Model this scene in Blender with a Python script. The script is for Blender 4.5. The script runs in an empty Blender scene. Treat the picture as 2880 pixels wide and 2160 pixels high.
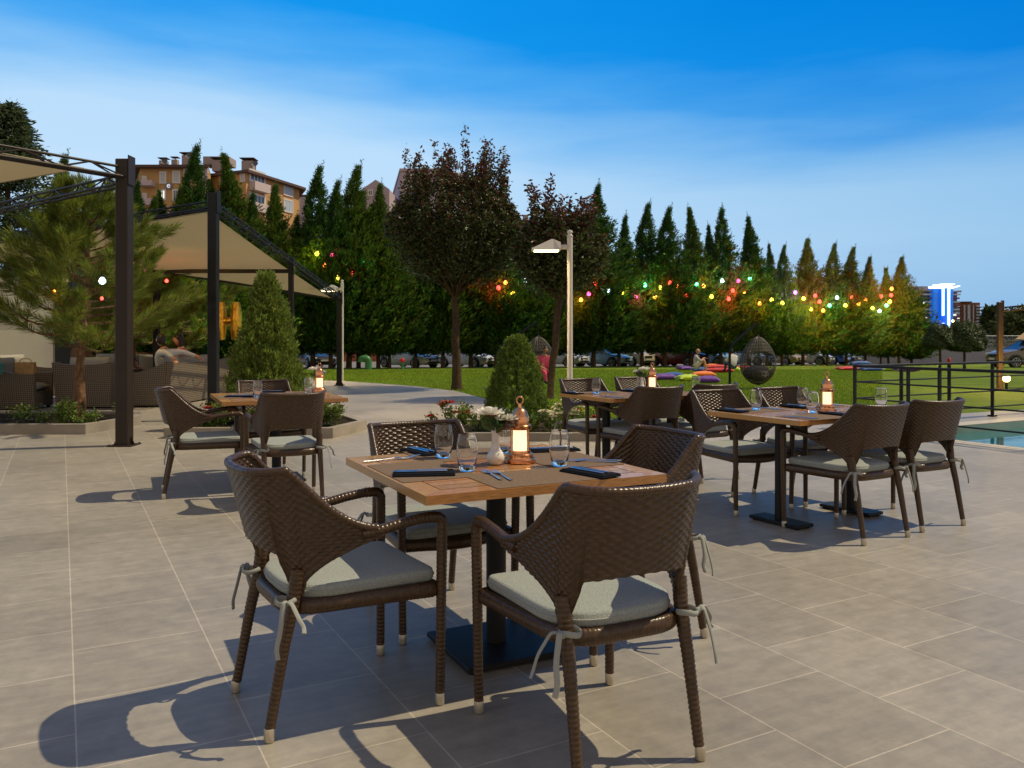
import bpy, bmesh, math, random
import numpy as np
from mathutils import Vector, Matrix
from mathutils.geometry import tessellate_polygon

sc = bpy.context.scene
COL = sc.collection
R = math.radians
pi = math.pi

# ------------------------------------------------------------------ camera
F0, YH, H = 2320.0, 945.0, 1.28          # focal length and horizon in photograph pixels, eye height in metres
cam = bpy.data.cameras.new('camera')
cam.sensor_width = 36.0
cam.lens = 36.0 * F0 / 2880.0
cam.shift_y = (YH - 1080.0) / 2880.0
cam.clip_start, cam.clip_end = 0.05, 6000
camo = bpy.data.objects.new('camera', cam)
camo.location = (0, 0, H)
camo.rotation_euler = (R(90), 0, 0)
COL.objects.link(camo)
sc.camera = camo

# ------------------------------------------------------------------ light
TRAVEL = Vector((-0.56, -0.15, -0.86)).normalized()      # direction the flood light travels
sun = bpy.data.lights.new('flood_sun', 'SUN')
sun.energy = 3.6
sun.angle = R(0.5)
sun.color = (1.0, 0.86, 0.58)
suno = bpy.data.objects.new('flood_sun', sun)
suno.rotation_euler = TRAVEL.to_track_quat('-Z', 'Y').to_euler()
suno.location = (0, 0, 60)
COL.objects.link(suno)

world = bpy.data.worlds.new('World')
sc.world = world
world.use_nodes = True
wn = world.node_tree
wn.nodes.clear()
def wnode(t, **k):
    n = wn.nodes.new(t)
    for a, b in k.items(): setattr(n, a, b)
    return n
wl = wn.links.new
w_out = wnode('ShaderNodeOutputWorld')
w_bg = wnode('ShaderNodeBackground')
w_tc = wnode('ShaderNodeTexCoord')
w_sep = wnode('ShaderNodeSeparateXYZ')
wl(w_tc.outputs['Generated'], w_sep.inputs[0])
# twilight: pale at the horizon, deep azure higher up, dark overhead and behind the viewer
w_az = wnode('ShaderNodeMath', operation='MULTIPLY_ADD')
wl(w_sep.outputs['X'], w_az.inputs[0]); w_az.inputs[1].default_value = 0.09
wl(w_sep.outputs['Z'], w_az.inputs[2])
w_map = wnode('ShaderNodeMapping'); w_map.inputs['Scale'].default_value = (1.2, 1.2, 7.0); w_map.inputs['Rotation'].default_value = (0, R(10), 0)
wl(w_tc.outputs['Generated'], w_map.inputs[0])
w_no = wnode('ShaderNodeTexNoise'); w_no.inputs['Scale'].default_value = 2.0; w_no.inputs['Detail'].default_value = 5.0
wl(w_map.outputs[0], w_no.inputs['Vector'])
w_no2 = wnode('ShaderNodeMath', operation='MULTIPLY_ADD'); w_no2.inputs[1].default_value = 0.13; w_no2.inputs[2].default_value = -0.075
wl(w_no.outputs['Fac'], w_no2.inputs[0])
w_add = wnode('ShaderNodeMath', operation='ADD'); wl(w_az.outputs[0], w_add.inputs[0]); wl(w_no2.outputs[0], w_add.inputs[1])
w_cr = wnode('ShaderNodeValToRGB')
def ramp(cr, stops):
    e = cr.color_ramp.elements
    while len(e) > 1: e.remove(e[-1])
    e[0].position = stops[0][0]; e[0].color = stops[0][1] + (1,)
    for p, c in stops[1:]:
        q = e.new(p); q.color = c + (1,)
ramp(w_cr, [(0.0, (0.30, 0.48, 0.72)), (0.06, (0.42, 0.61, 0.84)), (0.12, (0.51, 0.70, 0.90)), (0.18, (0.45, 0.67, 0.90)), (0.23, (0.25, 0.53, 0.87)),
            (0.275, (0.07, 0.37, 0.83)), (0.32, (0.006, 0.28, 0.79)), (0.42, (0.0, 0.24, 0.74)), (0.52, (0.05, 0.20, 0.50)), (0.70, (0.16, 0.20, 0.33)), (1.0, (0.20, 0.21, 0.30))])
wl(w_add.outputs[0], w_cr.inputs[0])
w_rt = wnode('ShaderNodeMapRange'); w_rt.inputs[1].default_value = -.1; w_rt.inputs[2].default_value = .55
wl(w_sep.outputs['X'], w_rt.inputs[0])
w_dk = wnode('ShaderNodeMixRGB', blend_type='MULTIPLY'); w_dk.inputs[2].default_value = (0.60, 0.76, 0.86, 1)
wl(w_rt.outputs[0], w_dk.inputs[0]); wl(w_cr.outputs[0], w_dk.inputs[1])
w_cb = wnode('ShaderNodeValToRGB')          # the side behind the viewer still holds the afterglow
ramp(w_cb, [(0.0, (0.55, 0.46, 0.37)), (0.12, (0.70, 0.60, 0.48)), (0.35, (0.55, 0.49, 0.44)), (0.7, (0.30, 0.28, 0.32)), (1.0, (0.20, 0.21, 0.30))])
wl(w_sep.outputs['Z'], w_cb.inputs[0])
w_back = wnode('ShaderNodeMapRange'); w_back.inputs[1].default_value = 0.35; w_back.inputs[2].default_value = -0.35
wl(w_sep.outputs['Y'], w_back.inputs[0])
w_mix = wnode('ShaderNodeMixRGB'); wl(w_cb.outputs[0], w_mix.inputs[2])
wl(w_back.outputs[0], w_mix.inputs[0]); wl(w_dk.outputs[0], w_mix.inputs[1])
wl(w_mix.outputs[0], w_bg.inputs[0]); w_bg.inputs[1].default_value = 1.0
wl(w_bg.outputs[0], w_out.inputs[0])

sc.view_settings.view_transform = 'Standard'
sc.view_settings.look = 'None'
sc.view_settings.exposure = 0.12
sc.view_settings.gamma = 1.0
sc.cycles.max_bounces = 8
sc.cycles.transmission_bounces = 8
sc.cycles.transparent_max_bounces = 8
sc.cycles.sample_clamp_indirect = 4.0
sc.cycles.sample_clamp_direct = 7.0
sc.cycles.caustics_reflective = False
sc.cycles.caustics_refractive = False
sc.cycles.use_denoising = True

# ------------------------------------------------------------------ helpers
def G(fx, fy, z=0.0):
    """photograph pixel -> world x, y on the level z"""
    D = F0 * (H - z) / (fy - YH)
    return ((fx - 1440) / F0 * D, D)
def At(fx, fy, D):
    return Vector(((fx - 1440) / F0 * D, D, H + (YH - fy) / F0 * D))
def gz(y):
    """lawn and car park fall gently away from the terrace"""
    t = max(0.0, y - 19.0)
    return -0.02 * t if t < 52 else -1.04
def tag(o, label=None, cat=None, group=None, kind=None):
    if label: o['label'] = label
    if cat: o['category'] = cat
    if group: o['group'] = group
    if kind: o['kind'] = kind
    return o
def empty(name, loc=(0, 0, 0), rz=0.0, label=None, cat=None, group=None):
    o = bpy.data.objects.new(name, None)
    o.empty_display_size = 0.1
    o.location = loc
    o.rotation_euler = (0, 0, rz)
    COL.objects.link(o)
    return tag(o, label, cat, group)
def link(name, me, parent=None, loc=None, rz=None):
    o = bpy.data.objects.new(name, me)
    COL.objects.link(o)
    if parent is not None: o.parent = parent
    if loc is not None: o.location = loc
    if rz is not None: o.rotation_euler = (0, 0, rz)
    return o
KIDS = {}
def children(o):
    return [c for c in bpy.data.objects if c.parent == o]
def copy_tree(o, loc=None, rz=None, parent=None, label=None, scale=None, deep=None):
    c = o.copy()
    COL.objects.link(c)
    if parent is not None: c.parent = parent
    if loc is not None: c.location = loc
    if rz is not None: c.rotation_euler = (0, 0, rz)
    if scale is not None: c.scale = scale
    if label: c['label'] = label
    for ch in o.children: copy_tree(ch, parent=c)
    return c

class MB:
    """collects shapes and links them as ONE mesh object"""
    def __init__(s):
        s.v, s.f, s.mi, s.uv, s.cm = [], [], [], {}, 0
    def add(s, vs, fs, uv=None):
        o = len(s.v)
        s.v += [tuple(p) for p in vs]
        for k, f in enumerate(fs):
            s.f.append(tuple(i + o for i in f)); s.mi.append(s.cm)
            if uv is not None: s.uv[len(s.f) - 1] = [uv[i] for i in f]
        return s
    def box(s, c, d, rz=0.0, b=0.0, tilt=None):
        hx, hy, hz = d[0] / 2, d[1] / 2, d[2] / 2
        M = Matrix.Rotation(rz, 3, 'Z')
        if tilt is not None: M = M @ tilt
        c = Vector(c)
        if b <= 0:
            vs = [Vector((x * hx, y * hy, z * hz)) for x in (-1, 1) for y in (-1, 1) for z in (-1, 1)]
            fs = [(0, 1, 3, 2), (4, 6, 7, 5), (0, 4, 5, 1), (2, 3, 7, 6), (0, 2, 6, 4), (1, 5, 7, 3)]
        else:
            b = min(b, hx * .95, hy * .95, hz * .95)
            vs, idx = [], {}
            for x in (-1, 1):
                for y in (-1, 1):
                    for z in (-1, 1):
                        for k, p in enumerate(((x * hx, y * (hy - b), z * (hz - b)), (x * (hx - b), y * hy, z * (hz - b)), (x * (hx - b), y * (hy - b), z * hz))):
                            idx[(x, y, z, k)] = len(vs); vs.append(Vector(p))
            fs = []
            q = [(-1, -1), (1, -1), (1, 1), (-1, 1)]
            for sg in (-1, 1):
                for k in range(3):
                    f = []
                    for (a, c2) in q:
                        key = [a, c2]; key.insert(k, sg); f.append(idx[tuple(key) + (k,)])
                    fs.append(f)
            for k in range(3):                                    # edges parallel to axis k
                k1, k2 = [(1, 2), (0, 2), (0, 1)][k]
                for (a, c2) in q:
                    lo = [a, c2]; hi = [a, c2]; lo.insert(k, -1); hi.insert(k, 1)
                    lo, hi = tuple(lo), tuple(hi)
                    fs.append([idx[lo + (k1,)], idx[hi + (k1,)], idx[hi + (k2,)], idx[lo + (k2,)]])
            for x in (-1, 1):
                for y in (-1, 1):
                    for z in (-1, 1): fs.append([idx[(x, y, z, 0)], idx[(x, y, z, 1)], idx[(x, y, z, 2)]])
            g = []
            for f in fs:
                a, b2, c2 = vs[f[0]], vs[f[1]], vs[f[2]]
                n = (b2 - a).cross(c2 - a)
                m = sum((vs[i] for i in f), Vector()) / len(f)
                g.append(tuple(f) if n.dot(m) > 0 else tuple(reversed(f)))
            fs = g
        return s.add([c + M @ v for v in vs], fs)
    def tube(s, pts, r, n=8, cap=True, flat=1.0, closed=False, up=None):
        pts = [Vector(p) for p in pts]
        m = len(pts)
        rad = r if callable(r) else (lambda t: r[min(int(round(t * (m - 1))), m - 1)]) if isinstance(r, (list, tuple)) else (lambda t: r)
        t0 = (pts[1] - pts[0]).normalized()
        u = up if up is not None else (Vector((0, 0, 1)) if abs(t0.z) < .9 else Vector((1, 0, 0)))
        u = (u - t0 * u.dot(t0)).normalized()
        vs, uv = [], []
        L = 0.0
        for i in range(m):
            if closed: t = (pts[(i + 1) % m] - pts[i - 1]).normalized()
            else: t = (pts[min(i + 1, m - 1)] - pts[max(i - 1, 0)]).normalized()
            u = (u - t * u.dot(t))
            u = u.normalized() if u.length > 1e-6 else t.orthogonal().normalized()
            w = t.cross(u)
            rr = rad(i / max(1, m - 1))
            if i: L += (pts[i] - pts[i - 1]).length
            for k in range(n):
                a = 2 * pi * k / n
                vs.append(pts[i] + u * (math.cos(a) * rr * flat) + w * (math.sin(a) * rr))
                uv.append((k / n, L))
        fs = []
        for i in range(m if closed else m - 1):
            j = (i + 1) % m
            for k in range(n):
                k2 = (k + 1) % n
                fs.append((i * n + k, i * n + k2, j * n + k2, j * n + k))
        if cap and not closed:
            fs.append(tuple(reversed(range(n)))); fs.append(tuple(range((m - 1) * n, m * n)))
        return s.add(vs, fs, uv)
    def lathe(s, prof, n=24, c=(0, 0, 0)):
        vs, fs = [], []
        for (r, z) in prof:
            for k in range(n):
                a = 2 * pi * k / n
                vs.append((c[0] + r * math.cos(a), c[1] + r * math.sin(a), c[2] + z))
        for i in range(len(prof) - 1):
            for k in range(n):
                k2 = (k + 1) % n
                fs.append((i * n + k, i * n + k2, (i + 1) * n + k2, (i + 1) * n + k))
        return s.add(vs, fs)
    def prism(s, poly, z0, z1):
        """vertical prism over a counter-clockwise plan polygon"""
        n = len(poly)
        vs = [(p[0], p[1], z0) for p in poly] + [(p[0], p[1], z1) for p in poly]
        fs = [(i, (i + 1) % n, n + (i + 1) % n, n + i) for i in range(n)]
        tri = tessellate_polygon([[Vector((p[0], p[1], 0)) for p in poly]])
        o = []
        for t in tri:
            a, b, c = [Vector((poly[i][0], poly[i][1], 0)) for i in t]
            t = tuple(t) if (b - a).cross(c - a).z > 0 else tuple(reversed(t))
            o.append(tuple(n + i for i in t)); o.append(tuple(reversed(t)))
        return s.add(vs, fs + o)
    def slab(s, prof, x0, x1, axis='x'):
        """prism of a profile (list of (a, z)) drawn in the plane across AXIS"""
        n = len(prof)
        f = (lambda x, a, z: (x, a, z)) if axis == 'x' else (lambda x, a, z: (a, x, z))
        vs = [f(x0, a, z) for a, z in prof] + [f(x1, a, z) for a, z in prof]
        fs = [(i, (i + 1) % n, n + (i + 1) % n, n + i) for i in range(n)]
        for t in tessellate_polygon([[Vector((a, z, 0)) for a, z in prof]]):
            fs.append(tuple(t)); fs.append(tuple(n + i for i in reversed(t)))
        return s.add(vs, fs)
    def quad(s, a, b, c, d): return s.add([a, b, c, d], [(0, 1, 2, 3)])
    def ball(s, c, r, n=12, m=8):
        rr = r if isinstance(r, (tuple, list)) else (r, r, r)
        vs, fs = [], []
        for i in range(m + 1):
            p = pi * i / m
            for k in range(n):
                a = 2 * pi * k / n
                vs.append((c[0] + rr[0] * math.sin(p) * math.cos(a), c[1] + rr[1] * math.sin(p) * math.sin(a), c[2] + rr[2] * math.cos(p)))
        for i in range(m):
            for k in range(n): fs.append((i * n + k, (i + 1) * n + k, (i + 1) * n + (k + 1) % n, i * n + (k + 1) % n))
        return s.add(vs, fs)
    def xf(s, M, start=0):
        s.v = s.v[:start] + [tuple(M @ Vector(p)) for p in s.v[start:]]
        return s
    def build(s, name, mats, parent=None, smooth=35, loc=None, rz=None, fix=True, weld=0.0):
        me = bpy.data.meshes.new(name)
        me.from_pydata(s.v, [], s.f)
        if not isinstance(mats, (list, tuple)): mats = [mats]
        for m in mats: me.materials.append(m)
        if len(mats) > 1: me.polygons.foreach_set('material_index', s.mi)
        if s.uv:
            l = me.uv_layers.new(name='UVMap')
            dat = l.data
            for p in me.polygons:
                u = s.uv.get(p.index)
                if u:
                    for li, q in zip(p.loop_indices, u): dat[li].uv = q
        me.validate(clean_customdata=False)
        if (fix and len(s.f) < 6000) or weld:
            bm = bmesh.new(); bm.from_mesh(me)
            if weld: bmesh.ops.remove_doubles(bm, verts=bm.verts, dist=weld)
            if fix: bmesh.ops.recalc_face_normals(bm, faces=bm.faces)
            bm.to_mesh(me); bm.free()
        if smooth:
            me.shade_smooth()
            me.set_sharp_from_angle(angle=R(smooth))
        me.update()
        return link(name, me, parent, loc, rz)

def npmesh(name, V, Q, mats, parent=None, smooth=False, loc=None, mi=None):
    me = bpy.data.meshes.new(name)
    V = np.ascontiguousarray(V, dtype=np.float32); Q = np.ascontiguousarray(Q, dtype=np.int32)
    k = Q.shape[1]
    me.vertices.add(len(V)); me.vertices.foreach_set('co', V.ravel())
    me.loops.add(Q.size); me.loops.foreach_set('vertex_index', Q.ravel())
    me.polygons.add(len(Q))
    me.polygons.foreach_set('loop_start', np.arange(0, Q.size, k, dtype=np.int32))
    if not isinstance(mats, (list, tuple)): mats = [mats]
    for m in mats: me.materials.append(m)
    if mi is not None: me.polygons.foreach_set('material_index', np.ascontiguousarray(mi, dtype=np.int32))
    me.polygons.foreach_set('use_smooth', np.full(len(Q), bool(smooth)))
    me.update(calc_edges=True)
    return link(name, me, parent, loc)

def leaf_arrays(P, D, L, W, rng, fold=0.25):
    """one folded, pointed leaf (2 quads over 6 points) for each row of P: base P, direction D, length L, width W"""
    n = len(P)
    D = D / (np.linalg.norm(D, axis=1, keepdims=True) + 1e-9)
    r = rng.normal(size=(n, 3))
    S = np.cross(D, r); S /= (np.linalg.norm(S, axis=1, keepdims=True) + 1e-9)
    N = np.cross(D, S)
    L = np.broadcast_to(np.asarray(L, float), (n,))[:, None]; W = np.broadcast_to(np.asarray(W, float), (n,))[:, None]
    a = P; t = P + D * L + N * L * .08
    m1 = P + D * L * .3 - N * W * fold * .2; m2 = P + D * L * .7 + N * L * .04
    l = P + D * L * .5 + S * W * .5 + N * W * fold; rr = P + D * L * .5 - S * W * .5 + N * W * fold
    V = np.stack([a, l, t, rr], 1).reshape(-1, 3)
    Q = np.arange(n * 4, dtype=np.int32).reshape(n, 4)
    return V, Q
def leaves(name, P, D, L, W, mats, parent, seed=0, fold=.25, mi=None):
    V, Q = leaf_arrays(np.asarray(P, float), np.asarray(D, float), L, W, np.random.default_rng(seed), fold)
    return npmesh(name, V, Q, mats, parent, mi=mi)

# ------------------------------------------------------------------ materials
MATS = {}
def mat(name, col, rough=.55, metal=0.0, spec=.5, emit=None, es=0.0, noise=None, bump=None, island=0.0, trans=0.0, ior=1.45, alpha=None,
        coat=0.0, wave=None, sub=0.0, coord='Object', sheen=0.0, stretch=None):
    """noise = (scale, amount, detail); bump = (scale, strength, distance); island = colour spread between loose islands"""
    m = bpy.data.materials.new(name); m.use_nodes = True
    nt = m.node_tree; N = nt.nodes; lk = nt.links.new
    b = N['Principled BSDF']
    b.inputs['Base Color'].default_value = tuple(col) + (1,)
    b.inputs['Roughness'].default_value = rough
    b.inputs['Metallic'].default_value = metal
    b.inputs['Specular IOR Level'].default_value = spec
    b.inputs['IOR'].default_value = ior
    b.inputs['Transmission Weight'].default_value = trans
    b.inputs['Coat Weight'].default_value = coat
    b.inputs['Sheen Weight'].default_value = sheen
    if sub: b.inputs['Subsurface Weight'].default_value = sub; b.inputs['Subsurface Radius'].default_value = (.02, .01, .006)
    if alpha is not None: b.inputs['Alpha'].default_value = alpha
    if emit: b.inputs['Emission Color'].default_value = tuple(emit) + (1,); b.inputs['Emission Strength'].default_value = es
    tc = N.new('ShaderNodeTexCoord')
    vec = tc.outputs[coord]
    if stretch:
        mp = N.new('ShaderNodeMapping'); mp.inputs['Scale'].default_value = stretch; lk(vec, mp.inputs[0]); vec = mp.outputs[0]
    cur = None
    def colour():
        nonlocal cur
        if cur is None:
            c = N.new('ShaderNodeRGB'); c.outputs[0].default_value = tuple(col) + (1,); cur = c.outputs[0]
        return cur
    if noise:
        t = N.new('ShaderNodeTexNoise'); t.inputs['Scale'].default_value = noise[0]; t.inputs['Detail'].default_value = noise[2] if len(noise) > 2 else 4
        lk(vec, t.inputs['Vector'])
        r = N.new('ShaderNodeMapRange'); r.inputs[1].default_value = .25; r.inputs[2].default_value = .75
        r.inputs[3].default_value = 1 - noise[1]; r.inputs[4].default_value = 1 + noise[1]
        lk(t.outputs['Fac'], r.inputs[0])
        h = N.new('ShaderNodeHueSaturation'); lk(r.outputs[0], h.inputs['Value']); lk(colour(), h.inputs['Color']); cur = h.outputs[0]
    if island:
        g = N.new('ShaderNodeNewGeometry')
        r = N.new('ShaderNodeMapRange'); r.inputs[3].default_value = 1 - island; r.inputs[4].default_value = 1 + island
        lk(g.outputs['Random Per Island'], r.inputs[0])
        h = N.new('ShaderNodeHueSaturation'); lk(r.outputs[0], h.inputs['Value']); lk(colour(), h.inputs['Color'])
        r2 = N.new('ShaderNodeMath'); r2.operation = 'MULTIPLY'; r2.inputs[1].default_value = 7.31; lk(g.outputs['Random Per Island'], r2.inputs[0])
        r3 = N.new('ShaderNodeMath'); r3.operation = 'FRACT'; lk(r2.outputs[0], r3.inputs[0])
        r4 = N.new('ShaderNodeMapRange'); r4.inputs[3].default_value = .5 - island * .07; r4.inputs[4].default_value = .5 + island * .07; lk(r3.outputs[0], r4.inputs[0])
        lk(r4.outputs[0], h.inputs['Hue']); cur = h.outputs[0]
    if cur is not None: lk(cur, b.inputs['Base Color'])
    if bump:
        t = N.new('ShaderNodeTexNoise'); t.inputs['Scale'].default_value = bump[0]; t.inputs['Detail'].default_value = 4
        lk(vec, t.inputs['Vector'])
        bp = N.new('ShaderNodeBump'); bp.inputs['Strength'].default_value = bump[1]; bp.inputs['Distance'].default_value = bump[2]
        lk(t.outputs['Fac'], bp.inputs['Height']); lk(bp.outputs[0], b.inputs['Normal'])
    MATS[name] = m
    return m
def leafmat(name, col, island=.45, trans=.25, rough=.55, spec=.3):
    """leaf: principled front plus light coming through"""
    m = mat(name, col, rough, spec=spec, island=island)
    nt = m.node_tree; N = nt.nodes; lk = nt.links.new
    b = N['Principled BSDF']; out = N['Material Output']
    src = b.inputs['Base Color'].links[0].from_socket if b.inputs['Base Color'].links else None
    tr = N.new('ShaderNodeBsdfTranslucent')
    if src: lk(src, tr.inputs[0])
    else: tr.inputs[0].default_value = tuple(col) + (1,)
    mx = N.new('ShaderNodeMixShader'); mx.inputs[0].default_value = trans
    lk(b.outputs[0], mx.inputs[1]); lk(tr.outputs[0], mx.inputs[2]); lk(mx.outputs[0], out.inputs[0])
    return m
def N_(m, t, **k):
    n = m.node_tree.nodes.new(t)
    for a, b in k.items(): setattr(n, a, b)
    return n
def TXT(name, body, size, M, mt, parent=None, depth=.01, align='CENTER'):
    """lettering as real raised geometry"""
    cu = bpy.data.curves.new(name, 'FONT'); cu.body = body; cu.size = size; cu.extrude = depth; cu.align_x = align; cu.align_y = 'CENTER'
    o = bpy.data.objects.new(name, cu); COL.objects.link(o)
    bpy.context.view_layer.update()
    me = bpy.data.meshes.new_from_object(o.evaluated_get(bpy.context.evaluated_depsgraph_get()))
    COL.objects.unlink(o); bpy.data.objects.remove(o)
    me.name = name
    me.materials.clear(); me.materials.append(mt)
    me.transform(M)
    return link(name, me, parent)
ORD = ['first', 'second', 'third', 'fourth', 'fifth', 'sixth', 'seventh', 'eighth', 'ninth', 'tenth', 'eleventh', 'twelfth', 'thirteenth', 'fourteenth',
       'fifteenth', 'sixteenth', 'seventeenth', 'eighteenth', 'nineteenth', 'twentieth', 'twenty-first', 'twenty-second', 'twenty-third', 'twenty-fourth',
       'twenty-fifth', 'twenty-sixth', 'twenty-seventh', 'twenty-eighth', 'twenty-ninth', 'thirtieth', 'thirty-first', 'thirty-second', 'thirty-third',
       'thirty-fourth', 'thirty-fifth', 'thirty-sixth', 'thirty-seventh', 'thirty-eighth', 'thirty-ninth', 'fortieth']

black = mat('black_paint', (.010, .010, .010), .5, noise=(6, .25), spec=.35)
brownpost = mat('dark_brown_paint', (.026, .017, .012), .48, noise=(3, .2), spec=.4)
wicker = mat('dark_wicker', (.056, .029, .012), .30, spec=.5, noise=(60, .35), bump=(160, .25, .002))
capmetal = mat('foot_cap_metal', (.52, .46, .36), .4, metal=.7)
cushion_m = mat('grey_seat_fabric', (.31, .335, .315), .95, spec=.15, noise=(190, .26, 3), bump=(300, .9, .004), sheen=.2)
wood = mat('oiled_teak', (.40, .20, .065), .24, noise=(22, .35, 6), island=.16, coat=.25, stretch=(1, 14, 14), bump=(30, .12, .002))
matweave = mat('woven_placemat', (.170, .118, .082), .92, spec=.12, noise=(60, .5, 5), bump=(300, .5, .001), stretch=(1, 9, 1))
napkin_m = mat('black_napkin', (.012, .013, .018), 1.0, spec=.06, bump=(300, .4, .001))
steel = mat('cutlery_steel', (.62, .63, .65), .22, metal=1.0)
copper = mat('polished_copper', (.80, .36, .17), .22, metal=1.0, noise=(9, .12))
glass = mat('clear_glass', (1, 1, 1), .0, trans=1.0, ior=1.45)
porcelain = mat('white_porcelain', (.72, .68, .62), .25, coat=.4)
lantern_glow = mat('lantern_glass_lit', (.9, .8, .6), .4, emit=(1.0, .72, .42), es=1.3)
petal = leafmat('white_petal', (.74, .70, .62), .12, .3)
stemgreen = leafmat('stem_green', (.05, .10, .03), .3, .2)
dried = leafmat('dried_blossom', (.24, .15, .11), .4, .3)

# ------------------------------------------------------------------ ground, terrace, lawn, car park
TH = 0.5001
TW, TL = 0.4995, 0.5312
floor_m = mat('stone_tiles', (.3, .27, .23), .4)
def _floor():
    m = floor_m; nt = m.node_tree; N = nt.nodes; lk = nt.links.new; b = N['Principled BSDF']
    tc = N.new('ShaderNodeTexCoord')
    mp = N.new('ShaderNodeMapping'); mp.inputs['Location'].default_value = (TL / 2, 0, 0); lk(tc.outputs['Object'], mp.inputs[0])
    br = N.new('ShaderNodeTexBrick'); br.offset = .5; br.offset_frequency = 2
    for k, v in (('Scale', 1.0), ('Mortar Size', .003), ('Mortar Smooth', .25), ('Bias', 0.0), ('Brick Width', TL), ('Row Height', TW)): br.inputs[k].default_value = v
    br.inputs['Color1'].default_value = (.265, .235, .193, 1); br.inputs['Color2'].default_value = (.310, .276, .230, 1); br.inputs['Mortar'].default_value = (.47, .41, .335, 1)
    lk(mp.outputs[0], br.inputs['Vector'])
    s1 = N.new('ShaderNodeMapping'); s1.inputs['Scale'].default_value = (9, 1.6, 1); lk(tc.outputs['Object'], s1.inputs[0])
    n1 = N.new('ShaderNodeTexNoise'); n1.inputs['Scale'].default_value = 2.2; n1.inputs['Detail'].default_value = 8; n1.inputs['Roughness'].default_value = .62; lk(s1.outputs[0], n1.inputs['Vector'])
    n2 = N.new('ShaderNodeTexNoise'); n2.inputs['Scale'].default_value = 8.5; n2.inputs['Detail'].default_value = 10; n2.inputs['Roughness'].default_value = .78; lk(tc.outputs['Object'], n2.inputs['Vector'])
    mr = N.new('ShaderNodeMapRange'); mr.inputs[1].default_value = .28; mr.inputs[2].default_value = .72; mr.inputs[3].default_value = .86; mr.inputs[4].default_value = 1.12; lk(n1.outputs['Fac'], mr.inputs[0])
    mr2 = N.new('ShaderNodeMapRange'); mr2.inputs[1].default_value = .3; mr2.inputs[2].default_value = .7; mr2.inputs[3].default_value = .80; mr2.inputs[4].default_value = 1.17; lk(n2.outputs['Fac'], mr2.inputs[0])
    n3 = N.new('ShaderNodeTexNoise'); n3.inputs['Scale'].default_value = .9; n3.inputs['Detail'].default_value = 5; lk(tc.outputs['Object'], n3.inputs['Vector'])
    mr3 = N.new('ShaderNodeMapRange'); mr3.inputs[1].default_value = .3; mr3.inputs[2].default_value = .7; mr3.inputs[3].default_value = .86; mr3.inputs[4].default_value = 1.12; lk(n3.outputs['Fac'], mr3.inputs[0])
    mq = N.new('ShaderNodeMath'); mq.operation = 'MULTIPLY'; lk(mr3.outputs[0], mq.inputs[0]); lk(mr2.outputs[0], mq.inputs[1]); mr2 = mq
    mu = N.new('ShaderNodeMath'); mu.operation = 'MULTIPLY'; lk(mr.outputs[0], mu.inputs[0]); lk(mr2.outputs[0], mu.inputs[1])
    h = N.new('ShaderNodeHueSaturation'); lk(mu.outputs[0], h.inputs['Value']); lk(br.outputs['Color'], h.inputs['Color']); lk(h.outputs[0], b.inputs['Base Color'])
    rr = N.new('ShaderNodeMapRange'); rr.inputs[3].default_value = .36; rr.inputs[4].default_value = .56; lk(n2.outputs['Fac'], rr.inputs[0]); lk(rr.outputs[0], b.inputs['Roughness'])
    ad = N.new('ShaderNodeMath'); ad.operation = 'MULTIPLY_ADD'; ad.inputs[1].default_value = -1.0; lk(br.outputs['Fac'], ad.inputs[0])
    sc_ = N.new('ShaderNodeMath'); sc_.operation = 'MULTIPLY'; sc_.inputs[1].default_value = .35; lk(n1.outputs['Fac'], sc_.inputs[0]); lk(sc_.outputs[0], ad.inputs[2])
    bp = N.new('ShaderNodeBump'); bp.inputs['Strength'].default_value = .35; bp.inputs['Distance'].default_value = .002; lk(ad.outputs[0], bp.inputs['Height']); lk(bp.outputs[0], b.inputs['Normal'])
_floor()
kerb_m = mat('planter_stone', (.27, .235, .19), .55, noise=(5, .18, 6), bump=(40, .2, .003))
ca, sa = math.cos(TH), math.sin(TH)
A_ = Vector((-sa, ca)); B_ = Vector((ca, sa))             # the two tile directions
P0 = Vector((5.0, 11.0))                                  # pool corner nearest the tables
pool = [P0, P0 + B_ * 9, P0 + B_ * 9 - A_ * 4.2, P0 - A_ * 4.2]
outer = [(-17, -4), (15, -4), (17, 6), (17, 17.6), (13, 16.1), (8.47, 14.15), (7.34, 13.6), (5.5, 13.05), (2.7, 12.75), (1.6, 12.6), (0.75, 12.65), (0.15, 13.3), (-.1, 14.5), (-.53, 16.8),
         (-1.3, 19.2), (-2.35, 20.9), (-3.33, 22.0), (-5.0, 23.6), (-7, 24.3), (-17, 24.3)]
org = Vector((1.5375, 4.5636))
def tl(p):
    d = Vector(p[:2]) - org
    return Vector((d.dot(A_), d.dot(-B_), 0))
def slab_with_hole(name, outer, hole, z0, z1, m):
    o = [tl(p) for p in outer]; h = [tl(p) for p in hole]
    mb = MB(); alls = o + h
    tri = tessellate_polygon([o, h]) if h else tessellate_polygon([o])
    n = len(alls)
    vs = [(p.x, p.y, z1) for p in alls] + [(p.x, p.y, z0) for p in alls]
    fs = []
    for t in tri:
        a, b, c = [alls[i] for i in t]
        fs.append(tuple(t) if (b - a).cross(c - a).z > 0 else tuple(reversed(t)))
    for ring, off in ((o, 0), (h, len(o))):
        k = len(ring)
        for i in range(k): fs.append((off + i, off + (i + 1) % k, n + off + (i + 1) % k, n + off + i))
    mb.add(vs, fs)
    ob = mb.build(name, m, smooth=0, fix=False)
    ob.location = (org.x, org.y, 0); ob.rotation_euler = (0, 0, TH + pi / 2)
    return ob
terr = slab_with_hole('terrace_floor', outer, pool, -.16, 0.0, floor_m)
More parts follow.
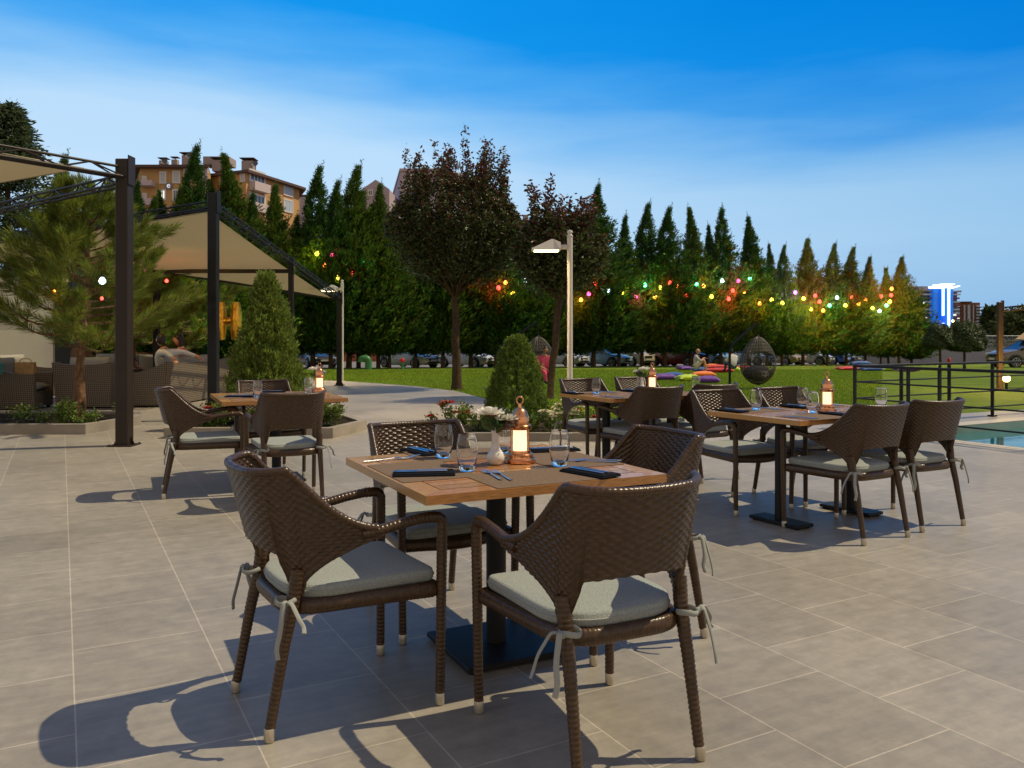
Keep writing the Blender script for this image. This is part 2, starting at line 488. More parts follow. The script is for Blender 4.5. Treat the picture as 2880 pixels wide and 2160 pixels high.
tag(terr, 'grey beige stone tiled terrace floor', 'floor', kind='structure')

lawn_m = mat('lawn_turf', (.070, .115, .012), .9, spec=.12, bump=(90, 1.0, .03))
def _lawn():
    m = lawn_m; nt = m.node_tree; N = nt.nodes; lk = nt.links.new; b = N['Principled BSDF']
    tc = N.new('ShaderNodeTexCoord')
    n1 = N.new('ShaderNodeTexNoise'); n1.inputs['Scale'].default_value = .55; n1.inputs['Detail'].default_value = 6; lk(tc.outputs['Object'], n1.inputs['Vector'])
    n2 = N.new('ShaderNodeTexNoise'); n2.inputs['Scale'].default_value = 14; n2.inputs['Detail'].default_value = 8; n2.inputs['Roughness'].default_value = .75; lk(tc.outputs['Object'], n2.inputs['Vector'])
    ad = N.new('ShaderNodeMath'); ad.operation = 'MULTIPLY_ADD'; ad.inputs[1].default_value = .9; lk(n2.outputs['Fac'], ad.inputs[0]); lk(n1.outputs['Fac'], ad.inputs[2])
    mr = N.new('ShaderNodeMapRange'); mr.inputs[1].default_value = .65; mr.inputs[2].default_value = 1.25; lk(ad.outputs[0], mr.inputs[0])
    mx = N.new('ShaderNodeMixRGB'); mx.inputs[1].default_value = (.085, .150, .012, 1); mx.inputs[2].default_value = (.185, .250, .025, 1)
    lk(mr.outputs[0], mx.inputs[0]); lk(mx.outputs[0], b.inputs['Base Color'])
_lawn()
def sheet(name, xs, ys, zf, m, label, cat, inside=None):
    V, Q = [], []
    for y in ys:
        for x in xs: V.append((x, y, zf(x, y)))
    nx = len(xs)
    for j in range(len(ys) - 1):
        for i in range(nx - 1):
            if inside is None or inside((xs[i] + xs[i + 1]) / 2, (ys[j] + ys[j + 1]) / 2):
                Q.append((j * nx + i, j * nx + i + 1, (j + 1) * nx + i + 1, (j + 1) * nx + i))
    o = npmesh(name, np.array(V), np.array(Q), m, smooth=True)
    return tag(o, label, cat, kind='structure')
def row_y(x):       # the line of the cypress row, receding to the right
    return 44.5 + (x + 20) / 53.0 * 18.5
LZ = lambda x, y: -.035 + gz(y)
def in_pool(x, y):
    d = Vector((x, y)) - P0
    return -.6 < d.dot(B_) < 9.5 and -4.6 < d.dot(A_) < .6
xs = list(np.linspace(-40, 70, 111)); ys = list(np.linspace(11.0, 66, 56))
sheet('lawn', xs, ys, LZ, lawn_m, 'wide mown lawn between the terrace and the tree row', 'lawn', lambda x, y: y < row_y(x) + 3.0 and not in_pool(x, y))
ground_m = mat('dry_ground', (.10, .085, .065), .95, spec=.1, noise=(.4, .3))
xs = list(np.linspace(-60, 110, 86)); ys = list(np.linspace(30, 110, 41))
road_m = mat('car_park_paving', (.17, .16, .17), .85, noise=(1.2, .2, 6), bump=(30, .3, .004))
sheet('car_park_road', xs, ys, lambda x, y: -.085 + gz(y), road_m, 'grey car park surface behind the trees', 'road')
xs = list(np.linspace(-4000, 4000, 21)); ys = [-300, -20, 0, 8, 20, 40, 60, 71, 120, 400, 1500, 5000]
sheet('ground', xs, ys, lambda x, y: -.7 + (gz(y) if y > 0 else 0), ground_m, 'dark ground reaching to the horizon', 'ground')

# blades of grass near the terrace edge, where single blades can be told apart
rng = np.random.default_rng(5)
def in_outer(px, py):
    c = False; j = len(outer) - 1
    for i in range(len(outer)):
        xi, yi = outer[i]; xj, yj = outer[j]
        cond = ((yi > py) != (yj > py)) & (px < (xj - xi) * (py - yi) / (yj - yi + 1e-12) + xi)
        c = c ^ cond if not isinstance(c, bool) else cond
        j = i
    return c
n = 420000
py = 11.5 + 33 * rng.random(n) ** 1.9
px = (rng.random(n) * 1.34 - .66) * py * .66
ok = ~in_outer(px, py)
px, py = px[ok], py[ok]
pz = -.035 - .02 * np.maximum(0, py - 19)
P = np.stack([px, py, pz], 1)
D = np.stack([rng.normal(0, .45, len(px)), rng.normal(0, .45, len(px)), np.ones(len(px))], 1)
grass_m = leafmat('grass_blades', (.200, .300, .026), .55, .3, .6, .2)
g = leaves('grass', P, D, .03 + .035 * rng.random(len(px)), .006 + .0004 * py, grass_m, None, 6, .1)
tag(g, 'short green blades of lawn grass', 'grass', kind='stuff')

# pool
pool_m = mat('pool_lining', (.30, .43, .38), .5, noise=(3, .15))
water_m = mat('pool_water', (.75, .95, .92), .03, trans=1.0, ior=1.33, bump=(3.0, .25, .02))
mb = MB()
zb, zt = -.5, -.005
pp = [Vector((p.x, p.y, 0)) for p in pool]
mb.add([(p.x, p.y, zb) for p in pp], [(0, 1, 2, 3)])
for i in range(4):
    a, b = pp[i], pp[(i + 1) % 4]
    mb.add([(a.x, a.y, zb), (b.x, b.y, zb), (b.x, b.y, zt), (a.x, a.y, zt)], [(0, 1, 2, 3)])
tag(mb.build('pool_basin', pool_m, smooth=0, fix=False), 'pale green lined walls and bottom of the pool', 'pool', kind='structure')
mb = MB(); e = .004
q = [P0 + B_ * e - A_ * e, P0 + B_ * (9 - e) - A_ * e, P0 + B_ * (9 - e) - A_ * (4.2 - e), P0 + B_ * e - A_ * (4.2 - e)]
mb.add([(p.x, p.y, -.11) for p in q], [(3, 2, 1, 0)])
water_teal = mat('pool_water_teal', (.012, .115, .125), .06, spec=.5, ior=1.33, bump=(2.0, .15, .02))
tag(mb.build('pool_water', water_teal, smooth=0, fix=False), 'still teal water of the pool beside the tables', 'water', kind='structure')
mb = MB()                                                  # pale coping strip round the rim
for (a, b, off) in ((pool[0], pool[1], A_), (pool[0], pool[3], -B_)):
    d = (b - a).normalized()
    q = [a, b, b + off * .28, a + off * .28]
    mb.add([(p.x, p.y, .004) for p in q], [(0, 1, 2, 3)])
coping_m = mat('pool_coping', (.42, .38, .32), .6, noise=(8, .12))
tag(mb.build('pool_coping', coping_m, smooth=0), 'pale stone coping strip along the pool edge', 'coping', kind='structure')

# ------------------------------------------------------------------ wicker armchair
def weave_sheet(S, V, pos, nrm, thick, amp, rowh, per):
    """both faces of a woven sheet over grids S (along) and V (height)"""
    i = np.floor(V / rowh); fz = V / rowh - i
    ph = S / per + .5 * np.mod(i, 2)
    env = np.sin(pi * fz) ** .55
    f = env * (.5 + .5 * np.cos(2 * pi * ph)); bk = env * (.5 - .5 * np.cos(2 * pi * ph))
    A = pos + nrm * (thick / 2 + amp * f)[..., None]
    B = pos - nrm * (thick / 2 + amp * bk)[..., None]
    return A, B
def back_shell():
    ns, nz = 240, 120
    S = np.linspace(-.52, .52, ns); t = np.abs(S)
    q = np.clip((t - .26) / .26, 0, 1)
    zt = np.where(t <= .25, .842 + .012 * (t / .25) ** 2, 0); zt = np.where(t > .25, .643 + .211 * (1 - np.clip((t - .25) / .27, 0, 1)) ** 2.3, zt)
    qq = np.clip((t - .24) / .28, 0, 1)
    zb = np.where(t < .145, .588 - .012 * (t / .145) ** 2, .576 - .136 * np.clip((t - .145) / .045, 0, 1) ** .7)
    zb = np.where(t > .24, .44 + .178 * qq ** .5, zb)
    Vv = np.linspace(0, 1, nz)
    Z = zb[None, :] + (zt - zb)[None, :] * Vv[:, None]
    SS = np.broadcast_to(S[None, :], Z.shape); T = np.abs(SS)
    ph = np.clip(T / .26, 0, 1) * pi / 2
    x = np.where(T <= .26, .212 * np.sin(ph) ** .9, .212 + .053 * np.clip((T - .26) / .26, 0, 1))
    y = np.where(T <= .26, -.275 + .085 * (1 - np.cos(ph)), -.19 + .245 * np.clip((T - .26) / .26, 0, 1) ** .95)
    lean = np.clip(Z - .47, 0, 1)
    y = y - .26 * lean * np.clip(1.25 - T / .4, .1, 1)
    x = x * (1 + .22 * lean) * np.sign(SS)
    pos = np.stack([x, y, Z], -1)
    du = np.gradient(pos, axis=1); dv = np.gradient(pos, axis=0)
    n = np.cross(du, dv); n /= (np.linalg.norm(n, axis=-1, keepdims=True) + 1e-9)
    A, B = weave_sheet(SS, Z, pos, -n, .012, .0056, .0118, .034)
    V = np.concatenate([A.reshape(-1, 3), B.reshape(-1, 3)])
    idx = np.arange(ns * nz).reshape(nz, ns)
    q1 = np.stack([idx[:-1, :-1], idx[:-1, 1:], idx[1:, 1:], idx[1:, :-1]], -1).reshape(-1, 4)
    q2 = q1[:, ::-1] + ns * nz
    e = []
    for line in (idx[0, :], idx[-1, ::-1], idx[::-1, 0], idx[:, -1]):
        e.append(np.stack([line[:-1], line[:-1] + ns * nz, line[1:] + ns * nz, line[1:]], -1))
    Q = np.concatenate([q1, q2] + e)
    rim_top = pos[-1]; rim_bot = pos[0]
    return V, Q, rim_top, rim_bot
def wtube(mb, pts, r, step=.004, n=10, per=.015, amp=.0024, flat=1.0, up=None, closed=False):
    """tube wound with flat cane: fine ridges along its length"""
    pts = [Vector(p) for p in pts]
    if closed: pts = pts + [pts[0]]
    seg = [(pts[i + 1] - pts[i]).length for i in range(len(pts) - 1)]
    L = sum(seg); m = max(4, int(L / step))
    out, rr = [], []
    for k in range(m + (0 if closed else 1)):
        d = L * k / m; i = 0
        while i < len(seg) - 1 and d > seg[i]: d -= seg[i]; i += 1
        t = d / max(seg[i], 1e-9)
        out.append(pts[i].lerp(pts[i + 1], min(t, 1)))
        f = k / m
        base = r(f) if callable(r) else r
        rr.append(base + amp * abs(math.sin(pi * L * f / per)))
    return mb.tube(out, rr, n, cap=not closed, flat=flat, up=up, closed=closed)
def rounded(pts, r=.03, k=5):
    """polyline with rounded corners"""
    pts = [Vector(p) for p in pts]; o = [pts[0]]
    for i in range(1, len(pts) - 1):
        a, b, c = pts[i - 1], pts[i], pts[i + 1]
        d1 = (a - b); d2 = (c - b); q = min(r, d1.length * .45, d2.length * .45)
        s, e = b + d1.normalized() * q, b + d2.normalized() * q
        for j in range(k + 1):
            t = j / k
            o.append(s * (1 - t) ** 2 + b * 2 * t * (1 - t) + e * t ** 2)
    o.append(pts[-1]); return o
def pad(mb, outline, z0, z1, r=.015, dome=.006):
    """cushion: plan outline with rounded edges and a slightly domed top"""
    c = sum((Vector((p[0], p[1], 0)) for p in outline), Vector()) / len(outline)
    n = len(outline); rings = []
    def ring(ins, z):
        return [(c.x + (p[0] - c.x) * (1 - ins / max(.05, (Vector((p[0], p[1], 0)) - c).length)), c.y + (p[1] - c.y) * (1 - ins / max(.05, (Vector((p[0], p[1], 0)) - c).length)), z) for p in outline]
    prof = [(r * .8, z0)] + [(r * (1 - math.sin(a)), z0 + r * (1 - math.cos(a)) if a < pi / 2 else 0) for a in (pi * .25, pi * .45)] + \
           [(0, z0 + r + .002), (-.003, (z0 + z1) / 2), (0, z1 - r - .002), (r * .12, z1 - r * .5), (r * .35, z1 - r * .16), (r, z1), (r + .05, z1 + dome * .6), (r + .11, z1 + dome)]
    vs = []
    for ins, z in prof: vs += ring(ins, z)
    fs = []
    for i in range(len(prof) - 1):
        for k in range(n): fs.append((i * n + k, i * n + (k + 1) % n, (i + 1) * n + (k + 1) % n, (i + 1) * n + k))
    m = len(prof); vs.append((c.x, c.y, z1 + dome)); vs.append((c.x, c.y, z0))
    for k in range(n):
        fs.append(((m - 1) * n + k, (m - 1) * n + (k + 1) % n, m * n)); fs.append(((k + 1) % n, k, m * n + 1))
    return mb.add(vs, fs)
def round_poly(pts, rs, k=6):
    o = []; n = len(pts)
    for i in range(n):
        a, b, c = Vector(pts[i - 1]), Vector(pts[i]), Vector(pts[(i + 1) % n])
        d1, d2 = (a - b), (c - b); r = min(rs[i], d1.length * .48, d2.length * .48)
        s, e = b + d1.normalized() * r, b + d2.normalized() * r
        for j in range(k + 1):
            t = j / k; p = s * (1 - t) ** 2 + b * 2 * t * (1 - t) + e * t ** 2
            o.append((p.x, p.y))
    # fill long straight runs
    q = []
    for i in range(len(o)):
        a, b = Vector(o[i]), Vector(o[(i + 1) % len(o)])
        m = max(1, int((b - a).length / .05))
        for j in range(m): p = a.lerp(b, j / m); q.append((p.x, p.y))
    return q
tie_m = mat('cushion_tie_fabric', (.30, .31, .29), .95, spec=.1)
def make_chair():
    t = empty('dining_chair')
    V, Q, top, bot = back_shell()
    b = npmesh('backrest', V, Q, wicker, t, smooth=True)
    mb = MB(); wtube(mb, [tuple(p) for p in top[::6]], .0125, .005, 10, .016, .0022); mb.build('back_rim', wicker, t, smooth=60, fix=False)
    for s in (-1, 1):
        mb = MB(); wtube(mb, rounded([(s * .262, .265, .0385), (s * .27, .27, .655), (s * .268, .20, .657)], .045), lambda f: .0148 + .003 * f)
        l = mb.build('leg', wicker, t, smooth=60, fix=False)
        mb = MB(); mb.lathe([(.0, .002), (.0155, .002), (.0166, .006), (.0166, .042), (.0155, .044), (.0, .044)], 16, (s * .262, .265, 0)); mb.build('foot_cap', capmetal, l)
        mb = MB(); mb.lathe([(.0, 0), (.0135, 0), (.0135, .0035), (.0, .0035)], 12, (s * .262, .265, 0)); mb.build('foot_pad', black, l)
        mb = MB(); wtube(mb, [(s * .212, -.31, .0385), (s * .208, -.262, .30), (s * .206, -.232, .43), (s * .208, -.218, .53)], lambda f: .0148 + .008 * f ** 1.5)
        l = mb.build('leg', wicker, t, smooth=60, fix=False)
        mb = MB(); mb.lathe([(.0, .002), (.0155, .002), (.0166, .006), (.0166, .042), (.0155, .044), (.0, .044)], 16, (s * .2145, -.313, 0)); mb.build('foot_cap', capmetal, l)
        mb = MB(); mb.lathe([(.0, 0), (.0135, 0), (.0135, .0035), (.0, .0035)], 12, (s * .2145, -.313, 0)); mb.build('foot_pad', black, l)
        mb = MB(); wtube(mb, [(s * .268, .20, .657), (s * .267, .12, .648), (s * .265, .04, .634), (s * .258, -.02, .626)], .0168); mb.build('armrest', wicker, t, smooth=60, fix=False)
    mb = MB()
    loop = round_poly([(-.258, .255), (-.205, -.25), (.205, -.25), (.258, .255)], [.03, .12, .12, .03])
    wtube(mb, [(x, y, .403 - (.016 * math.exp(-((x / .16) ** 2)) if y > .2 else 0)) for x, y in loop], .017, .005, 10, .013, .0022, flat=1.45, up=Vector((0, 0, 1)), closed=True)
    mb.build('seat_frame', wicker, t, smooth=60, fix=False)
    mb = MB(); mb.prism([(-.24, .25), (-.19, -.235), (.19, -.235), (.24, .25)], .408, .418); mb.build('seat_deck', wicker, t, smooth=0)
    mb = MB()
    out = round_poly([(-.240, .262), (-.222, -.245), (.222, -.245), (.240, .262)], [.035, .17, .17, .035], 8)
    pad(mb, out, .4225, .469, .016)
    cu = mb.build('seat_cushion', cushion_m, t, smooth=50)
    mb = MB(); mb.tube([(x * 1.004, y * 1.004, .449) for x, y in out], .0028, 5, closed=True); mb.build('piping', tie_m, cu)
    rr = random.Random(3)
    for s in (-1, 1):
        mb = MB(); cx, cy = s * .208, -.258
        mb.tube([(cx + .031 * math.cos(a), cy + .031 * math.sin(a), .434 + .004 * math.sin(2 * a)) for a in np.linspace(0, 2 * pi, 14)[:-1]], .0052, 6, closed=True, flat=1.7, up=Vector((0, 0, 1)))
        for k, (dx, dy, dz, ln) in enumerate(((s * .045, -.035, -.155, 1.0), (s * .085, .035, -.075 if s > 0 else -.12, 1.0))):
            a = Vector((cx + s * .03, cy - .012, .434)); e = a + Vector((dx, dy, dz))
            mb.tube(rounded([a, a + Vector((dx * .35, dy * .3, .012)), a + Vector((dx * .8, dy * .7, dz * .45)), a + Vector((dx * .85, dy * 1.1, dz * .8)), e], .03), .0048, 6, flat=1.8, up=Vector((0, 1, 0)))
        mb.ball((cx + s * .031, cy - .012, .434), .011, 8, 6)
        mb.build('tie', tie_m, cu, smooth=50)
    return t
chair0 = make_chair()
chairs = [
    (.239, 2.68, 26, 'wicker armchair nearest the camera, its back turned, at the front square table', 'chairs at the front square table'),
    (-.614, 2.949, -58, 'wicker armchair at the left edge of the front square table, facing right', 'chairs at the front square table'),
    (-.347, 3.784, 208, 'wicker armchair facing the camera behind the tumblers of the front square table', 'chairs at the front square table'),
    (.44, 3.56, 116, 'purplish wicker armchair at the right edge of the front square table, seen from inside', 'chairs at the front square table'),
    (-2.527, 6.79, -67, 'wicker armchair leftmost on the terrace, facing right to the left square table', 'chairs at the left square table'),
    (-1.755, 6.43, 25, 'wicker armchair with its back to the camera at the left square table', 'chairs at the left square table'),
    (-2.256, 7.643, 208, 'wicker armchair on the far side of the left square table, before the light green conifer', 'chairs at the left square table'),
    (1.13, 7.22, 28, 'wicker armchair turned away from the camera at the rear long table, before its lantern', 'chairs at the rear long table'),
    (1.68, 7.55, 30, 'dark backlit wicker armchair at the right end of the rear long table', 'chairs at the rear long table'),
    (.80, 7.92, 208, 'wicker armchair facing the camera at the left end of the rear long table', 'chairs at the rear long table'),
    (1.38, 8.25, 208, 'wicker armchair facing the camera behind the rear long table beside the vase', 'chairs at the rear long table'),
    (2.179, 5.419, 30, 'wicker armchair turned away at the right long table, the left one of the near pair', 'chairs at the right long table'),
    (2.718, 5.757, 28, 'wicker armchair with its back to the camera at the right long table, nearest the pool', 'chairs at the right long table'),
    (1.709, 6.21, 206, 'wicker armchair facing the camera at the left end of the right long table', 'chairs at the right long table'),
    (2.304, 6.53, 208, 'wicker armchair facing the camera behind the right long table, left of its lantern', 'chairs at the right long table'),
]
for k, (x, y, rz, lab, grp) in enumerate(chairs):
    o = chair0 if k == 0 else copy_tree(chair0)
    o.location = (x, y, 0); o.rotation_euler = (0, 0, R(rz))
    tag(o, lab, 'chair', grp)

# ------------------------------------------------------------------ tables
def make_table(C, rot, sx, sy, label, peds):
    t = empty('dining_table', (C[0], C[1], 0), rot, label, 'table')
    mb = MB(); hx, hy, th, bw, z1 = sx / 2, sy / 2, .032, .085, .75
    z0 = z1 - th
    def board(poly): mb.prism(poly, z0, z1)
    g = .0012
    board([(-hx, -hy), (hx, -hy), (hx - bw, -hy + bw - g), (-hx + bw, -hy + bw - g)])
    board([(-hx, hy), (-hx + bw, hy - bw + g), (hx - bw, hy - bw + g), (hx, hy)])
    board([(-hx, -hy + g), (-hx + bw - g, -hy + bw), (-hx + bw - g, hy - bw), (-hx, hy - g)])
    board([(hx, -hy + g), (hx, hy - g), (hx - bw + g, hy - bw), (hx - bw + g, -hy + bw)])
    n = 11; w = (2 * (hy - bw) - .008) / n
    for i in range(n):
        a = -hy + bw + .004 + i * w
        m = MB(); board([(-hx + bw + .003, a + .0035), (hx - bw - .006, a + .0035), (hx - bw - .006, a + w - .0035), (-hx + bw + .006, a + w - .0035)])
    tp_ = mb.build('tabletop', wood, t, smooth=0)
    mb = MB(); mb.box((0, 0, z0 - .004), (sx - 2 * bw + .06, sy - 2 * bw + .06, .012)); mb.build('under_frame', black, tp_, smooth=0)
    for (px, bx, by, pr) in peds:
        mb = MB(); mb.tube([(px, 0, .02), (px, 0, z0 - .008)], pr, 20); mb.box((px, 0, z0 - .016), (.26, .26, .008)); p = mb.build('pedestal', black, t, smooth=50)
        mb = MB(); mb.box((px, 0, .021), (bx, by, .022), b=.004)
        b = mb.build('base_plate', black, p, smooth=30)
        for ax in (-1, 1):
            for ay in (-1, 1):
                mb = MB(); mb.lathe([(0, 0), (.016, 0), (.018, .006), (.018, .011), (0, .011)], 12, (px + ax * (bx / 2 - .03), ay * (by / 2 - .03), 0)); mb.build('foot_pad', black, b)
    return t
SQ = [(0, .44, .44, .041)]
LG = [(-.37, .16, .42, .038), (.37, .16, .42, .038)]
T1 = make_table((-.065, 3.385), R(26.8), .985, .975, 'square teak dining table in the foreground on one black pedestal', SQ)
T2 = make_table((-2.09, 7.32), R(25), 1.02, 1.08, 'square teak dining table at the left before the rose planter', SQ)
T3 = make_table((1.17, 7.58), R(29), 1.22, .80, 'long teak dining table at the rear beside the centre planter', LG)
T4 = make_table((2.15, 5.82), R(31), 1.31, .80, 'long teak dining table at the right on two black pedestals near the pool', LG)
ZT = .7503

def mk_mat():
    mb = MB(); o = round_poly([(-.225, -.155), (.225, -.155), (.225, .155), (-.225, .155)], [.008] * 4, 3); mb.prism(o, 0, .0022)
    return mb.build('placemat', matweave, smooth=0)
mat0 = mk_mat()
def mk_napkin():
    mb = MB(); mb.box((0, 0, .004), (.235, .105, .0075), b=.0035); mb.box((0.002, .003, .0095), (.225, .095, .004), b=.0018)
    return mb.build('napkin', napkin_m, smooth=30)
nap0 = mk_napkin()
def mk_fork():
    mb = MB()
    for k in range(4):
        x = (k - 1.5) * .0062
        mb.tube([(x, .095, .004), (x, .075, .0015), (x * .98, .048, .0035)], .0013, 5)
    mb.tube([(0, .05, .0035), (0, .035, .005), (0, .022, .006)], [.0115, .0105, .0035], 8, flat=.16, up=Vector((0, 0, 1)))
    mb.tube([(0, .024, .006), (0, -.02, .004), (0, -.075, .0032), (0, -.095, .0035)], [.0034, .003, .0048, .0052], 8, flat=.5, up=Vector((0, 0, 1)))
    mb.xf(Matrix.Scale(1.2, 4))
    return mb.build('fork', steel, smooth=50)
fork0 = mk_fork()
def mk_knife():
    mb = MB()
    mb.tube([(0, .11, .004), (.002, .07, .004), (.001, .01, .004)], [.002, .0085, .007], 8, flat=.14, up=Vector((0, 0, 1)))
    mb.tube([(0, .012, .004), (0, -.03, .0042), (0, -.085, .0045), (0, -.1, .0045)], [.0045, .0048, .0062, .005], 8, flat=.55, up=Vector((0, 0, 1)))
    return mb.build('table_knife', steel, smooth=50)
knife0 = mk_knife()
def mk_glass():
    t = empty('tumbler_glass')
    out = [(.0255, 0), (.028, .0015), (.0305, .008), (.035, .025), (.0405, .055), (.0425, .08), (.0415, .105), (.0375, .128), (.0338, .145)]
    inn = [(.0325, .145), (.0362, .128), (.0401, .105), (.041, .08), (.0388, .055), (.0335, .03), (.028, .0215), (.015, .0185), (0, .018)]
    mb = MB(); mb.lathe([(0, 0)] + out + [(.0334, .1458)] + inn, 28); mb.build('bowl', glass, t, smooth=60)
    return t
gl0 = mk_glass()
def mk_lantern():
    t = empty('table_lantern')
    mb = MB(); mb.lathe([(0, 0), (.060, 0), (.0625, .003), (.0625, .013), (.060, .017), (.054, .018), (.053, .022), (.053, .032), (.050, .036), (.042, .037), (.041, .046), (0, .046)], 32); mb.build('base', copper, t, smooth=30)
    mb = MB(); mb.lathe([(0, .046), (.0265, .046), (.0265, .125), (0, .125)], 28)
    g = mb.build('glass_cylinder', lantern_glow, t, smooth=30)
    for k in range(4):
        a = (.38, pi - .38, pi + .38, -.38)[k]; mb = MB(); mb.tube([(.036 * math.cos(a), .036 * math.sin(a), .045), (.036 * math.cos(a), .036 * math.sin(a), .128)], .0028, 8); mb.build('upright', copper, t)
    mb = MB(); mb.lathe([(0, .124), (.0435, .124), (.045, .127), (.045, .139), (.0425, .142), (.036, .143), (.036, .171), (.0345, .174), (.0325, .178), (.027, .192), (.017, .202), (.007, .206), (.0065, .212), (.0055, .218), (0, .218)], 32); mb.build('hood', copper, t, smooth=30)
    mb = MB(); mb.tube([(.0125 * math.cos(a), 0, .232 + .0145 * math.sin(a)) for a in np.linspace(0, 2 * pi, 22)[:-1]], .003, 8, closed=True, up=Vector((0, 1, 0))); mb.build('ring_handle', copper, t, smooth=60)
    L = bpy.data.lights.new('lantern_light', 'POINT'); L.energy = 2.4; L.color = (1, .62, .28); L.shadow_soft_size = .03
    lo = link('lantern_light', L, t); lo.location = (0, 0, .085)
    return t
lan0 = mk_lantern()
lan0.scale = (1.08, 1.08, 1.12)
def mk_vase():
    t = empty('bud_vase')
    mb = MB(); mb.lathe([(0, 0), (.021, 0), (.030, .006), (.0375, .022), (.038, .034), (.031, .050), (.020, .064), (.0165, .08), (.016, .12), (.019, .141), (.0165, .1415), (.0135, .12), (.0135, .08), (0, .06)], 28); mb.build('body', porcelain, t, smooth=60)
    return t
vas0 = mk_vase()
def rose_head(mb, c, r, rng):
    c = Vector(c)
    for ring, (n, rad, tilt, sz) in enumerate(((3, .18, .25, .55), (5, .42, .55, .75), (6, .68, .95, .9), (7, .86, 1.3, .95))):
        for k in range(n):
            a = 2 * pi * k / n + ring * .6 + rng.uniform(-.15, .15)
            out = Vector((math.cos(a), math.sin(a), 0)); side = Vector((-math.sin(a), math.cos(a), 0))
            base = c + out * r * rad * .35 + Vector((0, 0, -.55 * r))
            d = (out * math.sin(tilt) + Vector((0, 0, 1)) * math.cos(tilt))
            nn = side.cross(d)
            rows = []
            for i in range(4):
                q = i / 3
                w = sz * r * (.25 + .75 * math.sin(min(q * 1.15, 1) * pi / 2)) * .62
                p = base + d * (q * r * 1.35 * sz + .1 * r) + out * (r * .28 * q * q * rad)
                rows.append([p - side * w + nn * w * .35, p, p + side * w + nn * w * .35])
            vs = [p for rw in rows for p in rw]
            mb.add(vs, [(i * 3 + j, i * 3 + j + 1, i * 3 + j + 4, i * 3 + j + 3) for i in range(3) for j in range(2)])
def mk_posy(seed):
    t = empty('flower_posy'); rng = random.Random(seed)
    heads = [((-.025, -.005, .225), .033), ((.045, .01, .197), .026)]
    for (p, r) in heads:
        mb = MB(); rose_head(mb, p, r, rng); mb.build('flower_head', petal, t, smooth=80, fix=False)
        mb = MB(); mb.tube([(p[0] * .12, p[1] * .1, .075), (p[0] * .45, p[1] * .4, .15), (p[0], p[1], p[2] - r * .5)], .0022, 6); mb.build('stem', stemgreen, t)
    P, D, L = [], [], []
    for k in range(22):
        a = rng.uniform(0, 2 * pi); h = rng.uniform(.125, .175)
        P.append((.012 * math.cos(a), .012 * math.sin(a), h)); D.append((math.cos(a) * .7, math.sin(a) * .7, rng.uniform(.35, 1.2))); L.append(rng.uniform(.05, .085))
    leaves('foliage', P, D, np.array(L), np.array(L) * .42, stemgreen, t, seed, .1)
    P, D = [], []
    for s in range(7):
        a = rng.uniform(-.8, .9); l = rng.uniform(.05, .10)
        for k in range(40):
            q = rng.random(); P.append((.012 + .55 * l * q + .03 * q + rng.gauss(0, .005), rng.gauss(0, .012) + .02 * a * q, .14 + (l - .02) * q * (1 - .35 * q) + rng.gauss(0, .008))); D.append((rng.gauss(0, 1), rng.gauss(0, 1), rng.gauss(0, 1)))
    leaves('dried_sprig', P, D, .010, .006, dried, t, seed + 1)
    return t
pos0 = mk_posy(4)
used = set()
def put(src, loc, rz, label, cat, group, name=None):
    o = src if src.name not in used else (copy_tree(src))
    used.add(src.name)
    o.location = loc; o.rotation_euler = (0, 0, rz)
    return tag(o, label, cat, group)
def tloc(t, u, v, z=ZT):
    a = t.rotation_euler.z
    return (t.location.x + u * math.cos(a) - v * math.sin(a), t.location.y + u * math.sin(a) + v * math.cos(a), z)

# --- front table: everything measured from the photograph
a1 = T1.rotation_euler.z
for (u, v, r, lab) in ((0, -.325, 0, 'brown woven placemat before the chair nearest the camera'), (0, .325, 0, 'brown woven placemat on the far left side of the front table'),
                       (-.325, 0, pi / 2, 'brown woven placemat on the left side of the front table'), (.325, 0, pi / 2, 'brown woven placemat on the right side of the front table')):
    put(mat0, tloc(T1, u, v), a1 + r, lab, 'placemat', 'placemats on the front square table')
zn = ZT + .0025
def napset(x, y, ang, lab, grp, nk=2, off=0.0, z=zn):
    put(nap0, (x, y, z), R(ang), 'folded black napkin ' + lab, 'napkin', grp)
    for k in range(nk):
        o = (k - .5) * .026 + off
        px, py = x - math.sin(R(ang)) * o, y + math.cos(R(ang)) * o
        put(knife0, (px - .012 * math.cos(R(ang)), py - .012 * math.sin(R(ang)), z + .0116), R(ang + 90 + (k - .5) * 3), (('outer' if k == 0 else 'inner') + ' knife on the napkin ' if nk > 1 else 'knife on the napkin ') + lab, 'knife', 'knives on ' + grp.replace('napkins on ', ''))
g1 = 'napkins on the front square table'
napset(-.335, 3.14, 7, 'along the front left edge of the front table', g1)
napset(.297, 3.155, -50, 'at the right side of the front table', g1)
napset(-.41, 3.73, -55, 'at the far left of the front table', g1)
napset(.19, 3.79, 14, 'behind the lantern of the front table', g1)
def fork(x0, y0, x1, y1, lab, grp, z=zn):
    """fork with its tines at x0, y0 and its handle at x1, y1"""
    ang = math.atan2(y0 - y1, x0 - x1) - pi / 2
    put(fork0, ((x0 + x1) / 2, (y0 + y1) / 2, z), ang, lab, 'fork', grp)
gf = 'forks on the front square table'
fork(-.105, 3.21, -.045, 3.03, 'left fork of the pair beside the near tumbler on the front table', gf)
fork(-.065, 3.20, -.008, 3.02, 'right fork of the pair beside the near tumbler on the front table', gf)
fork(.235, 3.475, .42, 3.43, 'fork crossing the right placemat nearer the tumbler on the front table', gf)
fork(.255, 3.50, .44, 3.475, 'fork crossing the right placemat farther back on the front table', gf)
fork(-.455, 3.56, -.60, 3.46, 'fork lying alone near the left corner of the front table', gf)
